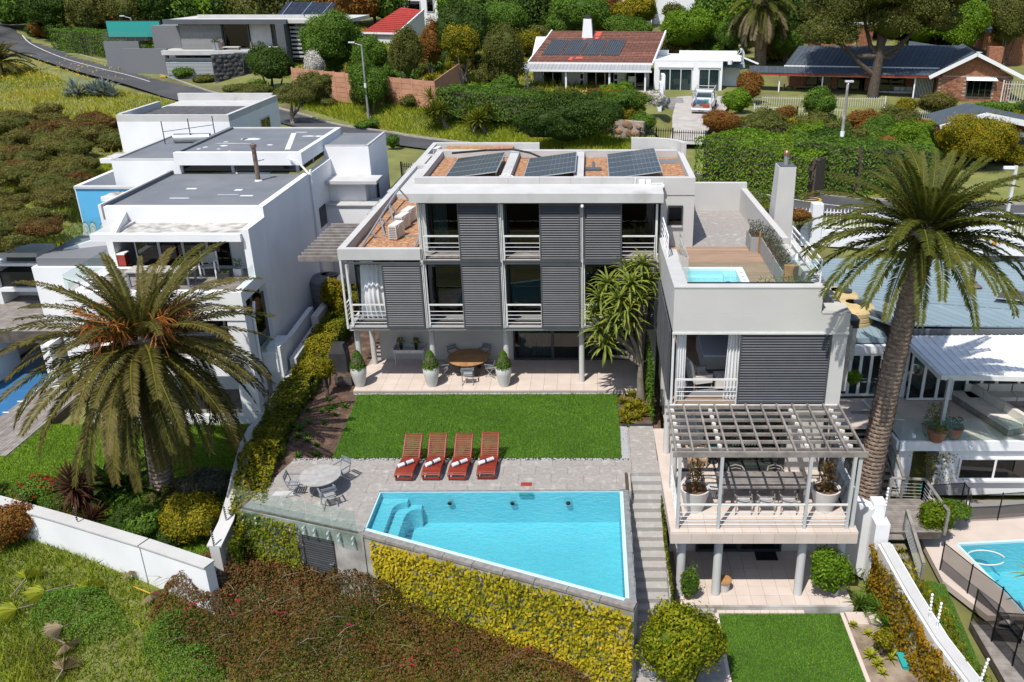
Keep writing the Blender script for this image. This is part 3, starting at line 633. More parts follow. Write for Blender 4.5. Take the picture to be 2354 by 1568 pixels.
wn=bx('window',M['charcoal'],H,-8.05,-5.35,37.72,37.80,2.45,2.80);bx('pane',M['pane_dark'],wn,-7.98,-5.42,37.715,37.72,2.5,2.76)
for px in(907,1126):
 x=F(px,770,37.7).x;tag(MB().box(x-.13,x+.13,37.60,37.79,2.30,2.62).box(x-.17,x+.17,37.56,37.79,2.62,2.66).build('wall_lamp',M['charcoal']),'dark wall lantern on the patio wall '+('left of' if px==907 else 'right of')+' the slot window','lantern','lanterns on the patio wall')
def glazed(x0,x1,y,z0,z1,n,parent,pane='pane',fr=.07,m='charcoal',name='door',trans=None):
 d=MB();w_=(x1-x0)/n
 d.box(x0,x1,y-.05,y+.05,z0,z0+fr).box(x0,x1,y-.05,y+.05,z1-fr,z1)
 for i in range(n+1):xx=x0+w_*i;d.box(max(x0,xx-fr/2-.01),min(x1,xx+fr/2+.01),y-.055,y+.055,z0+fr,z1-fr)
 if trans:d.box(x0+fr,x1-fr,y-.052,y+.052,trans,trans+.07)
 o=d.build(name,M[m],parent)
 for i in range(n):bx('pane',M[pane],o,x0+w_*i+.045,x0+w_*(i+1)-.045,y-.006,y+.006,z0+fr,z1-fr)
 return o
glazed(-3.70,.0,37.75,.1,2.84,2,H,fr=.12);glazed(.05,2.6,37.75,.1,2.84,2,H,fr=.12)
def curtain(name,label,x0,x1,y,z0,z1,m,folds=9,amp=.07,billow=0.,parent=None,along='x',flare=0):
 nu,nv=folds*6,10;V=[];Fs=[]
 for j in range(nv+1):
  t=j/nv
  for i in range(nu+1):
   s=i/nu;a=amp*math.sin(s*folds*6.283+.6*math.sin(3*t))*(.5+.5*t)+billow*math.sin(math.pi*t)*math.sin(math.pi*s)
   xx=x0+(x1-x0)*(s if not flare else .5+(s-.5)*(1+flare*t));zz=z1+(z0-z1)*t
   V.append((xx,y-a,zz) if along=='x' else(y-a,xx,zz))
 for j in range(nv):
  for i in range(nu):q=j*(nu+1)+i;Fs.append((q,q+1,q+nu+2,q+nu+1))
 mb=MB().add(V,Fs);o=mb.build(name,m,parent,smooth=True)
 if label:tag(o,label,'curtain')
 return o
curtain('curtain','pale curtain drawn behind the patio sliding door',-3.5,-1.95,38.2,.12,2.8,M['curtain'],9)
for px in(829,997,1165,1337):
 x=F(px,840,35.4).x;part('column',M['pale_wall'],H,lambda b:b.cyl((x,35.4,.1),(x,35.4,2.86),.125,n=18),smooth=True)
p=G(866,829,.1);part('column',M['pale_wall'],H,lambda b:b.cyl((p.x,37.3,.1),(p.x,37.3,2.86),.125,n=18),smooth=True)
EDGE=[-10.45,-7.13,-3.79,-.42,2.76]
def shutter_mesh(w_,h,pitch=.1):
 n=int((h-.16)/pitch);f=MB();t=.055
 f.box(0,t,-.03,.03,0,h).box(w_-t,w_,-.03,.03,0,h).box(t,w_-t,-.03,.03,0,.08).box(t,w_-t,-.03,.03,h-.08,h)
 fm=f.mesh('shutter',M['shutter'])
 ca,sa=math.cos(R(52)),math.sin(R(52));d=.052
 sm=MB().add([(t,-d*ca,-d*sa),(w_-t,-d*ca,-d*sa),(w_-t,d*ca,d*sa),(t,d*ca,d*sa),(t,-d*ca+.012,-d*sa-.006),(w_-t,-d*ca+.012,-d*sa-.006),(w_-t,d*ca+.012,d*sa-.006),(t,d*ca+.012,d*sa-.006)],
                  [(0,1,2,3),(7,6,5,4),(0,4,5,1),(2,6,7,3),(0,3,7,4),(1,5,6,2)]).mesh('slat',M['shutter'])
 return fm,sm,n
SH={}
def shutter(x,y,z,w_,h,parent,rz=0):
 k=(round(w_,2),round(h,2))
 if k not in SH:SH[k]=shutter_mesh(w_,h)
 fm,sm,n=SH[k];o=link('shutter',fm,parent,(x,y,z),(0,0,rz))
 for i in range(n):
  s=bpy.data.objects.new('slat',sm);COL.objects.link(s);s.parent=o;s.location=(0,0,.08+(h-.16)*(i+.5)/n)
 return o
def railing(x0,x1,y,z,parent,h=1.0,n=5,post=True):
 r=MB()
 if post:r.box(x0-.02,x0+.02,y-.02,y+.02,z,z+h).box(x1-.02,x1+.02,y-.02,y+.02,z,z+h)
 o=r.box(x0,x1,y-.03,y+.03,z+h-.06,z+h).build('railing',M['steel'],parent)
 for k in range(n-1):MB().cyl((x0,y,z+.14+k*(h-.3)/(n-1)*1.0),(x1,y,z+.14+k*(h-.3)/(n-1)),.014,n=6).build('rail',M['steel'],o)
 return o
def bay(i,lvl,side):
 """side 'R': shutter parked over the right half"""
 x0,x1=EDGE[i]+.08,EDGE[i+1]-.08;z=3.0 if lvl==0 else 6.05;h=2.88 if lvl==0 else 2.42;mid=(x0+x1)/2+(-.06 if side=='R' else .06);yf=34.86
 if side=='R':shutter(mid,yf,z-.06,x1-mid-.0,h,H);ox0,ox1=x0+.06,mid
 else:shutter(x0,yf,z-.06,mid-x0,h,H);ox0,ox1=mid,x1-.06
 railing(ox0,ox1,34.93,z,H,1.0)
 n=8;me=MB().box(ox0-.02,ox1+.02,0,.105,0,.03).mesh('deck_board',M['wood_grey'])
 for k in range(n):link('deck_board',me,H,(0,35.0+k*.115,z-.03))
 for xx in(x0,x1):MB().box(xx-.045,xx+.045,34.97,35.07,z-.15,z+h+.05).build('post',M['steel'],H)
 bx('rail_track',M['shutter'],H,x0-.03,x1+.03,34.83,34.89,z+h-.06,z+h+.02);bx('rail_track',M['shutter'],H,x0-.03,x1+.03,34.82,34.90,z-.14,z-.065)
 glazed(x0+.05,x1-.05,36.05,z,z+h+.0,2,H,fr=.08,trans=z+h-.55 if lvl==0 else None)
for i in range(4):bay(i,0,'R')
for i in(1,2):bay(i,1,'R')
bay(3,1,'L')
for x in EDGE[1:4]:
 for dx in(-.03,.03):MB().box(x+dx-.018,x+dx+.018,34.9,34.96,2.9,8.5).build('drainpipe',M['steel'],H)
bx('beam',PW,H,-10.55,2.8,34.98,35.06,2.74,2.86);bx('beam',PW,H,-7.2,2.8,34.91,35.0,5.88,5.99)
for y in(34.95,35.9):MB().box(-10.62,-10.54,y-.04,y+.04,2.86,6.0).build('post',M['steel'],H)
MB().box(-10.62,-10.54,34.99,35.86,5.92,5.99).build('beam',M['steel'],H)
mb=MB().box(-10.6,-10.55,34.99,35.86,3.95,4.0)
for k in range(4):mb.cyl((-10.58,34.99,3.2+k*.2),(-10.58,35.86,3.2+k*.2),.013,n=6)
mb.build('railing',M['steel'],H)
MB().add([(-7.4,34.55,8.52),(2.9,34.55,8.52),(2.9,35.76,8.52),(-7.4,35.76,8.52),(-7.4,34.55,8.9),(2.9,34.55,8.9),(2.9,35.76,9.02),(-7.4,35.76,9.02)],
         [(3,2,1,0),(4,5,6,7),(0,1,5,4),(1,2,6,5),(2,3,7,6),(3,0,4,7)]).build('eave',M['cap_white'],H)
for k in range(9):bx('parapet',M['cap_white'] if k<8 else PW,H,-7.35+k*1.294+.003,-7.35+(k+1)*1.294-.003,35.77,36.05,8.55,9.27)
bx('wall',PW,H,2.9,4.30,35.8,36.04,5.9,8.55);bx('wall',PW,H,4.05,4.3,36.05,41.7,5.9,9.27);bx('parapet',M['cap_white'],H,-7.35,4.05,41.42,41.72,6,9.3);bx('parapet',M['cap_white'],H,-7.35,-7.05,36.06,41.41,8.95,9.27)
for x in(-3.62,-.55):bx('roof_beam',M['cap_white'],H,x-.2,x+.2,36.06,41.41,8.9,9.26)
for x0,x1 in((-7.04,-3.83),(-3.41,-.76),(-.34,4.04)):bx('roof',M['gravel_roof'],H,x0,x1,36.06,41.4,8.7,8.98)
pts=[(2.6+1.7*math.cos(t),41.0+1.3*math.sin(t)) for t in np.linspace(0,math.pi*.55,9)]+[(1.9,42.3)]
MB().wallh(pts,.25,8.6,9.75).build('parapet',PW,H)
w2=bx('window',M['charcoal'],H,F(1534,480,35.8).x,F(1569,480,35.8).x,35.74,35.82,7.25,8.1);
bx('pane',M['pane_dark'],w2,F(1537,480,35.8).x,F(1566,480,35.8).x,35.735,35.739,7.31,8.04);bx('sill',M['cap_white'],w2,F(1534,480,35.8).x,F(1569,480,35.8).x,35.70,35.80,7.17,7.248)
bx('parapet',M['cap_white'],H,-10.65,-10.36,35.2,59,5.9,6.46);bx('parapet',M['cap_white'],H,-10.65,-7.05,34.9,35.19,5.99,6.46)
bx('roof',M['gravel_roof'],H,-10.35,-7.31,35.2,45.2,5.85,6.03);bx('roof',M['cap_white'],H,-10.35,-6.6,45.21,51.4,5.85,6.3);bx('roof',M['gravel_roof'],H,-10.0,-6.8,51.9,54.4,5.9,6.32);bx('roof',M['gravel_roof'],H,-9.6,-5.2,54.9,58.4,5.9,6.34)
for b in((-10.35,-6.4,51.42,51.85,5.9,6.5),(-10.35,-6.4,54.42,54.85,5.9,6.5),(-10.35,-3.5,58.42,58.8,5.9,6.5),(-10.34,-10.02,51.9,54.4,5.9,6.48)):bx('parapet',M['cap_white'],H,*b)
bx('wall',PW,H,-9.78,4.0,58.4,58.7,3,5.9);bx('roof',M['cap_white'],H,-5.1,4.0,41.75,58.3,5.7,5.95)
bx('parapet',M['concrete'],H,-11.9,-11.6,45,58,3,5.3)
def solar(name,label,x0,x1,y0,y1,z0,z1,n):
 t=thing(name,label,'solar panels',(x0,y0,z0),'solar arrays on the gravel roof');hh=(y1-y0)/n
 def P(s,y,up=0):return Vector((x0+(x1-x0)*s,y,z0+(z1-z0)*s+up))
 for k in range(n):
  a,b=y0+hh*k+.012,y0+hh*(k+1)-.012
  f=MB().add([P(0,a),P(1,a),P(1,b),P(0,b),P(0,a,.04),P(1,a,.04),P(1,b,.04),P(0,b,.04)],[(3,2,1,0),(4,5,6,7),(0,1,5,4),(1,2,6,5),(2,3,7,6),(3,0,4,7)]).build('solar_module',M['pv_frame'],t)
  MB().add([P(.012,a+.02,.042),P(.988,a+.02,.042),P(.988,b-.02,.042),P(.012,b-.02,.042)],[(0,1,2,3)]).build('backing',M['pv_back'],f)
  for i in range(12):
   for j in range(3):
    s0,s1=.02+.96*i/12+(.006 if i>=6 else 0),.02+.96*(i+1)/12-.004;c0,c1=a+.03+(b-a-.06)*j/3+.004,a+.03+(b-a-.06)*(j+1)/3-.004
    if j==0 and i==0:cm=MB()
    cm.quad(P(s0,c0,.045),P(s1,c0,.045),P(s1,c1,.045),P(s0,c1,.045))
  o=cm.build('cell',M['pv_cell'],f);o['kind']='stuff'
 for yy in(y0+.3,(y0+y1)/2,y1-.3):
  MB().beam(P(0,yy,-.03),P(1,yy,-.03),.05,.05).beam(P(.97,yy,-.03),(P(.97,yy).x,yy,8.98),.05,.05).build('support',M['galv'],t)
 for s in(.66,.78):b_=P(s,y0);MB().box(b_.x-.12,b_.x+.12,y0+.05,y0+.3,8.98,9.2).build('ballast_block',M['cap_white'],t)
 return t
solar('solar_array','tilted array of four solar modules, leftmost on the gravel roof',-6.2,-3.97,36.15,40.3,9.12,9.42,4)
solar('solar_array','tilted array of four solar modules between the two roof beams',-2.9,-.68,36.15,40.3,9.12,9.42,4)
solar('solar_array','larger array of five solar modules at the right of the gravel roof',.7,2.95,36.15,41.3,9.12,9.42,5)
tag(MB().tube([(-6.5,40.6,9.34),(-5,41.2,9.36),(-3.7,41.1,9.42),(-2.9,40.9,9.3),(-2.2,40.5,9.1)],.05).build('conduit',M['black']),'black cable conduit snaking behind the solar panels','conduit')
tag(MB().tube([(-4.2,36.5,9.05),(-3.6,36.45,9.3),(-2.9,36.2,9.05)],.025).tube([(-.8,36.5,9.05),(-.2,36.2,9.04),(.7,36.2,9.04)],.025).build('cable',M['white_plastic']),'white cable running between solar arrays on the gravel','cable')
tag(MB().box(-.02-.3,.42,38.4,38.9,8.98,9.06).box(.02,.12,38.9,40.2,8.98,9.04).build('vent_cover',M['dark_grey']),'dark flat vent cover on gravel beside the larger solar array','vent')
tag(MB().box(3.1,4.0,40.0,40.9,8.98,9.0).build('roof_plate',M['mid_grey']),'grey slate plate lying in the right corner of the gravel roof','plate')
p=G(1494,424,9.15);tag(MB().box(1.95,2.2,35.7,35.768,8.95,9.2).box(2.25,2.45,35.7,35.768,8.97,9.19).tube([(1.8,35.72,9.3),(1.8,35.72,8.95),(1.95,35.72,8.95)],.02).tube([(2.45,35.72,9.05),(2.95,35.72,9.05)],.02).build('junction_box',M['white_plastic']),'pair of white junction boxes on the front roof parapet','junction box')
def camera_dome(p,label,d=(0,-1,0)):
 t=MB().cyl(p,Vector(p)+Vector(d)*.1,.05,n=10).lathe([(.001,-.1),(.06,-.08),(.075,-.02),(.06,.04),(.02,.06)],Vector(p)+Vector(d)*.16,12).build('security_camera',M['white_plastic'],smooth=True);tag(t,label,'camera','security cameras on the house walls');return t
camera_dome((2.95,35.75,8.98),'white dome camera at the right end of the eave');camera_dome(F(1338,470,34.8),'white dome camera between shutters under the eave')
def aircon(p,rz,label,s=1.0,name='air_conditioner',grp='air conditioners on the flat roof'):
 t=thing(name,label,'air conditioner',(0,0,0),grp);w_,d,h=.85*s,.34*s,.62*s
 MB().box(-w_/2,w_/2,-d/2,d/2,.06,h).build('casing',M['ac_white'],t,local=True)
 g=MB().cyl((-.1*s,-d/2-.01,.34*s),(-.1*s,-d/2-.03,.34*s),.24*s,n=16).build('fan_grille',M['steel_grey'],t,local=True)
 for k in range(6):MB().box(-w_/2-.012,-w_/2,-d/2+.03,d/2-.03,.12+k*.08*s,.15+k*.08*s).build('louvre',M['charcoal'],t,local=True)
 MB().box(-w_/2+.08,-w_/2+.14,-d/2,d/2,0,.06).box(w_/2-.14,w_/2-.08,-d/2,d/2,0,.06).build('foot',M['galv'],t,local=True)
 t.location=p;t.rotation_euler=(0,0,rz);return t
for(px,py),lb in(((912,538),'front air conditioner of three on the left gravel roof'),((926,517),'middle air conditioner of three on the left gravel roof'),((940,503),'rear air conditioner of three on the left gravel roof')):
 q=G(px,py,6.2);aircon((q.x,q.y,6.03),R(78),lb,1.1)
q=G(1006,356,6.6);aircon((q.x,q.y,6.5),R(80),'small air conditioner alone at the rear of the left wing roof',.9)
fr=thing('screen_frame','galvanised steel frame leaning over the left gravel roof','frame',(-9.9,40,6))
for a,b in(((-10.0,36.0,6.1),(-10.0,44.5,6.75)),((-10.0,44.5,6.75),(-9.6,44.8,6.1)),((-10.0,38,6.25),(-9.6,38,6.04)),((-10,40,6.4),(-9.5,40,6.04)),((-10,42,6.56),(-9.5,42,6.04)),((-10,40,6.4),(-9.4,38.2,6.06)),((-10,42,6.56),(-9.4,40.2,6.06)),((-9.9,35.6,6.08),(-7.6,35.6,6.08)),((-7.7,35.7,6.1),(-7.6,39,6.4)),((-9.4,38.2,6.06),(-7.7,38.2,6.06))):
 MB().beam(a,b,.07,.07).build('bar',M['galv'],fr)
curtain('curtain','white curtain billowing out of the lowest left balcony door',-10.0,-8.95,35.75,3.05,5.5,M['curtain'],6,.06,.28,flare=.25)
curtain('curtain','pale curtain at the left of the upper left balcony door',-6.8,-6.2,36.4,6.1,8.3,M['curtain'],5)
bt=thing('bathtub','white freestanding bathtub inside the middle left balcony room','bathtub',(-5.9,37.4,3.03))
MB().lathe([(.01,0),(.42,.0),(.5,.06),(.6,.35),(.68,.62),(.65,.62),(.55,.3),(.4,.1),(.01,.08)],(-5.9,37.4,3.03),24).build('tub',M['cast_white'],bt,smooth=True)
def chest(name,label,x0,x1,y0,y1,z0,z1,m,cat):
 t=thing(name,label,cat,((x0+x1)/2,(y0+y1)/2,z0));MB().box(x0,x1,y0,y1,z0+.08,z1-.03).build('body',m,t);MB().box(x0-.02,x1+.02,y0-.02,y1+.02,z1-.03,z1).build('top',M['cast_white'],t)
 for sx in(x0+.04,x1-.04):
  for sy in(y0+.04,y1-.04):MB().box(sx-.03,sx+.03,sy-.03,sy+.03,z0,z0+.08).build('leg',m,t)
 return t
chest('cabinet','teal cabinet with white top inside the right balcony room',-2.35,-1.85,37.0,37.6,3.03,3.95,M['teal'],'cabinet')
tb=thing('stool','zigzag patterned pouffe inside the balcony room','pouffe',(-3.2,37.2,3.03));MB().lathe([(.28,0),(.33,.1),(.33,.34),(.28,.42),(.01,.43)],(-3.2,37.2,3.03),18).build('seat',M['mid_grey'],tb,smooth=True)
# ================================================================ TOWER WITH POOLED TERRACE
T=thing('terrace_tower','pale block with rooftop spa terrace above a shuttered bedroom','building',(5.9,30,0))
X0,X1,Y0=2.83,8.97,28.1
bx('wall',PW,T,X0,7.94,Y0-.05,Y0+.28,6.27,7.2);bx('wall',PW,T,X0,X1,Y0-.052,Y0+.28,5.55,6.268);bx('cap',M['cap_white'],T,X0-.02,7.96,Y0-.07,Y0+.3,7.202,7.25)
bx('cap',M['cap_white'],T,7.97,X1+.01,Y0-.07,Y0+.9,6.27,6.31);bx('flashing',M['steel'],T,X0-.02,X1+.02,Y0-.09,Y0-.055,5.5,5.58)
bx('wall',PW,T,X0,X0+.3,Y0+.29,35.6,5.55,7.2-.35);MB().add([(X0-.01,Y0+.3,6.851),(X0+.55,Y0+.3,6.851),(X0+.55,33.5,6.851),(X0-.01,33.5,6.851),(X0-.01,Y0+.3,7.2),(X0+.55,Y0+.3,7.2),(X0+.55,33.5,6.9),(X0-.01,33.5,6.9)],[(3,2,1,0),(4,5,6,7),(0,1,5,4),(1,2,6,5),(2,3,7,6),(3,0,4,7)]).build('parapet',M['cap_white'],T)
for(xa,ya,xb,yb,z) in((7.72,28.4,7.5,33.2,7.2),(7.5,33.2,7.22,41.6,7.45)):
 MB().prism([(xa,ya),(xa+.28,ya),(xb+.28,yb),(xb,yb)],2.8,z).build('parapet',PW,T)
bx('parapet',PW,T,4.32,7.5,41.62,41.9,2.8,7.7)
bx('roof_slab',M['slab_stone'],T,4.32,7.4,35.81,41.6,5.8,6.3);bx('roof_slab',M['pale_wall'],T,X0+.3,7.7,Y0+.3,35.79,5.8,6.22)
me=MB().box(3.15,7.62,0,.118,0,.03).mesh('deck_board',M['wood_deck'])
for k in range(58):link('deck_board',me,T,(0,28.75+k*.1215,6.27))
sp=thing('hot_tub','white hot tub with clear turquoise water behind the glass parapet','hot tub',(4.45,30.3,6.3));x0,x1,y0,y1=3.22,5.68,29.3,31.3
for b in((x0,x1,y0,y0+.16),(x0,x1,y1-.16,y1),(x0,x0+.18,y0+.161,y1-.161),(x1-.3,x1,y0+.161,y1-.161)):MB().box(*b,6.2,6.88).build('rim',M['white_plastic'],sp)
MB().box(x0+.18,x1-.3,y0+.16,y1-.16,6.22,6.3).build('basin',M['white_plastic'],sp);MB().box(x0+.181,x0+.55,y0+.161,y0+.6,6.3,6.72).box(x1-.75,x1-.301,y1-.62,y1-.161,6.3,6.72).box(x0+.181,x1-.76,y1-.45,y1-.161,6.3,6.6).build('seat',M['white_plastic'],sp)
MB().quad((x0+.18,y0+.16,6.79),(x1-.3,y0+.16,6.79),(x1-.3,y1-.16,6.79),(x0+.18,y1-.16,6.79)).build('spa_water',M['spa_water'],sp);MB().cyl((x1-.75,y0+.42,6.79),(x1-.75,y0+.42,6.84),.09,n=14).build('float',M['blue'],sp)
for k in range(3):MB().cyl((x1-.15,y0+.5+k*.4,6.88),(x1-.15,y0+.5+k*.4,6.9),.05,n=10).build('control',M['steel_grey'],sp)
def gpanel(name,label,a,b,z0,z1,parent=None,th=.014,cat='glass panel',grp=None,m='glass'):
 a,b=Vector((a[0],a[1],0)),Vector((b[0],b[1],0));d=(b-a).normalized();n=Vector((-d.y,d.x,0))*th/2
 Z0=z0 if hasattr(z0,'__len__') else(z0,z0);Z1=z1 if hasattr(z1,'__len__') else(z1,z1)
 o=MB().prism([xy(a-n),xy(b-n),xy(b+n),xy(a+n)],[Z0[0],Z0[1],Z0[1],Z0[0]],[Z1[0],Z1[1],Z1[1],Z1[0]]).build(name,M[m],parent)
 if label:tag(o,label,cat,grp)
 return o
gs=thing('glass_parapet','frameless glass screen round the spa terrace','glass fence',(5,28.5,7.2))
for k in range(3):gpanel('pane',None,(3.35+k*1.45,28.5),(3.35+(k+1)*1.45-.02,28.5),7.25,7.98,gs)
gpanel('pane',None,(3.33,28.52),(3.33,30.2),7.15,8.15,gs);gpanel('pane',None,(3.33,30.22),(3.33,31.9),7.0,8.1,gs)
bx('channel',M['black'],gs,3.31,7.7,28.46,28.54,7.21,7.255)
def slant_rail(a,b,h0,h1,parent,n=4,name='railing'):
 a,b=Vector(a),Vector(b);o=MB().beam(a+Vector((0,0,h1)),b+Vector((0,0,h1)),.05,.05).build(name,M['white_plastic'],parent)
 for t in(0,.5,1):q=a.lerp(b,t);MB().beam(q+Vector((0,0,h0)),q+Vector((0,0,h1)),.04,.04).build('post',M['white_plastic'],o)
 for k in range(n-1):z=h0+(h1-h0)*(k+1)/n;MB().cyl(a+Vector((0,0,z)),b+Vector((0,0,z)),.015,n=6).build('rail',M['white_plastic'],o)
 return o
slant_rail((X0+.1,32.2,6.8),(X0+.1,35.5,6.8),0,1.0,T);slant_rail((7.9,28.5,7.2),(7.75,32.6,7.25),0,.85,T)
def planter(name,label,x0,x1,y0,y1,z0,z1,m,seed,h=.5,pal='lf_grey',dens=70,leaf=.16):
 t=thing(name,label,'planter',((x0+x1)/2,(y0+y1)/2,z0));w_=.04
 for b in((x0,x1,y0,y0+w_),(x0,x1,y1-w_,y1),(x0,x0+w_,y0+w_,y1-w_),(x1-w_,x1,y0+w_,y1-w_)):MB().box(*b,z0,z1).build('side',m,t)
 MB().box(x0+w_,x1-w_,y0+w_,y1-w_,z0+.02,z1-.05).build('soil',M['soil'],t)
 r=np.random.default_rng(seed);n=int(dens*max(1,(x1-x0)*(y1-y0)*6));P=np.stack([r.uniform(x0,x1,n),r.uniform(y0,y1,n),z1+r.uniform(0,1,n)**1.4*h],1)
 V,Fq=leaves(P,np.stack([r.normal(0,1,n),r.normal(0,1,n),np.full(n,.2)],1),leaf,leaf*.22,.5,r=r);V=V-np.array(org(t))
 link('foliage',npmesh('foliage',V,Fq,M[pal],r.uniform(0,1,n)),t,None);return t
planter('planter','grey square planter of grasses beside the terrace paving',6.62,7.25,35.0,36.1,6.3,6.95,M['planter_grey'],1)
planter('planter','long grey planter with trailing plants along the terrace parapet',7.0,7.45,30.5,34.8,6.3,7.0,M['planter_grey'],2,.55)
planter('planter','low white planter of herbs behind the glass at the spa corner',5.9,7.4,28.8,29.25,6.3,6.85,M['white_plastic'],3,.45,'lf_mid')
bx('timber_frame',M['teak'],T,7.0,7.5,30.0,30.2,6.3,7.35);bx('timber_frame',M['teak'],T,6.95,7.02,34.85,35.0,6.3,7.2)
t=thing('garden_heater','steel post lamp standing behind the terrace glass','lamp',(7.3,29.6,6.3));MB().cyl((7.3,29.6,6.3),(7.3,29.6,7.75),.09,n=14).build('post',M['glass'],t);MB().lathe([(.2,7.75),(.19,7.78),(.07,7.95),(.01,7.96)],(7.3,29.6,0),16).build('hood',M['silver'],t,smooth=True)
ch=thing('chimney','tall pale tapering chimney beside the roof terrace','chimney',(8.3,37.2,2.8))
def taper(b,x0,x1,y0,y1,z0,X0_,X1_,Y0_,Y1_,z1):b.add([(x0,y0,z0),(x1,y0,z0),(x1,y1,z0),(x0,y1,z0),(X0_,Y0_,z1),(X1_,Y0_,z1),(X1_,Y1_,z1),(X0_,Y1_,z1)],[(3,2,1,0),(4,5,6,7),(0,1,5,4),(1,2,6,5),(2,3,7,6),(3,0,4,7)])
part('shaft',PW,ch,lambda b:taper(b,7.9,8.75,36.9,38.2,5.9,8.0,8.72,37.0,37.9,9.45));bx('base',PW,ch,7.85,8.85,36.8,38.3,2.8,5.898);bx('cap',M['dark_grey'],ch,8.03,8.69,37.03,37.87,9.452,9.49)
part('flue',M['galv'],ch,lambda b:b.cyl((8.35,37.4,9.49),(8.35,37.4,9.9),.1,n=14),smooth=True);part('cowl',M['copper'],ch,lambda b:b.lathe([(.14,9.9),(.15,9.98),(.1,10.08),(.02,10.12)],(8.35,37.4,0),14),smooth=True)
bx('wall',PW,T,8.44,X1,Y0,Y0+.25,2.72,5.548);bx('wall',PW,T,X1-.25,X1,Y0+.26,41,0,6.2);bx('floor_slab',PW,T,X0,X1,Y0-.05,36,2.5,2.72);bx('sill',M['steel'],T,X0,X1,Y0-.12,Y0-.055,2.6,2.74)
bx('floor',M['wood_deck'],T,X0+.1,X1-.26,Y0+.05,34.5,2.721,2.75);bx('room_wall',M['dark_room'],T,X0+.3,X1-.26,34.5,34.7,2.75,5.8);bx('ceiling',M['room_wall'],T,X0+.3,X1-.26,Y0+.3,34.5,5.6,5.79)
shutter(5.22,Y0-.02,2.78,3.2,2.72,T);railing(3.0,5.2,Y0-.04,2.76,T,1.0);MB().box(X0,X0+.08,Y0,Y0+.08,2.74,5.5).build('post',M['steel'],T)
bx('frame',M['steel_grey'],T,3.25,3.36,Y0+.3,Y0+.42,2.75,5.5)
curtain('curtain','white curtain hanging beside the bedroom shutter',4.85,5.35,Y0+.3,2.78,5.5,M['curtain'],5,.07,flare=.3);curtain('curtain','white curtain at the left of the bedroom opening',3.0,3.35,Y0+.25,2.78,5.5,M['curtain'],4,.06)
rug=MB().box(3.5,5.6,28.7,31.2,2.752,2.765).build('rug',M['mid_grey']);tag(rug,'grey woven rug on the bedroom floor','rug')
for y in(28.3,30.2,32.1):
 o=shutter(X0-.06,y,2.8,1.85,2.7,T,R(90))
bx('wall',PW,T,X0,X0+.2,28.36,35.6,2.72,5.54) if False else None
for(px,py) in((1523,928),(1531,1040),(1545,1120)):
 q=G(px,py,0);part('column',M['pale_wall'],T,lambda b:b.cyl((q.x,q.y,-.05),(q.x,q.y,2.6),.13,n=16),smooth=True)
# ---- deck level
dk=thing('dining_deck','raised beige tiled deck with steel rail beside the steps','deck',(5.9,26,0))
bx('slab',PW,dk,2.62,8.86,24.12,28.0,-.42,-.06);slabs(dk,[(2.62,24.1),(8.88,24.1),(8.88,28.0),(2.62,28.0)],0,.6,.6,M['tile_beige'],'floor_tile',y0=24.1,x0=2.62)
for k in range(9):bx('edge_tile',M['tile_beige'],dk,2.62+k*.695+.003,2.62+(k+1)*.695-.003,24.085,24.118,-.44,-.052)
MB().prism([(2.55,27.9),(2.62,24.2),(2.61,24.2),(2.61,34),(2.5,34)][:3]+[(3.2,28.02),(3.0,31.2),(2.5,31.2)],-.4,-.004).build('walkway',M['tile_beige'],dk)
for px in(1563,1646,1836,1922):
 x=F(px,1330,24.55).x;part('column',M['grey_wall'],dk,lambda b:b.cyl((x,24.55,-2.95),(x,24.55,-.42),.15,n=18),smooth=True)
pg=thing('pergola','weathered timber pergola with steel posts over the dining deck','pergola',(5.9,26,0));zt=2.86
xs_=np.linspace(2.72,8.82,12);
for x in xs_:MB().box(x-.03,x+.03,24.40,27.72,zt,zt+.09).build('rafter',M['wood_grey'],pg)
for k in range(7):y=24.72+k*.5;MB().box(2.62,8.9,y-.035,y+.035,zt-.10,zt-.002).build('beam',M['wood_grey'],pg)
MB().box(2.62,8.92,24.30,24.38,zt-.10,zt+.09).build('fascia',M['wood_grey'],pg)
PXp=[2.86,4.22,7.1,8.52]
for x in PXp:
 MB().box(x-.05,x+.05,24.28,24.36+.04,0,zt-.101).build('post',M['steel_grey'],pg);MB().box(x-.05,x+.05,24.42,27.75,zt-.22,zt-.102).build('bracket',M['steel'],pg)
 for k in range(6):MB().box(x-.055,x+.055,24.9+k*.5,24.96+k*.5,zt-.1,zt-.0).build('bracket',M['steel'],pg)
for a,b in zip(PXp[:-1],PXp[1:]):railing(a+.05,b-.05,24.32,.02,dk,.95,5,post=False)
for k in range(5):MB().beam((2.84,24.4,.18+k*.19),(2.84,27.0,.18+k*.19),.03,.03 if k<4 else .06).build('rail',M['steel'],dk)
for y in(25.6,27.0):MB().box(2.82,2.86,y-.02,y+.02,0,.98).build('post',M['steel'],dk)
sc_=thing('louvre_screen','tall grey louvred screen along the right side of the deck','screen',(8.7,26,0))
o=shutter(8.72,24.42,.04,3.5,2.5,sc_,R(90));MB().box(8.66,8.78,24.36,24.42,0,2.75).build('post',M['steel_grey'],sc_)
bx('wall',PW,T,7.15,8.7,28.0,28.25,0,2.49);bx('frame',M['charcoal'],T,8.45,8.6,27.92,28.0,0,2.49);bx('frame',M['charcoal'],T,6.95,7.14,27.9,28.1,0,2.49)
g1=bx('door',M['charcoal'],T,4.70,4.82,27.9,28.02,0,2.49);bx('pane',M['pane'],g1,4.82,6.95,27.95,27.97,.06,2.45);bx('sill',M['charcoal'],T,3.1,6.95,27.9,28.04,.002,.05)
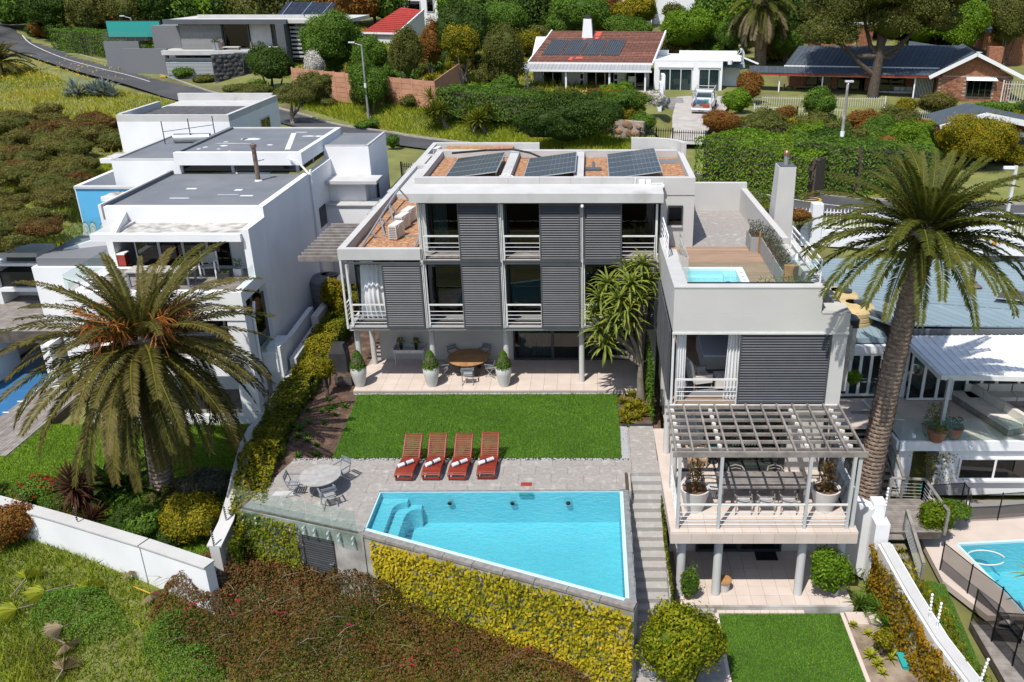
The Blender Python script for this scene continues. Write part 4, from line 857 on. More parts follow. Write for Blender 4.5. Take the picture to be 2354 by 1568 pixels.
bx('blind',M['charcoal'],T,4.6,7.15,27.75,27.88,2.3,2.48);bx('room_floor',M['tile_beige'],T,3.0,8.7,28.05,34,-.05,.0);bx('room_wall',M['dark_room'],T,2.9,8.7,34,34.2,0,2.5)
# ---- undercroft
uc=thing('undercroft',None,None,(6,26,-2.9));del uc['label'];del uc['category'];uc['kind']='structure'
bed('undercroft_base',[(2.9,23.95),(9.0,23.95),(9.0,28.6),(2.9,28.6)],-2.95,M['joint']);slabs(uc,[(3.05,23.95),(9.0,23.95),(9.0,28.5),(3.05,28.5)],-2.9,.5,.5,M['tile_beige'],'floor_tile')
for k in range(10):bx('kerb_tile',M['tile_beige'],uc,4.3+k*.3,4.3+k*.3+.29,23.72,23.86,-3.2,-3.04)
bx('step_edge',M['concrete'],uc,3.0,9.0,23.87,23.94,-3.2,-2.9)
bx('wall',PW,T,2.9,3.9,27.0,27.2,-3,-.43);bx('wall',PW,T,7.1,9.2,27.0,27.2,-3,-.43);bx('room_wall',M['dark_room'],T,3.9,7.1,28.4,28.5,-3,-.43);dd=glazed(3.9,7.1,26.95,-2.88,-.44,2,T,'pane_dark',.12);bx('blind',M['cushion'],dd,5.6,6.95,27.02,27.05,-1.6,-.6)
tag(MB().box(6.1,6.9,26.4,26.9,-2.895,-2.88).build('door_mat',M['black']),'black door mat on the undercroft tiles','mat')
st=thing('stool','round wooden topped stool half hidden by an undercroft column','stool',(4.65,24.75,-2.9));MB().cyl((4.65,24.75,-2.5),(4.65,24.75,-2.45),.26,n=20).build('seat',M['teak'],st);MB().lathe([(.18,-2.9),(.2,-2.7),(.23,-2.5)],(4.65,24.75,0),18).build('body',M['pot_white'],st,smooth=True)
# ---- steps beside the pool
ss=thing('garden_steps','long flight of grey stone steps between pool wall and deck','steps',(2,25,-1.5))
xs0,n=1.36,17;MB().box(1.30,2.6,27.84,27.93,-.3,-.008).box(1.345,1.42,26.62,27.83,-.6,-.008).build('riser',M['stair_stone'],ss)
for k in range(n):
 ya=27.86-k*.345;z=-.165*(k+1)
 MB().box(xs0,2.56+k*.006,ya-.36-(1.2 if k==n-1 else 0),ya,z-.5,z).build('step',M['stair_stone'],ss)
MB().prism([(2.57,22.0),(2.66,22.0),(2.62,27.9),(2.56,27.9)],[-3.2,-3.2,-.4,-.4],[-2.4,-2.4,-.02,-.02]).build('side_wall',M['concrete'],ss)
bed('path',[(1.36,18),(4.2,18),(4.2,23.9),(2.75,23.9),(2.7,21.5),(1.36,21.5)],-2.98,M['slab_stone'],.3)
bed('lawn_edging',[(4.2,17),(4.33,17),(4.33,23.72),(4.2,23.72)],-3.03,M['tile_beige'],.2);bed('lawn_edging',[(8.5,17),(8.63,17),(8.63,23.72),(8.5,23.72)],-3.03,M['tile_beige'],.2)
# ================================================================ WHITE HOUSE ON THE LEFT
W=thing('white_house','white stepped modern house with grey flat roofs left of the shuttered house','house',(-18,42,-1.5))
GR,DS=M['roof_grey'],M['dirty_slab']
XR,XL=-14.75,-22.3
bx('wall',WW,W,XR-.3,XR,38.2,45.3,-1.6,7.42);bx('wall',WW,W,XR-.3,XR-.002,36.2,38.19,4.5,6.95);bx('wall',WW,W,XR-.3,XR,45.31,53,-1,7.35)
bx('column',WW,W,XR-.75,XR+.05,34.3,35.1,-1.6,3.5);bx('wall',WW,W,XR-.35,XR-.001,37.2,38.19,-1.6,4.49);bx('column',WW,W,XL,XL+.7,34.3,35.1,-1.6,3.5)
bx('slab_edge',WW,W,XL,XR+.06,34.25,34.6,3.51,4.78);bx('balcony_slab',WW,W,XL,XR-.01,34.61,38.5,4.2,4.5);bx('slab_edge',WW,W,XL+.72,XR-.76,34.35,34.7,.85,1.62);bx('balcony_slab',WW,W,XL,XR-.36,34.71,38,1.2,1.5);bx('slab_edge',WW,W,XL+.72,XR-.76,34.35,34.6,-1.6,-1.1)
def boards(parent,x0,x1,y0,y1,z,m,w_=.14,along='x',name='deck_board',gap=.012):
 if along=='x':me=MB().box(0,x1-x0,0,w_-gap,0,.025).mesh(name,m);k=int((y1-y0)/w_);[link(name,me,parent,(x0,y0+i*w_,z)) for i in range(k)]
 else:me=MB().box(0,w_-gap,0,y1-y0,0,.025).mesh(name,m);k=int((x1-x0)/w_);[link(name,me,parent,(x0+i*w_,y0,z)) for i in range(k)]
boards(W,XL+.4,XR-.36,34.62,38.2,4.5,M['wood_grey'],.16);boards(W,XL+.4,XR-.4,34.72,37.4,1.5,M['wood_grey'],.2);bx('floor',M['wood_grey'],W,XL,XR-.36,34.61,38,-1.6,-1.35)
glazed(XL+1.4,XR-1.75,38.3,4.53,6.5,4,W,'pane_dark',.1,'steel_grey');bx('wall',WW,W,XR-1.74,XR-1.05,38.2,38.5,4.5,6.5);glazed(XR-1.04,XR-.31,38.3,4.53,6.5,1,W,'pane_dark',.08,'steel_grey')
bx('room_wall',M['dark_room'],W,XL+.1,XR-.31,42,42.2,-1.5,6.5);bx('wall',WW,W,XL,XL+.3,38.5,45.3,-1.6,7.42)
glazed(XL+.8,XR-.9,37.6,1.53,3.9,4,W,'pane_dark',.09,'steel_grey');bx('wall',WW,W,XL+.31,XR-.36,37.5,37.75,-1.6,1.19)
bx('ceiling',WW,W,XL+.01,XR-.76,35.11,38.1,3.9,4.19)
curtain('curtain','grey curtain behind the white house balcony glass',-17.5,-16.6,38.6,4.6,6.5,M['curtain_grey'],8)
bx('canopy',WW,W,-21.5,XR-.31,36.0,36.25,6.45,6.78);bx('canopy',DS,W,-20.6,XR-.31,36.26,38.19,6.5,6.66);bx('canopy',M['cap_white'],W,-21.5,-20.61,36.26,38.19,6.5,6.76)
bx('parapet',WW,W,-21.9,XR-.302,38.2,38.5,6.5,7.42);bx('roof',GR,W,-21.9,XR-.31,38.51,45.4,6.8,7.32);bx('parapet',GR,W,-22.05,-21.91,38.3,45.4,6.8,7.5)
MB().prism([(-20.75,36.3),(-20.5,36.3),(-20.9,38.19),(-21.2,38.19)],[6.67,6.67,6.67,6.67],[6.8,6.8,7.2,7.2]).build('parapet',WW,W)
for(px,py,w_,d) in((1640,545,.5,.25),(1535,626,.9,.12),(2040,556,.35,.3),(2110,605,.6,.2),(1950,595,1.0,.05)):
 q=G(px/2.139*.5745,(500+py/2.139)*.5745,7.33);bx('roof_patch',M['roof_patch'],W,q.x-w_/2,q.x+w_/2,q.y-d/2,q.y+d/2,7.321,7.328)
bx('roof_fascia',WW,W,-21.75,-15.1,45.35,45.7,7.78,8.43);bx('roof_fascia',WW,W,-15.35,-15.1,45.71,53,7.78,8.43);bx('roof',GR,W,-21.5,-15.36,45.71,53,7.78,8.36);bx('parapet',GR,W,-21.75,-21.51,45.71,53,7.78,8.47);bx('parapet',M['cap_white'],W,-21.75,-15.1,53.01,53.3,7,8.42)
bx('clerestory',M['pane_dark'],W,-21.5,-15.5,45.75,45.8,7.33,7.77);bx('clerestory',M['pane_dark'],W,-15.45,-15.4,45.81,52.9,7.36,7.77);bx('room_wall',M['dark_room'],W,-21.4,-16,46.6,46.7,7.3,7.75)
for x in(-21.6,-18.9,-15.5):bx('mullion',M['steel_grey'],W,x-.08,x+.08,45.68,45.74,7.32,7.77)
for y in(48,50.5,52.8):bx('mullion',M['steel_grey'],W,-15.39,-15.33,y-.06,y+.06,7.36,7.77)
r_=np.random.default_rng(4)
for(px,py,w_,d) in((2150,1190,1.0,.35),(2090,1190,.5,.2),(1980,1228,2.6,.06),(1915,1248,.5,.18),(1755,1260,.3,.15),(1700,1275,.3,.12),(1870,1275,.25,.1),(1960,1295,.25,.12),(1930,1215,.3,.1),(2310,1240,.35,.15)):
 q=G(px/2.139*.5745,py/2.139*.5745,8.37);mb=MB();n=9;mb.add([(q.x+math.cos(6.28*i/n)*w_/2*r_.uniform(.6,1.1),q.y+math.sin(6.28*i/n)*d*r_.uniform(.7,1.4),8.366) for i in range(n)],[tuple(range(n))]);mb.build('roof_patch',M['roof_patch'],W)
for(px,py,w_,d) in((495,1165,.9,.2),(595,1165,.6,.2),(450,1132,.9,.1)):
 q=G((1000+px/2.139)*.5745,py/2.139*.5745,8.37);mb=MB();n=9;mb.add([(q.x+math.cos(6.28*i/n)*w_/2*r_.uniform(.6,1.1),q.y+math.sin(6.28*i/n)*d*r_.uniform(.7,1.4),8.366) for i in range(n)],[tuple(range(n))]);mb.build('roof_patch',M['roof_patch'],W)
a_,b_=G((1000+375/2.139)*.5745,1140/2.139*.5745,8.366),G((1000+320/2.139)*.5745,1280/2.139*.5745,8.366);MB().beam(a_,b_,.28,.004).build('roof_patch',M['roof_patch'],W)
bx('wall',WW,W,-15.09,-12.55,49.2,53.6,2,8.02);bx('roof',GR,W,-15.0,-12.7,49.35,53.5,8.021,8.04);MB().box(-15.08,-12.56,49.21,49.34,8.021,8.1).box(-12.69,-12.56,49.35,53.58,8.021,8.1).build('parapet',M['cap_white'],W)
bx('canopy',M['cap_white'],W,-14.74,-11.9,47.6,49.19,6.25,6.42);bx('wall',WW,W,-14.74,-12.7,48.2,49.19,4.8,6.24);bx('wall',WW,W,-14.74,-11.7,47.4,48.19,.5,5.1);bx('cap',M['cap_white'],W,-14.73,-11.6,47.3,49.0,5.101,5.16)
ww=bx('window',M['steel_grey'],W,-12.56,-12.5,49.9,50.6,4.5,6.0);bx('pane',M['pane_dark'],ww,-12.50,-12.49,49.98,50.52,4.6,5.9);ww=bx('window',M['charcoal'],W,XR-.01,XR+.02,46.0,47.2,4.2,5.3);bx('pane',M['pane_dark'],ww,XR+.02,XR+.028,46.1,47.1,4.3,5.2)
part('drainpipe',M['white_plastic'],W,lambda b:b.tube([(XR+.1,45.1,7.6),(XR+.1,45.1,0)],.07));part('drainpipe',M['white_plastic'],W,lambda b:b.tube([(-15.75,45.25,8.15),(-15.2,44.9,8.1),(XR+.1,44.9,7.4)],.06));part('drainpipe',M['white_plastic'],W,lambda b:b.tube([(XR+.02,35.5,3.9),(XR+.12,35.0,3.3),(XR+.12,34.95,-1.4)],.065))
dw=bx('window',M['charcoal'],W,XR-.02,XR+.012,35.3,36.6,-1.3,1.1) if False else None
bx('balcony',WW,W,XR+.06,-14.05,35.4,37.4,.55,1.5);bx('pane',M['pane_dark'],W,XR-.2,XR-.15,35.15,37.15,1.6,3.8);gpanel('balustrade',None,(XR+.1,35.5),(-14.1,35.5),1.5,2.3,W)
fl=thing('flue','rusty steel flue standing on the grey roof of the white house','flue',(-16.9,44,7.3));q=G(594,416,7.32)
MB().cyl((q.x,q.y,7.3),(q.x,q.y,9.0),.11,n=14).build('pipe',M['rust_steel'],fl,smooth=True);MB().lathe([(.11,9.0),(.16,9.02),(.16,9.16),(.05,9.2)],(q.x,q.y,0),14).build('cowl',M['rust_steel'],fl);MB().lathe([(.2,7.325),(.13,7.4)],(q.x,q.y,0),14).build('collar',M['roof_patch'],fl);MB().beam((q.x,q.y,8.3),(q.x+.25,q.y+.5,8.3),.03,.03).build('bracket',M['rust_steel'],fl)
gs=thing('glass_balustrade','low glass balustrade round the white house balcony','glass fence',(-18,34.4,4.8))
gpanel('pane',None,(XL+.2,34.45),(XL+.2,38),4.8,5.5,gs);gpanel('pane',None,(XR-.02,34.5),(XR-.02,36.1),4.8,5.4,gs);bx('kerb',WW,gs,XR-.3,XR+.03,34.61,36.19,4.5,4.79)
tb=thing('balcony_table','long grey table on the white house balcony','table',(-18.6,36,4.53));MB().box(-20.1,-17.3,35.5,36.4,5.2,5.25).build('tabletop',M['table_grey'],tb)
for x in(-20,-17.45):
 for y in(35.6,36.3):MB().box(x-.04,x+.04,y-.04,y+.04,4.525,5.2).build('leg',M['frame_grey'],tb)
def armchair_simple(name,label,loc,rz,mframe,mseat,s=1.0,grp=None):
 t=thing(name,label,'chair',(0,0,0),grp);b=lambda n,m,*a:MB().box(*[q*s for q in a]).build(n,m,t,local=True)
 b('seat',mseat,-.24,.24,-.22,.24,.41,.45);b('backrest',mseat,-.24,.24,.235,.27,.5,.92)
 for x in(-.28,.28):
  b('leg',mframe,x-.028,x+.028,-.27,-.22,0,.64);b('leg',mframe,x-.028,x+.028,.23,.28,0,.95);b('armrest',mframe,x-.035,x+.035,-.28,.26,.642,.67)
 t.location=loc;t.rotation_euler=(0,0,rz);return t
q=G(484,636,4.53);armchair_simple('balcony_chair','white framed grey armchair on the white house balcony',(q.x,q.y,4.53),R(10),M['white_plastic'],M['table_grey'],1.15)
q=G(520,640,4.53);planter('planter','small dark planter beside the balcony chair',q.x-.35,q.x+.2,q.y-.15,q.y+.15,4.53,4.8,M['charcoal'],5,.1,'lf_mid',20)
q=G(548,632,4.53);planter('planter','white pot of yellow flowers at the right end of the white house balcony',q.x-.15,q.x+.2,q.y-.15,q.y+.15,4.53,4.85,M['white_plastic'],6,.45,'lf_lime',60)
q=G(283,608,4.53);b_=thing('storage_box','red and white cool box on the white house balcony','box',(q.x,q.y,4.53));MB().box(q.x-.25,q.x+.25,q.y-.2,q.y+.2,4.53,5.05).build('body',M['red'],b_);MB().box(q.x-.27,q.x+.27,q.y-.22,q.y+.22,5.05,5.12).build('lid',M['white_plastic'],b_)
bx('wall',WW,W,-27.2,XL-.01,40.2,44.5,-1.5,3.9);bx('roof',M['mid_grey'],W,-27,XL-.02,40.4,44.4,3.9,4.3);bx('wall',WW,W,-25.4,-21.8,46,53,2,7.88);bx('roof',GR,W,-25.2,-21.8,46.3,53,7.881,7.9);MB().box(-25.4,-25.21,46.01,53,7.881,7.98).box(-25.2,-21.8,46.01,46.25,7.881,7.96).build('parapet',M['cap_white'],W)
bx('canopy',DS,W,-24.9,-21.8,43.6,45.99,6.42,6.56);bx('canopy',WW,W,-24.9,-21.8,43.4,43.59,6.35,6.58)
mw=bx('mural_wall',M['blue_mural'],W,-26.75,-22.9,44.52,44.8,3.9,6.74);bx('cap',M['cap_white'],W,-26.8,-22.9,44.45,44.85,6.741,6.85);bx('wall',WW,W,-27.0,-26.76,44.86,51,2,6.8)
def disc(b,c,r,n=26):b.add([(c[0]+math.cos(6.283*i/n)*r,c[1],c[2]+math.sin(6.283*i/n)*r) for i in range(n)],[tuple(range(n))[::-1] if False else tuple(range(n))])
c_=F(287,458,44.5);part('mural_sun',M['mural_line'],mw,lambda b:disc(b,(c_.x,44.512,c_.z),.44));part('mural_sun',M['mural_sun'],mw,lambda b:disc(b,(c_.x,44.508,c_.z),.41))
for px,s in((198,1.0),(215,1.0),(237,.8)):
 c_=F(px,529,44.5);o=MB()
 hair=[(-.22,-.1),(-.2,.25),(-.1,.42),(.05,.45),(.18,.33),(.22,.1),(.2,-.1),(.32,-.2),(.3,-.75),(-.3,-.75),(-.33,-.22)]
 def sh(k,dy):return[(c_.x+x*s*k*.8,dy,c_.z+z*s*k) for x,z in hair]
 MB().add(sh(1.0,44.514),[tuple(range(11))]).build('mural_figure',M['mural_line'],mw);MB().add(sh(.9,44.51),[tuple(range(11))]).build('mural_figure',M['mural_fill'],mw);MB().add([(c_.x+x*s*.3,44.506,c_.z+z*s*.3+.05) for x,z in((-.3,-.5),(-.35,.3),(0,.6),(.35,.3),(.3,-.5),(0,-.8))],[tuple(range(6))]).build('mural_face',M['mural_line'],mw)
 MB().add([(c_.x+x*s*.26,44.502,c_.z+z*s*.26+.05) for x,z in((-.3,-.5),(-.35,.3),(0,.6),(.35,.3),(.3,-.5),(0,-.8))],[tuple(range(6))]).build('mural_face',M['mural_fill'],mw)
gs=thing('glass_balustrade','slanting glass balustrade in front of the blue mural','glass fence',(-25,42,4.3));gpanel('pane',None,(-26.3,41.9),(-24.7,42.7),(4.35,4.8),(5.3,5.8),gs);gpanel('pane',None,(-24.68,42.71),(-22.9,43.5),(4.8,5.3),(5.8,6.3),gs);MB().prism([(-26.4,41.75),(-22.9,43.35),(-22.95,43.5),(-26.45,41.92)],[3.9]*4,[4.34,5.2,5.2,4.34]).build('kerb',WW,gs)
dr=bx('door',M['pot_white'],W,F(132,560,40.1).x,F(157,560,40.1).x,40.1,40.19,1.2,3.2);ww=bx('window',M['steel_grey'],W,F(186,560,40.1).x,F(232,560,40.1).x,40.1,40.19,1.9,2.9);bx('pane',M['pane_dark'],ww,F(190,560,40.1).x,F(228,560,40.1).x,40.08,40.095,2.0,2.8)
bx('wall',WW,W,-29.2,-22.3,54.5,63.5,3,8.55);bx('roof',M['roof_dark'],W,-28.9,-22.6,55.9,60.6,8.551,8.6);bx('roof',M['cap_white'],W,-28.9,-22.6,60.61,63.3,8.551,8.62)
for b in((-29.2,-22.3,54.5,54.75,8.551,8.95),(-22.55,-22.3,54.76,63.5,8.551,8.95),(-29.2,-28.95,54.76,60,8.551,9.0),(-29.2,-22.56,63.2,63.5,8.551,9.1)):bx('parapet',M['cap_white'],W,*b)
bx('canopy',M['dirty_slab'],W,-29.6,-24,52.6,54.49,6.5,6.66);bx('canopy',WW,W,-29.6,-24,52.4,52.59,6.42,6.68);glazed(-28.6,-23.5,54.4,4.2,6.45,4,W,'pane_dark',.12,'steel_grey')
ww=bx('window',M['steel_grey'],W,-22.32,-22.27,59.6,61.4,6.9,7.9);bx('pane',M['pane_dark'],ww,-22.27,-22.262,59.7,60.45,7.0,7.8);bx('pane',M['pane_dark'],ww,-22.27,-22.262,60.55,61.3,7.0,7.8)
tag(MB().cyl((-24.2,51,8.15),(-22.2,51.2,8.15),.28,n=16).build('water_geyser',M['galv'],smooth=True),'silver water heater cylinder lying on the white house roof','water heater')
for x in(-24.6,-23.0,-22.2):pass
tag(MB().beam((-24.6,50.6,7.9),(-24.6,50.6,9.2),.04,.04).beam((-23.2,50.9,7.9),(-23.2,50.9,9.3),.04,.04).beam((-21.9,51.2,8.3),(-21.9,51.2,9.4),.04,.04).beam((-24.6,50.6,8.6),(-21.9,51.2,8.9),.03,.03).build('antenna_mast',M['charcoal']),'thin dark antenna masts beside the roof water heater','antenna')
bd=thing('timber_deck','weathered upper timber deck beside the white barbecue','deck',(-28,42,1.2));MB().box(-31.5,-22.4,38.6,47,.6,1.19).build('base',M['wood_dark'],bd);boards(bd,-31.5,-22.4,38.6,44.4,1.2,M['wood_grey'],.2)
bq=thing('barbecue','white plastered built-in barbecue with dark firebox and slab cap','barbecue',(-29.5,42,1.2));q0=G(88,700,1.2)
bX,bY=q0.x,q0.y
for b in((bX-2.0,bX-1.75,bY,bY+1.6,1.22,3.3),(bX+.75,bX+1.0,bY,bY+1.6,1.22,3.3),(bX-1.749,bX+.749,bY+1.3,bY+1.6,1.22,3.3),(bX-1.749,bX+.749,bY,bY+1.29,1.9,2.1)):MB().box(*b).build('wall',WW,bq)
MB().box(bX-2.05,bX+1.05,bY-.05,bY+1.65,3.3,3.45).build('top',WW,bq);MB().box(bX-1.2,bX+.2,bY+.3,bY+1.3,3.45,3.75).build('chimney',M['charcoal'],bq);MB().box(bX-1.7,bX+.6,bY-.0,bY+1.6,3.76,4.0).build('cap',M['cap_white'],bq);MB().box(bX-1.74,bX+.74,bY+.2,bY+1.28,2.11,2.9).build('firebox',M['black'],bq)
be=thing('bench','white plastered bench with timber seat left of the barbecue','bench',(bX-3,bY,1.2));MB().box(bX-4.6,bX-2.1,bY-1.2,bY-.1,1.6,1.75).build('seat',M['wood_grey'],be);MB().box(bX-2.5,bX-2.15,bY-1.15,bY-.15,1.2,1.6).build('leg',WW,be);MB().box(bX-4.8,bX-2.1,bY-.05,bY+.2,1.2,2.4).build('backrest',WW,be)
pd=thing('pool_deck','weathered boards round the covered pool of the white house','deck',(-26,36,-1.45));MB().box(-26.85,-24.4,31.5,40.1,-2.2,-1.49).box(-33,-30.0,31.5,42.7,-2.2,-1.49).build('base',M['wood_dark'],pd);boards(pd,-26.85,-24.4,31.5,40.1,-1.48,M['wood_grey'],.15,'y');boards(pd,-33,-30.0,31.5,42.7,-1.48,M['wood_grey'],.15,'y')
pc=thing('covered_pool','long pool hidden under a blue cover beside the timber deck','swimming pool',(-28.4,36,-1.6));MB().box(-30,-26.85,31,42.6,-1.9,-1.56).build('cover',M['pool_cover'],pc)
for k in range(9):MB().box(-26.98,-26.7,32+k*1.1,32.06+k*1.1,-1.455,-1.44).box(-30.2,-29.9,32+k*1.1,32.06+k*1.1,-1.455,-1.44).build('strap',M['white_plastic'],pc)
st=thing('timber_steps','broad grey timber steps from barbecue deck to covered pool','steps',(-31,41,0))
for k in range(9):MB().box(-34,-29.6,43.0-k*.38-.4-2.6,43.0-k*.38-2.6,1.0-k*.28,1.06-k*.28).build('step',M['wood_grey'],st)
MB().box(-29.58,-29.2,37.0,40.5,-1.5,.6).build('side_wall',WW,st)
bx('wall',WW,W,-26.0,-25.6,37.6,40.1,-1.6,.9);bx('wall',WW,W,-25.2,-22.5,38.2,38.5,-1.6,1.3);d_=bx('door',M['wood_dark'],W,-28.0,-27.0,40.25,40.32,-1.5,.6)
# ================================================================ BOUNDARY WALLS
bwl=thing('boundary_wall','pale curving wall with creeper between the white house lawn and main garden','wall',(-13.5,32,0))
BWz=[.2,.2,.2,.2,.2,.12,0,-.2,-.45,-.72];BW=[(-13.66,36.2),(-13.6,33.5),(-13.55,31.5)]+[xy(G(x,y,z)) for x,y,z in((610,950,.2),(585,985,.2),(565,1025,.12),(550,1085,0),(538,1140,-.2),(520,1200,-.45),(492,1258,-.72))]
MB().wallh(BW,.34,-3.6,BWz).build('wall_section',M['pale_wall'],bwl)
MB().wallh(BW,.5,BWz,[z+.06 for z in BWz]).build('coping',M['cap_white'],bwl)
MB().wallh([(-13.85,45.5),(-13.82,40.3)],.35,-2,1.3).build('wall_section',M['pale_wall'],bwl);MB().wallh([(-13.8,40.25),(-13.68,36.25)],.3,-2,.85).build('wall_section',M['pale_wall'],bwl);MB().wallh([(-14.35,41.5),(-14.2,36.4)],.25,-2,1.35).build('wall_section',WW,bwl);MB().box(-14.5,-13.9,35.5,36.1,-1.6,1.75).build('pillar',WW,bwl)
bed('passage',[(-15,36.2),(-13.9,36.2),(-13.9,47.3),(-15,47.3)],.1,M['concrete'],1.5)
ow=thing('garden_wall','long white rendered wall along the foot of the left garden','wall',(-17,25,-2))
OW=[(-30,30.0),(-25,28.3),(-21.8,27.15),(-18.9,26.05),(-15.35,24.62)];OW2=[(-15.3,24.6),(-12.6,23.42)]
MB().wallh(OW,.36,-4,-.82).build('wall_section',WW,ow);MB().wallh(OW2,.36,-4.2,-.82).build('wall_section',WW,ow);MB().wallh(OW,.46,-.82,-.76).build('coping',M['cap_white'],ow);MB().wallh(OW2,.46,-.82,-.76).build('coping',M['cap_white'],ow)
def spike(p,label,d=(1,0)):
 p=Vector(p);t=thing('electric_fence_bracket',label,'fence bracket',p,'electric fence brackets on the walls');MB().cyl(p,p+Vector((0,0,.62)),.02,n=6).build('post',M['galv'],t)
 for k in range(6):MB().cyl(p+Vector((0,0,.12+k*.085)),p+Vector((.05*d[0],.05*d[1],.12+k*.085)),.022,n=6).build('insulator',M['black'],t)
spike((-18.2,25.78,-.76),'black fence bracket midway along the white garden wall',(0,-1));spike((-20.6,26.65,-.76),'short black fence bracket on the white wall near the red flowers',(0,-1));spike((BW[8][0],BW[8][1],-.4),'grey fence bracket beside the creeper on the curving wall');spike((BW[9][0],BW[9][1],-.66),'lowest grey fence bracket where the curving wall ends')
gf=thing('glass_pool_fence','frameless glass pool fence on the terrace edge left of the pool','glass fence',(-10,24.8,0));ga,gb=Vector((-12.3,25.42,0)),Vector((-7.75,23.92,0))
for k in range(5):a,b=ga.lerp(gb,k/5+.004),ga.lerp(gb,(k+1)/5-.004);gpanel('pane',None,a,b,-.5,.95,gf)
for k in range(5):
 for s in(.22,.78):
  for z in(-.16,-.36):p=ga.lerp(gb,(k+s)/5);MB().cyl(p+Vector((0,.1,z)),p+Vector((-.02,-.06,z)),.035,n=8).build('standoff',M['steel_grey'],gf)
def tank(p,r,h,m,name,label,cat='water tank',grp=None):
 t=thing(name,label,cat,p,grp);n=9;prof=[(r*.98,0)]
 for k in range(n):z0,z1=h*k/n,h*(k+1)/n;prof+=[(r,z0+.02),(r,z1-.05),(r*.97,z1-.02)]
 prof+=[(r*.96,h),(r*.7,h*1.06),(r*.3,h*1.1),(r*.29,h*1.1)]
 MB().lathe(prof,p,32).build('body',m,t,smooth=False);MB().lathe([(r*.3,h*1.08),(r*.32,h*1.14),(r*.02,h*1.16)],Vector(p)+Vector((r*.35,-r*.1,-h*.03)),16).build('lid',M['charcoal'],t)
 for k in range(8):a=k*math.pi/4;MB().beam(Vector(p)+Vector((math.cos(a)*r*.35,math.sin(a)*r*.35,h*1.09)),Vector(p)+Vector((math.cos(a)*r*.95,math.sin(a)*r*.95,h*1.0)),.1,.06).build('rib',m,t)
 return t
q=G(737,703,.1);tank((-14.62+.6,43.6,.1),.95,2.1,M['tank_grey'],'water_tank','round grey ribbed water tank between the white house and shuttered house')
pb=thing('timber_pergola','row of weathered beams bridging white house and shuttered house','pergola',(-12.7,40,4.5))
for k in range(12):y=35.3+k*.46;MB().box(-12.45,-10.66,y-.06,y+.06,5.82,6.04).build('beam',M['wood_grey'],pb)
# ================================================================ RIGHT-HAND NEIGHBOUR
N=thing('neighbour_house','low white house with blue ribbed metal roofs beside the tall palm','house',(16,36,-.6))
def ribroof(parent,a,b,c,d,m,step=.35,name='roof_sheet',th=.06):
 """a-b eave, d-c ridge; ribs run a->d"""
 a,b,c,d=map(Vector,(a,b,c,d));up=(b-a).cross(d-a).normalized();up=up if up.z>0 else-up;n=max(1,int((b-a).length/step))
 for i in range(n):
  s0,s1=i/n,(i+1)/n;p,q,r,t=a.lerp(b,s0),a.lerp(b,s1),d.lerp(c,s1),d.lerp(c,s0);mb=MB()
  mb.add([p-up*th,q-up*th,r-up*th,t-up*th,p,q,r,t],[(3,2,1,0),(4,5,6,7),(0,1,5,4),(1,2,6,5),(2,3,7,6),(3,0,4,7)])
  w_=(q-p)*.16;mb.add([p+up*.002,p+w_+up*.002,t+(r-t)*.16+up*.002,t+up*.002,p+w_*.25+up*.04,p+w_*.75+up*.04,t+(r-t)*.12+up*.04,t+(r-t)*.04+up*.04],[(4,5,6,7),(0,1,5,4),(1,2,6,5),(2,3,7,6),(3,0,4,7)]);mb.build(name,m,parent)
R0,R1=G(1915,612,3.2),G(2170,735,2.9)
ribroof(N,(10.3,39.6,2.75),(10.3+.01,44.6,3.1),(24,43.0,3.25),(24,36.2,2.85),M['metal_blue'],.3)
MB().beam((10.25,39.5,2.75),(13.2,36.4,2.8),.35,.3).build('gutter',M['dark_grey'],N)
ribroof(N,(13.3,35.75,2.72),(24,35.2,2.72),(24,36.15,2.86),(10.4,39.4,2.78),M['metal_blue'],.5)
ribroof(N,(9.6,35.7,2.1),(13.2,35.8,2.1),(13.2,38.9,2.5),(9.6,39.4,2.5),M['metal_blue'],.3)
bx('fascia',M['dark_grey'],N,13.25,24,35.05,35.19,2.35,2.75);bx('fascia',M['metal_blue'],N,9.5,13.2,35.55,35.69,1.9,2.15)
ribroof(N,(14.2,31.9,2.1),(24,31.4,2.1),(24,35.0,2.55),(13.6,35.0,2.5),M['metal_white'],.32);MB().beam((14.15,31.85,2.02),(24,31.35,2.02),.12,.2).build('gutter',M['steel'],N);MB().beam((14.15,31.9,2.0),(13.5,35.0,2.4),.12,.22).build('gutter',M['steel'],N)
bx('wall',WW,N,9.4,10.6,35.2,35.45,-3,1.9);bx('wall',WW,N,9.4,14.0,35.2,35.45,1.55,1.899);glazed(10.61,13.4,35.3,-.58,1.54,6,N,'pane',.11,'metal_white');bx('wall',WW,N,13.41,14.1,35.15,35.4,-.6,2.3);glazed(14.12,18,34.9,-.58,1.7,6,N,'pane',.11,'metal_white');glazed(18.02,24,34.9,-.58,1.9,6,N,'pane',.11,'metal_white')
bx('room_floor',M['pot_white'],N,10,24,35.5,40,-.7,-.59);bx('room_wall',M['room_wall'],N,9.6,24,40,40.2,-.6,2.4);bx('wall',WW,N,9.4,9.6,35.5,43,-1,1.89);bx('room_wall',M['dark_room'],N,14,24,37.2,37.3,-.58,2.0)
bx('column',M['steel_grey'],N,14.45,14.6,31.75,31.9,-.6,2.0)
bx('terrace_slab',M['tile_beige'],N,12.7,24,31.3,35.15,-.75,-.62);bx('slab_edge',WW,N,12.68,24,31.18,31.29,-1.05,-.6);MB().beam((12.6,31.25,-.83),(12.2,35,-.83),.12,.45).build('slab_edge',WW,N);bx('terrace_slab',M['tile_beige'],N,10.3,12.69,32.5,35.15,-.75,-.63)
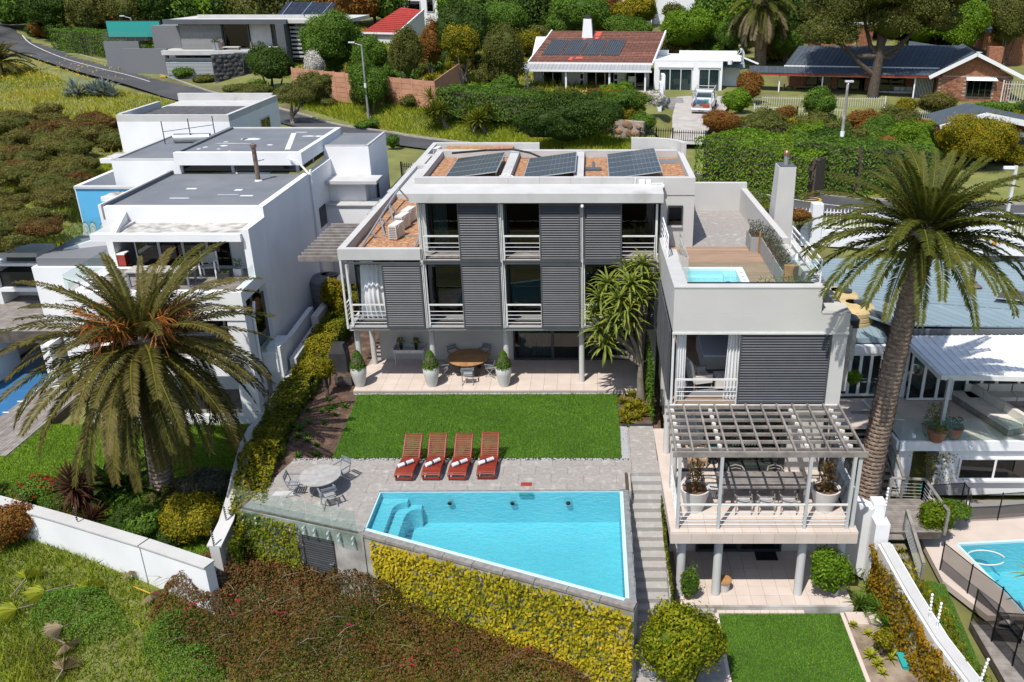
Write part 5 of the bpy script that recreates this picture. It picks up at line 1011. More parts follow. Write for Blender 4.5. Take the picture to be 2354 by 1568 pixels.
bx('wall',WW,N,14.4,24,31.35,31.6,-3.3,-1.051);bx('column',WW,N,12.75,13.35,31.4,32.0,-3.3,-1.051);bx('wall',M['dark_room'],N,12.6,14.4,33.2,33.4,-3.3,-1.051);bx('wall',WW,N,14.4,14.6,31.61,33.2,-3.3,-1.051)
ww=bx('window',M['metal_white'],N,15.3,18.6,31.26,31.34,-2.45,-1.45);bx('pane',M['pane_dark'],ww,15.38,16.75,31.25,31.258,-2.38,-1.52);bx('pane',M['pane_dark'],ww,16.85,18.5,31.25,31.258,-2.38,-1.52);bx('sill',WW,ww,15.1,18.7,31.15,31.34,-2.56,-2.46)
gs=thing('glass_balustrade','glass balustrade along the neighbour terrace edge','glass fence',(15,31.3,-.6))
for k in range(7):gpanel('pane',None,(12.75+k*1.4,31.28),(12.75+(k+1)*1.4-.03,31.28),-.6,.42,gs)
for k in range(3):a=Vector((12.72,31.3,0)).lerp(Vector((12.25,34.8,0)),k/3);b=Vector((12.72,31.3,0)).lerp(Vector((12.25,34.8,0)),(k+1)/3-.01);gpanel('pane',None,a,b,-.6,.42,gs)
fl=thing('flue','dark flue pipe on the blue metal roof behind the tall palm','flue',(15,40,3));q=G(2232,658,3.0);MB().cyl((q.x,q.y,2.9),(q.x,q.y,3.95),.11,n=12).build('pipe',M['charcoal'],fl,smooth=True);MB().cyl((q.x,q.y,3.95),(q.x,q.y,4.15),.2,n=14).build('cowl',M['charcoal'],fl);MB().box(q.x-.4,q.x+.4,q.y-.35,q.y+.35,3.02,3.06).build('base',M['rust_steel'],fl)
t=thing('solar_array','black solar panel at the right edge of the blue metal roof','solar panels',(18,38,3));q=G(2330,682,3.1);MB().prism([(q.x-1.0,q.y-.2),(q.x+2,q.y-1.2),(q.x+2.4,q.y+.4),(q.x-.2,q.y+.9)],3.08,3.12).build('frame',M['pv_frame'],t);MB().prism([(q.x-.9,q.y-.18),(q.x+2,q.y-1.12),(q.x+2.35,q.y+.35),(q.x-.2,q.y+.83)],3.121,3.126).build('module',M['pv_cell'],t)
sc2=thing('chimney','square steel chimney with louvred dark cap beside the tan tanks','chimney',(9.6,36.2,0));q=F(1955,740,34.0);MB().box(q.x-.25,q.x+.25,33.8,34.3,1.9,3.35).build('shaft',M['galv'],sc2)
for k in range(4):MB().box(q.x-.3,q.x+.3,33.75,34.35,3.36+k*.09,3.41+k*.09).build('louvre',M['charcoal'],sc2)
MB().add([(q.x-.32,33.73,3.72),(q.x+.32,33.73,3.72),(q.x+.32,34.37,3.72),(q.x-.32,34.37,3.72),(q.x,34.05,3.92)],[(0,1,4),(1,2,4),(2,3,4),(3,0,4),(3,2,1,0)]).build('cap',M['dark_grey'],sc2)
MB().box(8.2,8.6,33.0,37.0,1,3.5).build('utility_wall',M['concrete']);tag(bpy.data.objects['utility_wall'],'short raw concrete wall beside the tan water tanks','wall');MB().box(7.9,9.3,28.6,33.5,3,5.5).build('flat_roof',M['concrete'],T)
for px,py,r,lb in((1915,668,1.05,'rear tan water tank with ribbed lid'),(1950,695,1.05,'front tan water tank near the concrete wall')):
 q=G(px,py,3.0);tank((q.x+.1,q.y-.2,.7),r,2.2,M['tank_tan'],'water_tank',lb,grp='tan water tanks')
tag(MB().tube([(10.9,37.2,3.1),(11.1,37.0,3.1),(11.1,37.0,.9)],.05).build('tank_pipe',M['white_plastic']),'white plastic pipe beside the front tan tank','pipe')
t=MB().cyl(F(1940,812,35.15),F(1940,812,35.15)+Vector((0,-.12,.02)),.1,n=10);tag(t.build('wall_lamp',M['white_plastic']),'small white lamp on the neighbour wall beside the glass doors','lamp')
camera_dome(F(2097,1000,31.15)+Vector((0,0,.05)),'white camera at the corner of the neighbour terrace');camera_dome(F(2228,1026,31.15),'white camera below the neighbour glass balustrade')
def sofa(name,label,loc,rz,L=2.6,D=.95,mb_='wood_grey'):
 t=thing(name,label,'sofa',(0,0,0));B=lambda n,m,*a:MB().box(*a).build(n,M[m],t,local=True)
 B('base',mb_,0,L,0,D,.05,.3)
 for k in range(3):B('seat_cushion','cushion',.02+k*L/3,(k+1)*L/3-.02,.02,D-.25,.3,.48)
 for k in range(3):B('back_cushion','cushion',.03+k*L/3,(k+1)*L/3-.03,D-.3,D-.1,.49,.85)
 B('back_panel',mb_,0,L,D-.08,D,.301,.62)
 t.location=loc;t.rotation_euler=(0,0,rz);return t
q=G(2262,930,-.6);sofa('corner_sofa','wood framed cushioned sofa on the neighbour terrace',(16.1,35.0,-.6),R(-72),3.6,1.0);sofa('corner_sofa','cushioned sofa under the white neighbour roof at the picture edge',(16.6,34.2,-.6),R(0),3.2,.9);sofa('indoor_sofa','dark sofa seen through the neighbour folding doors',(14.4,36.8,-.59),R(-75),1.6,.9,'wood_dark')
def potplant(name,label,p,r,h,m,pal,fh,fr,n=160,leaf=.12,seed=0,cat='pot plant',grp=None,cone=False):
 t=thing(name,label,cat,p,grp);MB().lathe([(.01,0),(r*.62,0),(r*.8,h*.4),(r*.98,h*.85),(r*1.03,h),(r*.92,h),(r*.9,h*.93),(.01,h*.92)],p,24).build('pot',M[m],t,smooth=True)
 rr=np.random.default_rng(seed);s=rr.uniform(0,1,n);a=rr.uniform(0,6.28,n);rad=fr*np.sqrt(rr.uniform(.05,1,n))*(1-.85*s if cone else 1-.4*s)
 P=np.stack([rad*np.cos(a),rad*np.sin(a),h*.95+s*fh],1);V,Fq=leaves(P,np.stack([np.cos(a),np.sin(a),np.full(n,.7)],1),leaf,leaf*.5,.6,r=rr)
 link('foliage',npmesh('foliage',V,Fq,M[pal],rr.uniform(0,1,n)),t,None);return t
for(px,py,r,lb,pal,fh,m) in((2132,1000,.3,'conical potted shrub on the neighbour terrace corner','lf_lime',1.0,'terracotta'),(2160,990,.34,'leaning lime green potted shrub on the neighbour terrace','lf_gold',.8,'terracotta'),(2150,1012,.42,'wide terracotta bowl behind the neighbour glass','lf_mid',.4,'terracotta'),(2190,1005,.36,'grey leaved potted herb behind the neighbour glass','lf_grey',.45,'terracotta')):
 q=G(px,py,-.6);potplant('potted_shrub',lb,(q.x,q.y,-.6),r,.5,m,pal,fh,r*1.1,220,.1,int(px),grp='pots on the neighbour terrace')
wst=thing('wooden_stair','weathered open wooden stair beside the tall palm trunk','stairs',(11.3,31,-1.5))
for k in range(12):y=33.9-k*.36;z=-.62-k*.14;MB().box(11.35,12.25,y-.28,y,z-.04,z).build('step',M['wood_grey'],wst)
for x in(11.3,12.3):MB().beam((x,34,-.75),(x,29.7,-2.35),.07,.26).build('stringer',M['wood_grey'],wst)
def wirerail(a,b,h,parent,n=6,posts=2):
 a,b=Vector(a),Vector(b);o=MB().beam(a+Vector((0,0,h)),b+Vector((0,0,h)),.12,.05).build('handrail',M['wood_grey'],parent)
 for i in range(posts):p=a.lerp(b,i/(posts-1));MB().box(p.x-.05,p.x+.05,p.y-.05,p.y+.05,p.z-.1,p.z+h-.03).build('post',M['wood_grey'],o)
 for k in range(n):MB().cyl(a+Vector((0,0,.12+k*(h-.2)/n)),b+Vector((0,0,.12+k*(h-.2)/n)),.008,n=5).build('wire',M['steel_grey'],o)
wirerail((12.38,34,-.6),(12.38,29.6,-2.25),.95,wst,7,3);wirerail((11.2,31.2,-1.7),(11.2,29.7,-2.25),.95,wst,5,2)
lan=thing('wooden_landing','weathered timber landing and lower stair behind the ivy wall','deck',(11.6,28.5,-2.2));boards(lan,10.6,13.2,27.3,29.6,-2.3,M['wood_grey'],.14);MB().box(10.6,13.2,27.3,29.6,-2.6,-2.31).build('base',M['wood_dark'],lan)
for k in range(5):y=27.3-k*.36;MB().box(10.75,11.7,y-.3,y,-2.42-k*.17,-2.38-k*.17).build('step',M['wood_grey'],lan)
wirerail((11.8,27.4,-2.3),(11.85,25.4,-3.2),.95,lan,7,2);wirerail((11.9,29.6,-2.3),(13.2,29.5,-2.3),.95,lan,5,2);wirerail((13.2,29.5,-2.3),(13.3,27.3,-2.3),.95,lan,5,2);wirerail((10.7,29.8,-2.3),(11.2,29.7,-2.3),.95,lan,5,2)
pw=thing('party_wall','white stepped party wall between dining deck and palm','wall',(9.3,28,-1));
for b in((9.15,9.4,29.6,33.5,-3,1.9),(9.16,9.41,28.0,29.59,-3,1.0),(9.2,9.5,26.6,27.99,-3.2,.1)):MB().box(*b).build('wall_section',WW,pw)
MB().wallh([(9.45,26.55),(10.0,25.9)],.4,-3.2,-.25).build('wall_section',WW,pw);MB().box(9.9,10.4,25.3,25.88,-3.2,-.55).build('pillar',WW,pw);MB().box(9.95,10.4,25.9,26.4,-3.2,-.1).build('pillar',WW,pw)
aircon((10.0,32.6,-.4),R(15),'white air conditioner on the party wall left of the palm',1.1,grp='air conditioners on walls')
iw=thing('ivy_wall','white capped wall clad in ivy between the lower garden and neighbour','wall',(10.6,22,-2));IW=[(10.25,25.15),(10.35,22.5),(10.5,20.5),(10.85,18.5),(11.3,16.5)]
MB().wallh(IW,.5,-4.2,-1.25).build('wall_section',WW,iw);MB().wallh(IW,.34,-1.25,-1.18).build('coping',M['cap_white'],iw)
def efence(p,label,dx=.0):
 p=Vector(p);t=thing('electric_fence_bracket',label,'fence bracket',p,'white electric fence brackets');MB().beam(p,p+Vector((dx,0,.95)),.035,.035).build('post',M['white_plastic'],t)
 for k in range(6):q=p+Vector((dx,0,.95))*(.25+k*.14);MB().lathe([(.01,-.03),(.04,-.02),(.04,.02),(.01,.03)],q,8).build('insulator',M['white_plastic'],t)
efence((10.5,20.9,-1.18),'white electric fence bracket midway along the ivy wall');efence((10.42,21.3,-1.18),'second white fence bracket midway along the ivy wall',-.05);efence((10.85,18.6,-1.18),'white electric fence bracket at the near end of the ivy wall',.1);efence((10.2,25.5,-.1),'white electric fence bracket on the pillar above the ivy wall')
np_=thing('neighbour_pool','small bright pool inside a black mesh fence at right','swimming pool',(16,26,-3.25));NPL=[(14.15,27.75),(19,28.15),(19,20.5),(15.0,23.7),(14.85,24.5)]
bed('pool_paving',[(12.9,30.8),(24,30.8),(24,28.16),(19,28.16),(14.14,27.76),(14.84,24.5),(14.99,23.69),(13.6,23.75),(12.75,25.6)],-3.18,M['tile_beige'],.25)
MB().prism(NPL,-4.7,-4.6).build('pool_floor',M['pool_paint'],np_)
for i in range(5):
 a,b=Vector((*NPL[i],0)),Vector((*NPL[(i+1)%5],0));d=(b-a).normalized();n=Vector((-d.y,d.x,0))*.1
 MB().prism([xy(a),xy(b),xy(b+n),xy(a+n)],-4.7,-3.17).build('pool_wall',M['pool_paint'],np_)
MB().add([(x,y,-3.25) for x,y in NPL[::-1]],[tuple(range(5))]).build('pool_water',M['water'],np_)
tag(MB().tube([(14.9+.7*math.cos(t),27.0+.45*math.sin(t),-3.23) for t in np.linspace(0,5.6,20)],.03).build('cleaner_hose',M['pot_white']),'pale pool cleaner hose floating in the right pool','hose')
bed('planter_wall',[(13.0,29.4),(18,29.9),(18,30.2),(13.0,29.7)],-2.75,M['pale_wall'],.5)
nd=thing('sun_deck','weathered timber deck in front of the right pool','deck',(15.5,21,-3.2));MB().prism([(12.9,23.5),(14.9,23.55),(15.1,23.2),(19,20.2),(19,15),(12.9,15)],-3.5,-3.21).build('base',M['wood_dark'],nd)
for k in range(30):
 y=23.3-k*.26;c=clip([(12.9,23.5),(14.9,23.55),(15.1,23.2),(19,20.2),(19,15),(12.9,15)],(12.9,19,y-.25,y))
 if c:MB().prism(c,-3.21,-3.185).build('deck_board',M['wood_grey'],nd)
def meshfence(path,z,h,label,name='pool_fence'):
 t=thing(name,label,'fence',(*path[0],z))
 for a,b in zip(path[:-1],path[1:]):
  A,B=Vector((*a,z)),Vector((*b,z));gpanel('mesh_panel',None,a,b,z+.05,z+h,t,.01,m='mesh_black');MB().beam(A+Vector((0,0,h)),B+Vector((0,0,h)),.025,.025).build('rail',M['black'],t)
  for p in(A,B):MB().cyl(p,p+Vector((0,0,h+.06)),.025,n=6).build('post',M['black'],t)
meshfence([(12.85,26.2),(13.35,24.9),(13.9,23.7),(14.1,22.4),(13.2,22.5),(13.0,23.6)],-3.18,1.2,'black mesh pool fence round the lawn corner');meshfence([(13.2,22.5),(13.4,21.4),(13.6,20.0),(13.8,18.4),(14.0,17)],-3.18,1.2,'black mesh pool fence crossing the timber sun deck');meshfence([(13.4,29.55),(14.9,29.7),(14.92,29.3)],-2.75,1.1,'black mesh fence panel by the round shrubs');meshfence([(15.0,29.2),(16.3,29.3),(18.5,29.6)],-3.1,1.2,'black mesh fence behind the right pool')
bird=thing('bird','grey brown long billed bird standing on the timber sun deck','bird',(15.3,20.6,-3.185));q=G(2311,1445,-3.18);bp_=Vector((q.x,q.y,-3.185))
MB().tube([bp_+Vector(v) for v in((-.26,.05,.2),(-.15,.03,.24),(0,0,.27),(.12,0,.3),(.18,0,.38),(.22,0,.42),(.3,-.01,.38),(.36,-.02,.31))],[.015,.07,.10,.085,.04,.04,.018,.008],10).build('body',M['table_grey'],bird,smooth=True)
for s in(-.03,.03):MB().cyl(bp_+Vector((0,s,0)),bp_+Vector((.01,s,.2)),.01,n=6).build('leg',M['charcoal'],bird)
q=F(2165,1050,33.1);tag(curtain('wetsuit',None,13.25,13.6,33.1,-3.1,-1.2,M['blue'],2,.08),'dark blue wetsuit hanging in the shaded doorway','wetsuit')
t=thing('hanging_basket','trailing yellow plant in a hanging white basket','hanging plant',(14.3,31.3,-1.6));MB().lathe([(.02,-1.85),(.16,-1.75),(.2,-1.6)],(14.35,31.2,0),14).build('pot',M['white_plastic'],t);rr=np.random.default_rng(3);n=420;P=np.stack([rr.normal(0,.38,n),-.1+rr.normal(0,.14,n),.35-rr.uniform(0,1,n)**1.5*1.3],1);V,Fq=leaves(P,rr.normal(0,1,(n,3)),.12,.06,.5,r=rr);link('foliage',npmesh('foliage',V,Fq,M['lf_gold'],rr.uniform(0,1,n)),t,None)
tag(MB().tube([(14.35,31.2,-2.0),(14.25,31.15,-2.9),(14.1,30.9,-3.1),(14.3,30.7,-3.15)],.06).build('waste_pipe',M['white_plastic']),'white drain pipe below the hanging basket','pipe');tag(MB().tube([(13.95,31.25,-2.6),(13.9,31.2,-2.75),(13.9,31.2,-3.05),(13.97,31.2,-3.12)],[.05,.11,.11,.05]).build('pool_chlorinator',M['teal']),'teal pool float hanging beside the drain pipe','float');tag(MB().box(14.55,14.75,31.25,31.34,-2.75,-2.5).build('meter_box',M['white_plastic']),'small white box on the lower neighbour wall','box')
t=thing('irrigation_box','green plastic irrigation box in the bare bed by the ivy wall','box',(9.6,19.5,-3.1));q=G(2083,1517,-3.0);MB().box(q.x-.2,q.x+.2,q.y-.3,q.y+.3,-3.25,-3.0).build('body',M['teal'],t);MB().box(q.x-.22,q.x+.22,q.y-.32,q.y+.32,-3.0,-2.97).build('lid',M['teal'],t)
# ================================================================ HOUSES ACROSS THE ROAD
XF=None
_mesh0=MB.mesh
def _meshx(s,name,mats,smooth=False,off=Vector((0,0,0))):
 if XF is not None and s.v:s.v=[tuple(XF@Vector(q)) for q in s.v]
 return _mesh0(s,name,mats,smooth,off)
MB.mesh=_meshx
def frame(o,deg):return Matrix.Translation(Vector(o))@Matrix.Rotation(R(deg),4,'Z')
def tileroof(name,m,parent,a,b,c,d,rows,cols=0,lift=.05):
 """overlapping courses from eave a-b up to ridge d-c; each course its own part"""
 a,b,c,d=map(Vector,(a,b,c,d));n=(b-a).cross(d-a).normalized();n=n if n.z>0 else-n
 for i in range(rows):
  t0,t1=i/rows,(i+1.12)/rows;p,q,r,s=a.lerp(d,t0),b.lerp(c,t0),b.lerp(c,min(1,t1)),a.lerp(d,min(1,t1));mb=MB()
  if not cols:mb.add([p,q,r,s,p+n*lift,q+n*lift,r+n*.012,s+n*.012],[(3,2,1,0),(4,5,6,7),(0,1,5,4),(1,2,6,5),(3,0,4,7)])
  else:
   for j in range(cols):
    u0,u1=j/cols,(j+.96)/cols;P,Q,R_,S=p.lerp(q,u0),p.lerp(q,u1),s.lerp(r,u1),s.lerp(r,u0);h=lift*random.uniform(.8,1.25)
    mb.add([P+n*h,Q+n*h,R_+n*.012,S+n*.012,P,Q],[(0,1,2,3),(4,5,1,0)])
  mb.build(name,m,parent)
# ---- brown tiled house with veranda
XF=frame(G(1213,210,6.25),-5);o_=XF.translation.copy()
B1=thing('tiled_house','white house with brown tiled roof, veranda and black heating panels','house',o_)
bx('wall',PW,B1,.2,11.6,2.4,8.6,-1,2.5);bx('veranda_floor',M['tile_beige'],B1,-.3,11.8,-.3,2.39,-.8,.12)
MB().add([(.0,2.3,2.5),(11.7,2.3,2.5),(11.7,6.3,4.55),(0,6.3,4.55),(11.7,9,2.5),(0,9,2.5)],[(0,1,2),(0,2,3),(1,4,2),(0,3,5)]).build('wall',WW,B1)
tileroof('tile_course',M['tile_brown'],B1,(-.1,1.6,2.5),(11.9,1.6,2.5),(13.0,6.6,5.1),(1.6,6.6,5.1),20,34);MB().add([(1.6,6.62,5.1),(13.0,6.62,5.1),(12.2,10.5,2.8),(1,10.5,2.8)],[(0,1,2,3)]).build('roof',M['tile_brown'],B1)
for a,b in(((-.15,1.55,2.5),(1.6,6.6,5.12)),((11.95,1.55,2.5),(13.05,6.6,5.12)),((13.05,6.6,5.12),(12.4,10.5,2.8)),((-.1,1.52,2.45),(11.95,1.52,2.45))):MB().beam(a,b,.12,.2).build('barge_board',WW,B1)
MB().add([(11.9,1.7,2.4),(12.3,9.6,2.4),(12.95,6.6,5.0)],[(0,1,2)]).build('wall',WW,B1)
def rf(s,t,up=.06):a=Vector((-.1,1.6,2.5)).lerp(Vector((11.9,1.6,2.5)),s);b=Vector((1.6,6.6,5.1)).lerp(Vector((13,6.6,5.1)),s);return a.lerp(b,t)+Vector((0,-.4,.9))*up
for k in range(4):
 s0,s1=.065+k*.163,.065+k*.163+.148;MB().add([rf(s0,.22,.1),rf(s1,.22,.1),rf(s1,.68,.1),rf(s0,.68,.1),rf(s0,.22),rf(s1,.22),rf(s1,.68),rf(s0,.68)],[(0,1,2,3),(4,5,1,0),(5,6,2,1),(7,4,0,3)]).build('heating_panel',M['pv_black'],B1)
 for j in range(8):MB().add([rf(s0+(s1-s0)*j/8,.22,.115),rf(s0+(s1-s0)*(j+.22)/8,.22,.115),rf(s0+(s1-s0)*(j+.22)/8,.68,.115),rf(s0+(s1-s0)*j/8,.68,.115)],[(0,1,2,3)]).build('heating_tube',M['pv_cell'],B1)
for s,t,w_,h in((.405,.82,.05,.14),(.42,.72,.035,.08),(.31,.06,.03,.1),(.36,.1,.06,.07),(.32,.7,.03,.04)):MB().add([rf(s,t,.075),rf(s+w_,t,.075),rf(s+w_,t+h,.075),rf(s,t+h,.075)],[(0,1,2,3)]).build('roof_patch',M['tile_redfix'],B1)
c0=rf(.34,.86);part('chimney',WW,B1,lambda b:taper(b,c0.x-.55,c0.x+.55,c0.y-.5,c0.y+.5,c0.z-.5,c0.x-.38,c0.x+.38,c0.y-.35,c0.y+.35,c0.z+1.5));MB().box(c0.x-.3,c0.x+.3,c0.y-.25,c0.y+.25,c0.z+1.5,c0.z+1.85).build('chimney_cowl',M['charcoal'],B1)
ribroof(B1,(-.5,-.5,2.05),(11.8,-.5,2.05),(11.8,1.55,2.42),(-.5,1.55,2.42),M['metal_grey'],.35);MB().beam((-.5,-.55,1.98),(11.9,-.55,1.98),.12,.16).build('gutter',WW,B1)
for x in(.05,3.75,7.9,11.3):MB().box(x-.08,x+.08,-.35,-.2,.12,2.0).build('post',WW,B1)
for x0,x1,n in((1.2,3.1,2),(5.5,8.2,3),(9.3,11.2,2)):glazed(x0,x1,2.32,.14,2.15,n,B1,'pane_dark',.09,'steel_grey')
for x in(5.0,8.35):
 for k in range(3):o2=bx('window',WW,B1,x-.2,x+.2,2.34,2.4,.3+k*.6,.85+k*.6);bx('pane',M['pane_dark'],o2,x-.15,x+.15,2.33,2.339,.35+k*.6,.8+k*.6)
for k in range(2):bx('step',M['tile_beige'],B1,5.2+k*.1,8.6-k*.1,2.0+.15*k,2.4,.12+.1*k,.22+.1*k)
for x,s in((1.5,.5),(2.9,.3)):curtain('curtain',None,x-s/2,x+s/2,2.5,.2,2.1,M['cushion'],4,.04,parent=B1)
bx('wall',WW,B1,12.1,18.6,1.3,9.5,-1.2,2.75);bx('roof',M['white_plastic'],B1,12.1,20.5,1.7,9,2.76,2.8);MB().box(12.1,18.6,1.3,1.6,2.76,2.9).box(12.11,13.4,6.8,7.3,2.81,3.3).box(14.5,20.4,8.8,9.1,2.81,3.1).build('parapet',WW,B1)
bx('wall',WW,B1,18.61,20.4,3.6,9.0,-1.2,2.75);ribroof(B1,(18.65,2.3,2.1),(20.8,2.6,2.1),(20.8,3.6,2.5),(18.65,3.6,2.5),M['metal_blue'],.3)
for x0,x1,n in((12.6,15.7,3),(16.4,18.3,2)):
 glazed(x0,x1,1.24,-.2,2.1,n,B1,'pane',.08,'steel_grey');curtain('curtain',None,x0+.1,x1-.1,1.29,-.15,2.05,M['curtain_grey'] if 0 else M['cast_white'],int((x1-x0)*4),.03,parent=B1);bx('lintel',WW,B1,x0-.1,x1+.1,1.16,1.29,2.2,2.32)
XF=None
rw=thing('garden_wall','white stepped wall running beside the concrete driveway steps','wall',G(1540,220,6));q=G(1530,236,5.9)
for k,(x,y,zt) in enumerate(((5.85,77.6,7.3),(6.1,79.2,8.0),(6.35,80.7,8.5))):MB().box(x-.15,x+.15,y-.8,y+.8,4.6,zt).build('wall_section',WW,rw)
for k in range(5):bx('step',M['planter_grey'],rw,6.6,8.3,80.4+k*.3,80.7+k*.3,5.2,5.75+k*.14)
dl=[((1535,332,5.0),(1612,334,5.0)),((1545,300,5.4),(1628,300,5.4)),((1545,268,5.75),(1655,268,5.75)),((1552,240,5.9),(1680,240,5.9)),((1555,224,5.95),(1690,214,5.95))];mb=MB()
for a,b in zip(dl[:-1],dl[1:]):mb.quad(*[G(*q)+Vector((0,0,.05)) for q in(a[0],a[1],b[1],b[0])])
mb.build('driveway',M['driveway'])['kind']='structure'
# ---- brick house
XF=frame(G(1790,224,5.75),-9);o_=XF.translation.copy();B2=thing('brick_house','long face brick house with slate blue roof and white gable trim','house',o_);BK=M['brick_far']
def brickwall(parent,x0,x1,y,z0,z1,nmax=300,bw=.46,bh=.16,holes=()):
 """coursed facing bricks, slightly uneven, on a mortar wall"""
 bx('wall',M['mortar'],parent,x0,x1,y,y+.22,z0,z1);xf_=XF;globals().update(XF=None);mes=[MB().box(0,bw-.03,-.025-.008*k,0,0,bh-.03).mesh('brick',M['brick']) for k in range(3)];globals().update(XF=xf_);n=0;far=MB();r=0;z=z0
 while z+bh<=z1+.01:
  x=x0-(bw/2 if r%2 else 0)
  while x<x1:
   if x>=x0-.01 and x+bw<=x1+.02 and not any(h[0]-.1<x+bw/2<h[1]+.1 and h[2]-.06<z+bh/2<h[3]+.06 for h in holes):
    far.box(x,x+bw-.03,y-.03,y,z,z+bh-.03) if n>=nmax else BRK.append((x,y,z,parent,mes[n%3]))
    n+=1
   x+=bw
  z+=bh;r+=1
 if far.v:o=far.build('brickwork',M['brick_far'],parent);o['kind']='stuff'
BRK=[]
_saveXF=XF;XF=None
def flushbricks():
 for x,y,z,parent,me in BRK:
  p=_saveXF@Vector((x,y,z));link('brick',me,parent,p,(0,0,R(-9)))
 BRK.clear()
XF=_saveXF
L_=20.0
bx('wall',BK,B2,1.0,14.2,2.6,9,-1,2.3);bx('veranda_floor',M['tile_beige'],B2,-.5,14.5,-.3,2.59,-.9,.05)
for x0,x1 in((2.6,5.0),(5.6,8.2),(9.2,12.0)):glazed(x0,x1,2.5,.1,2.0,2,B2,'pane_dark',.1,'wood_dark')
for x in(-.1,3.9,8.3,12.3):MB().box(x-.06,x+.06,-.25,-.13,.05,2.05).build('post',WW,B2)
MB().beam((-.2,-.2,2.08),(12.4,-.2,2.08),.1,.14).build('gutter',WW,B2);MB().beam((-3,-.5,2.2),(14.6,-.5,2.2),.12,.22).build('fascia',M['tile_red'],B2)
ribroof(B2,(-3,-.6,2.32),(14.6,-.6,2.32),(14.6,1.2,2.75),(-3,1.2,2.75),M['slate'],.35);ribroof(B2,(.3,1.25,2.8),(15.2,1.25,2.8),(17,6.0,4.5),(1.8,5.5,4.3),M['slate'],.42);MB().beam((.3,1.2,2.78),(14.6,1.2,2.78),.1,.14).build('gutter',WW,B2)
ribroof(B2,(13.6,-.7,2.2),(14.0,7,2.6),(17.6,7,4.6),(17.3,-.7,4.15),M['slate'],.45);ribroof(B2,(21.8,-.7,2.2),(21.6,7,2.4),(17.6,7,4.6),(17.3,-.7,4.15),M['slate'],.45);MB().add([(12.5,7,3.2),(17.6,7.02,4.62),(22,9,3.4),(13,9.5,4.6)],[(0,1,2,3)]).build('roof',M['slate'],B2)
for a,b in(((13.4,-.8,2.15),(17.3,-.8,4.25)),((17.3,-.8,4.25),(22.0,-.8,2.1))):MB().beam(a,b,.08,.32).build('barge_board',WW,B2)
brickwall(B2,14.4,20.9,-.2,-1.0,2.3,300,.5,.17,holes=((16.9,19.2,.45,1.95),));MB().add([(14.4,-.15,2.3),(20.9,-.15,2.3),(17.3,-.15,4.1)],[(0,1,2)]).build('gable',BK,B2);bx('wall',BK,B2,14.4,20.9,.05,8,-1,2.3)
ww=bx('window',M['wood_dark'],B2,16.9,19.2,-.3,-.18,.4,1.95)
for k in range(4):bx('pane',M['pane'],ww,17.0+k*.54,17.5+k*.54,-.31,-.301,.48,1.88)
curtain('curtain',None,17.0,19.1,-.27,.5,1.88,M['cushion'],10,.02,parent=B2)
MB().add([(16.8,-.2,2.2),(19.4,-.2,2.2),(19.5,-.75,1.95),(16.75,-.75,1.95)],[(0,1,2,3)]).build('awning',WW,B2)
dd=bx('door',M['wood_dark'],B2,12.6,14.3,1.0,1.1,.1,2.0)
for k in range(12):MB().box(12.65+k*.135,12.69+k*.135,.95,.99,.12,1.98).build('security_bar',M['steel'],dd)
bx('chimney',BK,B2,19.6,20.9,4.4,5.3,2.2,4.5);bx('chimney',BK,B2,7.5,8.9,6.2,7.2,4,6.3);bx('roof',M['metal_grey'],B2,5.2,9.5,6.0,7.6,6.31,6.45)
XF=None;flushbricks();XF=_saveXF
part('satellite_dish',M['pot_white'],B2,lambda b:b.lathe([(.02,0),(.3,.06),(.5,.18)],(18.6,4.8,3.8),16))
XF=None
def simple_table(name,label,p,w_,d,h,m,cat='table',rz=0):
 t=thing(name,label,cat,(0,0,0));MB().box(-w_/2,w_/2,-d/2,d/2,h-.05,h).build('tabletop',M[m],t,local=True)
 for x in(-w_/2+.06,w_/2-.06):
  for y in(-d/2+.06,d/2-.06):MB().box(x-.04,x+.04,y-.04,y+.04,0,h-.051).build('leg',M[m],t,local=True)
 t.location=p;t.rotation_euler=(0,0,rz);return t
q=G(1852,218,5.8);simple_table('veranda_table','orange timber table on the brick house veranda',(q.x,q.y,5.8),2.6,.9,.8,'teak');armchair_simple('veranda_chair','orange folding chair left of the brick house veranda table',(q.x-2,q.y-.4,5.8),R(70),M['teak'],M['teak'],1.1);armchair_simple('veranda_chair','orange chair right of the brick house veranda table',(q.x+1.2,q.y-.7,5.8),R(200),M['teak'],M['teak'],1.1)
for(px,py),lb in(((1990,218),'grey wicker sofa left of the dark pine trunk'),((2030,221),'grey wicker sofa right of the dark pine trunk'),((2072,222),'grey wicker armchair with striped throw on the brick house veranda')):
 q=G(px,py,5.8);sofa('veranda_sofa',lb,(q.x-.8,q.y,5.8),R(-9),1.8,.8,'wicker_dark')
# ---- modern grey house up the road
MH=thing('grey_modern_house','low grey flat roofed house with glass front and wide deck','house',(-38,96,7));DG=M['dark_grey']
P=lambda x,y,Y:F(x,y,Y)
xl,xr_=P(415,100,98).x,P(664,100,98).x;zd=9.15;zr=11.75
bx('roof_slab',DG,MH,xl-1.2,xr_+.2,97.3,97.8,zr,zr+.45);bx('roof_slab',M['pale_wall'],MH,xl-1.0,xr_+6.5,97.81,108,zr+.05,zr+.42);bx('roof_rim',M['cap_white'],MH,xl+1,xr_+5.5,101,101.4,zr+.43,zr+.75)
bx('deck_slab',M['cap_white'],MH,xl-1.6,xr_-4,96.6,99.8,zd-.45,zd);bx('column',DG,MH,xr_-.9,xr_,97.0,98.6,5.5,zr);bx('wall',M['dark_room'],MH,xl-1,xr_+6,104,104.3,6,zr);bx('wall',M['mid_grey'],MH,xl-3.6,xl-.2,99.5,104,5.5,zr-.3)
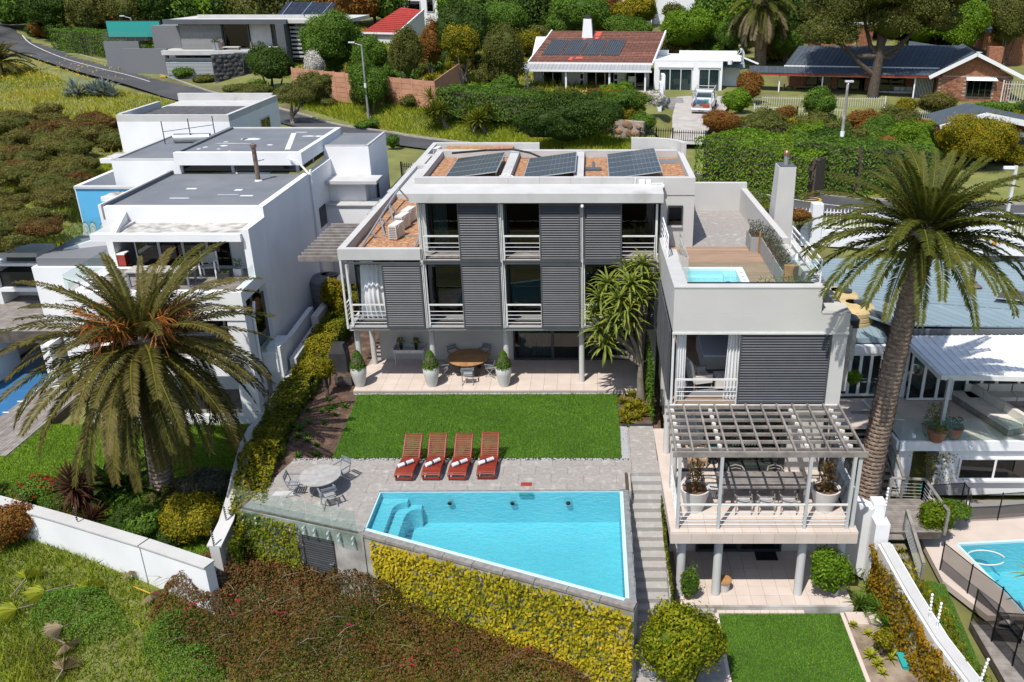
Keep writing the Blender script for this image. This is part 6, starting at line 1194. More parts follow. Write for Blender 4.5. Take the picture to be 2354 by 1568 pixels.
g1=glazed(xl,xl+4.6,98.2,zd,zr,4,MH,'pane_dark',.14,'dark_grey')
for j in range(22):MB().box(xl+.1,xl+4.5,98.05,98.1,zd+.1+j*.115,zd+.15+j*.115).build('slat',M['steel_grey'],g1)
glazed(xl+4.65,xl+7.3,98.4,zd,zr,1,MH,'pane',.12,'dark_grey');bx('wall',M['pot_white'],MH,xl+7.35,xl+9.6,98.6,98.9,zd,zr);glazed(xl+9.65,xr_-1,98.8,zd,zr,3,MH,'pane_dark',.12,'dark_grey');glazed(xr_+.05,xr_+5.2,98.8,8.0,zr,4,MH,'pane_dark',.12,'dark_grey')
for j in range(8):MB().box(xr_+.1,xr_+3.2,98.5,98.56,8.3+j*.42,8.5+j*.42).build('slat',M['steel_grey'],MH)
bx('pool_trough',M['pane'],MH,xr_-5.2,xr_-.95,95.8,97.0,7.4,9.0);bx('wall',DG,MH,xr_-4.5,xr_+.0,96.95,97.29,5.5,8.9);bx('wall',M['mid_grey'],MH,xl-6,xl-1.3,97.2,97.6,5.6,9.3);bx('garage_door',M['metal_blue'],MH,xl-.6,xl+4.6,95.2,95.4,6.0,8.1)
for j in range(9):MB().box(xl-.6,xl+4.6,95.12,95.19,6.9+j*.14,6.98+j*.14).build('slat',M['steel_grey'],MH)
bx('roof_slab',M['slate'],MH,xl-.8,xl+6,95.41,97.1,8.15,8.4);bx('wall',M['mid_grey'],MH,xl-8.8,xl-5,99,99.4,6,9.9);gpanel('balustrade',None,(xl-8.8,99.1),(xl-3.9,99.1),9.95,10.9,MH);bx('screen',M['screen_green'],MH,xl-9.2,xl-3.4,101.2,101.3,10.2,11.8);bx('screen_frame',M['charcoal'],MH,xl-9.3,xl-3.3,101.31,101.4,10.0,11.9)
t=thing('solar_array','wide tilted solar array on the roof of the grey modern house','solar panels',(-33,103,12.3));a,b=F(634,38,102),F(745,40,102);c,d=F(775,6,106),F(660,4,106);
for i in range(8):
 for j in range(3):
  u0,u1,w0,w1=i/8+.004,(i+1)/8-.004,j/3+.01,(j+1)/3-.01;pt=lambda u,v:a.lerp(b,u).lerp(d.lerp(c,u),v)
  q=[pt(u0,w0),pt(u1,w0),pt(u1,w1),pt(u0,w1)];n=Vector((0,0,-.05));MB().add([v+n for v in q]+q,[(3,2,1,0),(4,5,6,7),(0,1,5,4),(1,2,6,5),(2,3,7,6),(3,0,4,7)]).build('solar_module',M['pv_cell'],t)
for u in(.1,.5,.9):p0=a.lerp(b,u);p1=d.lerp(c,u);MB().beam(p1,(p1.x,p1.y,12.0),.08,.08).beam(p0,p1,.08,.06).build('support',M['galv'],t)
for px in(566,573):q=G(px,100,9.15);potplant('potted_plant','pale green plant in a tall pot on the grey house deck, '+('left' if px==566 else 'right')+' of the pair',(q.x,97.2,9.15),.3,.8,'planter_grey','lf_grey',.5,.35,80,.2,px,grp='tall pots on the grey house deck')
for px,lb in((533,'low timber lounger at the left of the grey house deck'),(600,'low timber lounger beside the tall pots on the grey house deck'),(625,'low timber lounger near the dark column of the grey house')):
 q=P(px,100,98.0);t=thing('deck_lounger',lb,'lounger',(q.x,97.6,zd),'loungers on the grey house deck');MB().box(q.x-.9,q.x+.9,97.3,97.9,zd+.25,zd+.33).build('seat',M['cushion'],t);MB().box(q.x-.9,q.x-.82,97.3,97.9,zd+.33,zd+.8).build('backrest',M['wood_deck'],t)
 for x in(-.8,.8):MB().box(q.x+x-.05,q.x+x+.05,97.32,97.88,zd,zd+.25).build('leg',M['wood_deck'],t)
# ---- red roofed house and white houses above
RH=thing('red_roof_house','white house with a bright red sloping tiled roof','house',(-25,112,8));a,b,c,d=F(830,76,112),F(913,78,110),F(974,24,116),F(922,18,118)
tileroof('tile_course',M['tile_red'],RH,a,b,c,d,14,0,.08);MB().add([(b.x,b.y,6),(c.x,c.y,6),tuple(c-Vector((0,0,.1))),tuple(b-Vector((0,0,.1)))],[(0,1,2,3)]).build('wall',WW,RH);MB().add([(a.x,a.y+.3,6),(b.x,b.y+.3,6),(b.x,b.y+.3,b.z-.1),(a.x,a.y+.3,a.z-.1)],[(0,1,2,3)]).build('wall',WW,RH)
MB().beam(b,c,.15,.3).build('barge_board',WW,RH);MB().beam(a,b,.15,.2).build('gutter',WW,RH);q=F(862,88,111.8);bx('window',M['pane_dark'],RH,q.x-1,q.x+1.2,111.5,111.6,8.0,9.6);MB().add([tuple(a+Vector((0,.5,0))),tuple(d+Vector((0,.5,-.2))),(d.x-3,d.y+3,7),(a.x-2,a.y+3,7)],[(0,1,2,3)]).build('roof',M['tile_red'],RH)
def boxhouse(name,label,x0,x1,ytop,ybot,Y,dep,wins=(),roofm='cap_white',m=None):
 a,b=F(x0,ybot,Y),F(x1,ytop,Y);t=thing(name,label,'house',(a.x,Y,a.z-3));bx('wall',m or WW,t,a.x,b.x,Y,Y+dep,a.z-5,b.z);bx('roof',M[roofm],t,a.x-.2,b.x+.2,Y-.2,Y+dep,b.z+.001,b.z+.25)
 for(u0,u1,v0,v1) in wins:
  wx0,wx1=a.x+(b.x-a.x)*u0,a.x+(b.x-a.x)*u1;wz0,wz1=a.z+(b.z-a.z)*v0,a.z+(b.z-a.z)*v1;w_=bx('window',M['steel_grey'],t,wx0,wx1,Y-.08,Y-.001,wz0,wz1);bx('pane',M['pane_dark'],w_,wx0+.1,wx1-.1,Y-.1,Y-.081,wz0+.1,wz1-.1)
 return t
boxhouse('white_villa','white villa behind the red roofed house',928,1062,-14,62,124,10,((.05,.3,.5,.8),(.4,.52,.45,.85),(.58,.7,.45,.85),(.76,.9,.2,.5)))
t=boxhouse('white_villa','white balconied villa at the top middle of the picture',1388,1500,-20,70,122,9,((.1,.5,.1,.35),(.1,.3,.65,.95)));q0,q1=F(1385,18,121),F(1490,18,121);bx('balcony',WW,t,q0.x,q1.x,120,122,q0.z-.5,q0.z)
for k in range(22):x=q0.x+(q1.x-q0.x)*k/22;MB().box(x,x+.08,120,120.08,q0.z,q0.z+1).build('baluster',WW,t)
boxhouse('white_villa','big plain white painted brick house above the tiled house',1501,1662,-25,65,126,12,((.8,.86,.2,.7),));boxhouse('white_villa','small white house at the top left of the middle',1070,1185,-16,22,140,8,((.1,.2,.1,.5),(.3,.4,.1,.5),(.5,.65,.1,.6),(.7,.9,.1,.6)));boxhouse('far_house','pale house corner behind hedges above the grey house',890,945,-12,14,150,8,((.2,.6,.2,.6),));boxhouse('far_house','brick outbuilding at the top right corner',2255,2420,75,125,100,8,(),'slate',BK);boxhouse('far_house','low brick garden building with pale roof behind the dark pine',1885,1960,92,122,100,6,(),'metal_grey',BK)
q=F(1652,50,125);t=thing('awning','green and white striped awning on the white painted house','awning',q);
for k in range(8):MB().box(q.x-1.8+k*.45,q.x-1.8+(k+.9)*.45,124.2,125.9,q.z-.9,q.z-.8).build('stripe',M['screen_green'] if k%2 else WW,t)
# ---- garage at the right edge
GA=thing('garage','garage with dark door and shallow grey gable roof at the right edge','garage',G(2300,392,4.9));g0=G(2195,392,4.9);
bx('wall',BK,GA,23.6,34,58.5,61,3.5,7.3);bx('garage_door',DG,GA,25.0,32,58.3,58.49,4.8,7.0);bx('lintel',WW,GA,23.6,34,57.6,58.45,7.05,7.35)
for k in range(7):bx('panel',M['slate'],GA,25.02,32,58.26,58.299,4.85+k*.305,5.13+k*.305)
MB().add([(22.6,57.2,7.8),(25.3,57.2,8.55),(25.6,61,8.75),(22.9,61,8.0)],[(0,1,2,3)]).build('roof',M['slate'],GA);MB().add([(25.31,57.2,8.55),(34,57.2,6.9),(34,61,7.1),(25.61,61,8.75)],[(0,1,2,3)]).build('roof',M['slate'],GA);MB().beam((22.5,57.15,7.75),(25.3,57.15,8.52),.1,.28).build('barge_board',WW,GA);MB().beam((25.3,57.15,8.52),(34,57.15,6.87),.1,.36).build('barge_board',WW,GA);MB().add([(23.6,58.45,7.3),(34,58.45,6.6),(25.5,58.45,8.4)],[(0,1,2)]).build('gable',BK,GA)
pv=thing('brick_driveway',None,None,(27,55,4.8));del pv['label'];del pv['category'];pv['kind']='structure';slabs(pv,[(22.5,53.2),(40,52.4),(40,58.3),(23.5,58.3)],4.78,.9,.45,M['paver_red'],'paver',.02,.2,.5)
# ---- precast plank fence, stone walls
pf=thing('precast_fence','tan precast plank fence with posts along the bank above the road','fence',G(840,225,6.5));fa,fb=F(676,200,82.5),F(1003,236,76);fa=Vector((fa.x,82.5,6.6));fb=Vector((fb.x,76,6.1));npn=13
ftop=[F(676+(1003-676)*k/npn,156+(187-156)*k/npn,82.5+(76-82.5)*k/npn).z for k in range(npn+1)]
for k in range(npn):
 a,b=fa.lerp(fb,k/npn),fa.lerp(fb,(k+1)/npn);zt=ftop[k];zb=a.z-.3;MB().box(a.x-.07,a.x+.07,a.y-.09,a.y+.09,zb,zt+.05).build('post',M['precast'],pf);d=(b-a)
 for j in range(6):z0=zb+(zt-zb)*j/6;z1=zb+(zt-zb)*(j+1)/6-.025;MB().beam((a.x+d.x*.04,a.y+d.y*.04,(z0+z1)/2),(b.x-d.x*.04,b.y-d.y*.04,(z0+z1)/2),.06+.02*(j%2),z1-z0).build('plank',M['precast'],pf)
f2=F(1060,205,80);MB().beam((fb.x,fb.y,7.4),(f2.x,81,8.4),.08,2.2).build('plank',M['precast'],pf)
ROCK={}
def rockmesh(m,k):
 if(m,k) in ROCK:return ROCK[(m,k)]
 r=random.Random(k*7+len(m));n=7;v=[];
 for rad,y in((1.0,0),(.86,-.55),(.45,-.8)):
  for i in range(n):a=6.283*i/n+r.uniform(-.2,.2);q=rad*r.uniform(.85,1.1);v.append((math.cos(a)*q*.5,y*.22,math.sin(a)*q*.5))
 f=[(j*n+i,(j+1)*n+i,(j+1)*n+(i+1)%n,j*n+(i+1)%n) for j in range(2) for i in range(n)]+[tuple(range(2*n,3*n))[::-1]]
 me=bpy.data.meshes.new('stone');me.from_pydata(v,[],[q[::-1] for q in f]);me.materials.append(M[m]);me.update();ROCK[(m,k)]=me;return me
def stonewall(name,label,path,z0,z1,size,m,nmax=300,th=.5,seed=1):
 zz0=z0 if hasattr(z0,'__len__') else[z0]*len(path);zz1=z1 if hasattr(z1,'__len__') else[z1]*len(path);t=thing(name,label,'wall',(*path[0][:2],zz0[0]))
 MB().wallh(path,th,[q-1.2 for q in zz0],zz1).build('core',M['rock_mortar_dark' if m=='rock_black' else 'rock_mortar'],t);rr=random.Random(seed);sp=[]
 for i in range(len(path)-1):
  a,b=Vector((*path[i][:2],0)),Vector((*path[i+1][:2],0));L=(b-a).length;d=(b-a).normalized();nrm=Vector((d.y,-d.x,0));ang=math.atan2(d.y,d.x);nc=max(1,int(L/size))
  for c in range(nc):
   s=(c+.5)/nc;b0=zz0[i]+(zz0[i+1]-zz0[i])*s;b1=zz1[i]+(zz1[i+1]-zz1[i])*s;nr=max(1,int((b1-b0)/size))
   for q in range(nr):
    p=a+d*(L*(s+(rr.uniform(-.3,.3)+(.5 if q%2 else 0)*.8)/nc));p=p+nrm*(th/2-.01);p.z=b0+(b1-b0)*(q+.5+rr.uniform(-.2,.2))/nr;sp.append((p,ang,rr.uniform(.8,1.25)*size,rr.uniform(.75,1.2)*size,rr.randrange(8),rr.uniform(-.5,.5)))
 rr.shuffle(sp)
 for p,ang,sx,sz,k,tw in sp[:nmax]:
  o=link('stone',rockmesh(m,k),t,p,(0,0,ang),(sx,.6,sz))
 return t
WL=lambda pts:[xy(p) for p in pts]
stonewall('stone_wall','tan fieldstone retaining wall below the plank fence',WL([G(790,236,5.6),G(905,256,5.3),G(985,268,5.1)]),[5.2,5.0,4.9],[6.6,6.4,6.2],.5,'rock_tan',150)
stonewall('stone_wall','tan fieldstone retaining wall under the long clipped hedge',WL([G(1040,275,5.1),G(1190,292,5.0),G(1330,315,4.9),G(1480,326,4.9)]),[4.8,4.8,4.7,4.7],[6.4,6.4,6.5,6.4],.55,'rock_tan',220,seed=2)
stonewall('stone_wall','dark basalt stone wall panel before the grey modern house, taller',WL([G(496,194,6.2),G(562,190,6.2)]),6.1,9.1,.42,'rock_black',160,seed=3);stonewall('stone_wall','shorter dark basalt wall panel beside the house number',WL([G(446,178,6.4),G(490,172,6.5)]),6.3,8.6,.42,'rock_black',110,seed=4);stonewall('stone_wall','dark basalt stone wall behind the tree left of the plank fence',WL([G(566,186,6.3),G(660,178,6.3)]),6.2,9.0,.5,'rock_black',120,seed=9)
stonewall('stone_wall','round cobble retaining wall below the white street fence',[(9.6,45.1),(12,45.3),(16,44.6),(23,43.3),(30,42)],[1.9]*5,[4.25]*5,.42,'rock_dark',300,seed=5)
nb=thing('entrance_panel','pale concrete entrance panel with house number between dark stone walls','sign',G(470,178,6.4));q=G(471,181,6.4);bx('panel',M['cap_white'],nb,q.x-.9,q.x+.9,q.y-.1,q.y+.1,6.3,7.9);bx('gate',M['metal_blue'],nb,q.x-2.0,q.x-1.0,q.y-.1,q.y,6.3,8.0)
cu=bpy.data.curves.new('house_number','FONT');cu.body='24';cu.size=.75;cu.extrude=.01;cu.align_x='CENTER';cu.materials.append(M['mid_grey']);fo=bpy.data.objects.new('lettering_curve',cu);COL.objects.link(fo);bpy.context.view_layer.update();me=bpy.data.meshes.new_from_object(fo);bpy.data.objects.remove(fo);o=bpy.data.objects.new('lettering',me);COL.objects.link(o);o.parent=nb;o.location=Vector((q.x-.2,q.y-.12,7.0))-org(nb);o.rotation_euler=(R(90),0,0)
# ---- fences
def pickets(name,label,path,z0,z1,step,m,w_=.04,rails=2,spear=False,posts=None,cat='fence',nmax=300):
 t=thing(name,label,cat,(*path[0][:2],z0));me=MB().box(-w_/2,w_/2,-w_/2,w_/2,0,z1-z0)
 if spear:me.add([(-w_,-w_/2,z1-z0-.12),(w_,-w_/2,z1-z0-.12),(0,0,z1-z0+.12),(w_,w_/2,z1-z0-.12),(-w_,w_/2,z1-z0-.12)],[(0,1,2),(1,3,2),(3,4,2),(4,0,2)])
 me=me.mesh('picket',m)
 for a,b in zip(path[:-1],path[1:]):
  A,B=Vector((*a[:2],z0)),Vector((*b[:2],z0));n=max(1,int((B-A).length/step))
  for k in range(n):link('picket',me,t,A.lerp(B,k/n))
  for k in range(rails):z=(z1-z0)*(.12+.76*k/max(1,rails-1));MB().beam(A+Vector((0,0,z)),B+Vector((0,0,z)),w_*.6,w_*1.1).build('rail',m,t)
  for p in(A,B):MB().box(p.x-.05,p.x+.05,p.y-.05,p.y+.05,z0,z1+.08).build('post',m,t)
 return t
sf=[(10.2,44.9),(11.85,44.85),(15.2,44.3),(19.2,43.6),(26,42.3)]
pickets('palisade_fence','white spear topped palisade fence on the street wall',sf,4.55,5.55,.17,WW,.045,2,True);fwl=thing('street_wall','low white street wall with square pillars under the palisade','wall',(12,45,4));MB().wallh(sf,.25,3.6,4.5).build('wall_section',WW,fwl)
for x,y,h in((11.85,44.85,5.9),(15.2,44.3,5.8),(19.2,43.6,5.8),(21.0,43.25,5.8)):MB().box(x-.28,x+.28,y-.28,y+.28,3.7,h).build('pillar',WW,fwl)
MB().prism([(19.2,43.2),(21,42.9),(21,43.1),(19.2,43.4)],3.6,5.75).build('wall_section',WW,fwl);MB().prism([(15.2,44.0),(17.5,43.6),(17.5,43.8),(15.2,44.2)],3.6,5.5).build('wall_section',WW,fwl)
g0,g1,g2=G(1470,333,4.75),G(1545,335,4.75),G(1620,338,4.75);pickets('driveway_gate','black spiked driveway gate at the foot of the concrete drive',WL([g0,G(1507,334,4.75),g1]),4.7,6.0,.16,M['black'],.04,2,True,cat='gate');pickets('driveway_fence','black spiked fence right of the driveway gate',WL([g1,g2]),4.7,5.9,.16,M['black'],.04,2,True)
pickets('side_gate','black spiked gate between the white house and shuttered house',[(-12.4,56.5),(-10.2,55.4)],3.9,5.6,.14,M['black'],.035,2,True,cat='gate')
pickets('garden_fence','pale steel fence along the lawn of the brick house',WL([G(1730,247,5.7),G(1870,250,5.7),G(2032,250,5.7)]),5.5,6.7,.2,M['steel'],.03,2);pickets('garden_fence','pale steel fence beside the blue pool of the brick house',WL([G(1732,268,5.4),G(1830,275,5.4),G(1940,278,5.4)]),5.3,6.4,.2,M['steel'],.03,2);pickets('garden_fence','short pale steel fence above the hedge near the garage',WL([G(2050,285,5.3),G(2142,280,5.3)]),5.2,6.3,.2,M['steel'],.03,2);pickets('garden_fence','tall pale fence right of the brick gable',WL([G(2298,238,5.7),G(2353,240,5.7)]),5.6,7.7,.22,M['steel'],.04,2)
bp2=thing('blue_pool','blue pool behind steel fencing at the brick house','swimming pool',G(1840,268,5.2));MB().prism(WL([G(1735,272,5.35),G(1960,280,5.35),G(1950,262,5.35),G(1735,258,5.35)]),5.0,5.38).build('water',M['pool_cover'],bp2);MB().prism(WL([G(1730,262,5.4),G(1965,266,5.4),G(1960,256,5.4),G(1735,252,5.4)]),5.0,5.45).build('paving',M['paver_red'],bp2)
MB().add([tuple(G(x,y,5.75)) for x,y in((1730,250),(2060,252),(2060,228),(1740,226))],[(0,1,2,3)]).build('lawn',M['lf_lawn'] if False else M['grass_base'])['kind']='structure'
# ---- lamp posts
def lamppost(p,h,label,arm=(.8,0),m='concrete',r=.11):
 p=Vector(p);t=thing('street_lamp',label,'street lamp',p,'street lamps');MB().cyl(p-Vector((0,0,.2)),p+Vector((0,0,h)),r,r*.6,12).build('pole',M[m],t,smooth=True)
 a=p+Vector((0,0,h));b=a+Vector((arm[0],arm[1],.15));MB().cyl(a-Vector((0,0,.1)),b,.04,n=8).build('arm',M['galv'],t);MB().cbox(b,(.5,.22,.1)).build('lamp_head',M['steel'],t);MB().cyl(p+Vector((0,-.01,h*.45)),p+Vector((0,-.01,h*.45+.35)),r*.98+.01,n=12).build('number_band',M['white_plastic'],t);return t
lamppost(G(323,156,6.9),5.3,'slim grey street lamp before the clipped roadside hedge',(-.9,0));lamppost(G(848,280,5.1),6.3,'grey street lamp standing in front of the bushy tree on the bank',(-.8,0),'galv');lamppost(G(1924,410,4.7),5.9,'tall grey street lamp before the ivy hedge across the road',(.1,.1),'concrete',.13)
p=Vector((21.6,44.2,4.4));t=thing('camera_pole','white camera pole on the street wall by the tall palm','camera pole',p);MB().box(p.x-.07,p.x+.07,p.y-.07,p.y+.07,4.3,8.0).build('pole',M['steel'],t);MB().cbox(p+Vector((-.35,0,3.5)),(.55,.14,.14)).build('camera_housing',M['white_plastic'],t)
t=thing('service_box','grey box with orange sticker on the street wall','box',(21,42.8,4));MB().box(20.2,20.8,42.7,42.95,3.9,4.6).build('body',M['pot_white'],t);MB().box(20.4,20.62,42.685,42.699,4.3,4.45).build('sticker',M['orange'],t)
# ---- pickup truck
XF=None
tk=thing('pickup_truck','white pickup with steel ladder rack parked on the concrete drive','pickup truck',(0,0,0));b=lambda n,m,*a,p=None:MB().box(*a).build(n,M[m],p or tk,local=True)
b('bed_floor','bed_liner',-.78,.78,-2.3,-.1,.62,.68);b('body','car_white',-.86,-.78,-2.3,-.1,.45,1.08);b('body','car_white',.78,.86,-2.3,-.1,.45,1.08);b('tailgate','car_white',-.78,.78,-2.85,-2.31,.58,.65);b('bumper','silver',-.84,.84,-2.45,-2.3,.35,.55)
MB().add([(-.86,-.09,.45),(.86,-.09,.45),(.86,1.35,.45),(-.86,1.35,.45),(-.86,-.09,1.08),(.86,-.09,1.08),(.86,1.35,1.08),(-.86,1.35,1.08),(-.72,.05,1.68),(.72,.05,1.68),(.72,.95,1.68),(-.72,.95,1.68)],[(3,2,1,0),(0,1,5,4),(1,2,6,5),(3,0,4,7),(2,3,7,6),(4,5,9,8),(5,6,10,9),(6,7,11,10),(7,4,8,11),(8,9,10,11)]).build('cab',M['car_white'],tk,local=True)
MB().add([(-.7,-.075,1.16),(.7,-.075,1.16),(.62,.025,1.6),(-.62,.025,1.6)],[(0,1,2,3)]).build('rear_window',M['pane_dark'],tk,local=True);MB().add([(.868,.1,1.12),(.868,1.2,1.12),(.745,.95,1.6),(.745,.15,1.6)],[(0,1,2,3)]).build('side_window',M['pane_dark'],tk,local=True)
b('bonnet','car_white',-.84,.84,1.36,2.4,.45,1.05)
for x in(-.8,.8):
 for y in(-1.5,1.65):w_=MB().cyl((x-.12,y,.34),(x+.12,y,.34),.34,n=18).build('wheel',M['rubber'],tk,local=True);MB().cyl((x-.13,y,.34),(x+.13,y,.34),.2,n=14).build('rim',M['silver'],w_,local=True)
 b('tail_light','lamp_red',min(x,x*1.07),max(x,x*1.07),-2.335,-2.301,.78,1.05);b('mirror','car_white',x*1.12-.08,x*1.12+.08,1.05,1.2,1.05,1.25)
rk=b('ladder_rack','steel_grey',-.83,-.79,-2.28,-2.24,1.08,1.9)
for x in(-.81,.81):
 MB().beam((x,-2.26,1.9),(x,1.5,1.98),.05,.05).beam((x,-2.26,1.5),(x,-.1,1.5),.035,.035).build('bar',M['steel_grey'],rk,local=True)
 for y in(-2.26,-1.2,-.15,1.4):MB().beam((x,y,1.08),(x,y,1.92),.04,.04).build('bar',M['steel_grey'],rk,local=True)
 MB().beam((x,-2.2,1.1),(x,-.9,1.9),.03,.03).build('bar',M['steel_grey'],rk,local=True)
for y in(-2.26,-.15,1.4):MB().beam((-.81,y,1.93),(.81,y,1.93),.05,.05).build('bar',M['steel_grey'],rk,local=True)
b('number_plate','yellow_paint',-.25,.25,-2.462,-2.451,.4,.5)
tq=G(1625,262,5.78);tk.location=(tq.x,tq.y+2.3,5.68);tk.rotation_euler=(R(2),0,R(-13))
TX=Matrix.Translation(tk.location)@Euler(tk.rotation_euler).to_matrix().to_4x4()
def load(name,label,cat,m,*a):
 global XF;XF=TX;o=MB().box(*a).build(name,M[m]);XF=None;return tag(o,label,cat)
load('toolbox','dark grey toolbox in the bed of the pickup','toolbox','car_grey',-.25,.3,-1.5,-1.0,.69,1.1);load('tool_bag','red tool bag on the pickup tailgate','bag','red',.1,.6,-2.25,-1.85,.69,.9);load('paint_bucket','teal bucket behind the cab of the pickup','bucket','teal',0,.4,-.7,-.3,.69,1.05);load('dust_sheet','blue bundle of sheets behind the pickup cab','bundle','blue',-.6,-.2,-.7,-.2,.69,1.0)
# ================================================================ PLANTS
def mpp(p):return max(4.,(p.y*CT+(CZ-p.z)*ST))/FL
def foliage(t,lobes,pal,L,seed,k=5.2,name='crown',**kw):
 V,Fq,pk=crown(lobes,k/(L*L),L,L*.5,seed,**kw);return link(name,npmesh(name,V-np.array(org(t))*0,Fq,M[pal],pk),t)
def plant(name,label,cat,px,py,z,w_,h,pal,leaf=5.,seed=0,trunk=0.,group=None,n=7,dy=.8,amp=.3,flowers=None,bark='bark',squash=1.,spread=.5,dens=5.2,Y=None,**kw):
 """a shrub or tree whose foot shows at pixel (px, py) on level z, w_ x h pixels in size"""
 p=G(px,py,z) if z is not None else None
 if z is None:
  p=G(px,py,5.0)
  for _ in range(6):p=G(px,py,float(HZ(p.x,p.y)[0]))
 drop=0
 if Y:q=F(px,py,Y);zg=float(HZ(q.x,Y)[0]);drop=q.z-zg;p=Vector((q.x,Y,zg))
 s=mpp(p);wm,hm=w_*s/2,h*s*1.06+drop;trunk=max(trunk,min(.45,.5*drop/hm)) if drop>1 else trunk;t=thing(name,label,cat,p,group);r=np.random.default_rng(seed+100);hb=hm*trunk;ch=(hm-hb)/2
 y0=wm*dy*.6;lobes=[((0,y0,hb+ch),(wm*.72,wm*dy*.72,ch*.86))]
 for i in range(n):
  a=6.283*i/n+r.uniform(-.4,.4);e=r.uniform(-.35,.75);rr=r.uniform(.3,.62);lobes.append(((math.cos(a)*wm*spread,y0+math.sin(a)*wm*dy*spread,hb+ch+e*ch*.55*squash),(wm*rr,wm*dy*rr,ch*rr*1.05)))
 L=leaf*s;foliage(t,lobes,pal,L,seed,dens,amp=amp,**kw)
 if trunk:
  mb=MB();mb.tube([(0,y0*.6,-.3),(r.uniform(-.1,.1)*wm,y0,hb*.6),(0,y0,hb+ch*.6)],[wm*.09+.05,wm*.07+.04,.04],8)
  for i in range(4):a=r.uniform(0,6.28);mb.tube([(0,y0,hb*.55),(math.cos(a)*wm*.3,y0+math.sin(a)*wm*.3,hb*.95),(math.cos(a)*wm*.55,y0+math.sin(a)*wm*.5,hb+ch*.9)],[wm*.05+.03,.05,.025],6)
  mb.build('trunk',M[bark],t,smooth=True,local=True)
 if flowers:
  fp,cnt,fs=flowers;P=[]
  for c,rad in lobes:D=sphere_dirs(max(3,cnt//len(lobes)),r,0);P.append(np.array(c)+D*np.array(rad)*r.uniform(.95,1.08,(len(D),1)))
  P=np.concatenate(P);P=np.repeat(P,4,0)+r.normal(0,fs*s*.5,(len(P)*4,3));V,Fq=leaves(P,r.normal(0,1,P.shape)+(0,-.5,1),fs*s,fs*s*.8,.5,r=r);o=link('blossom',npmesh('blossom',V,Fq,M[fp],r.uniform(0,1,len(Fq))),t);o['kind']='stuff'
 return t
TREES='garden trees and shrubs up the hill'
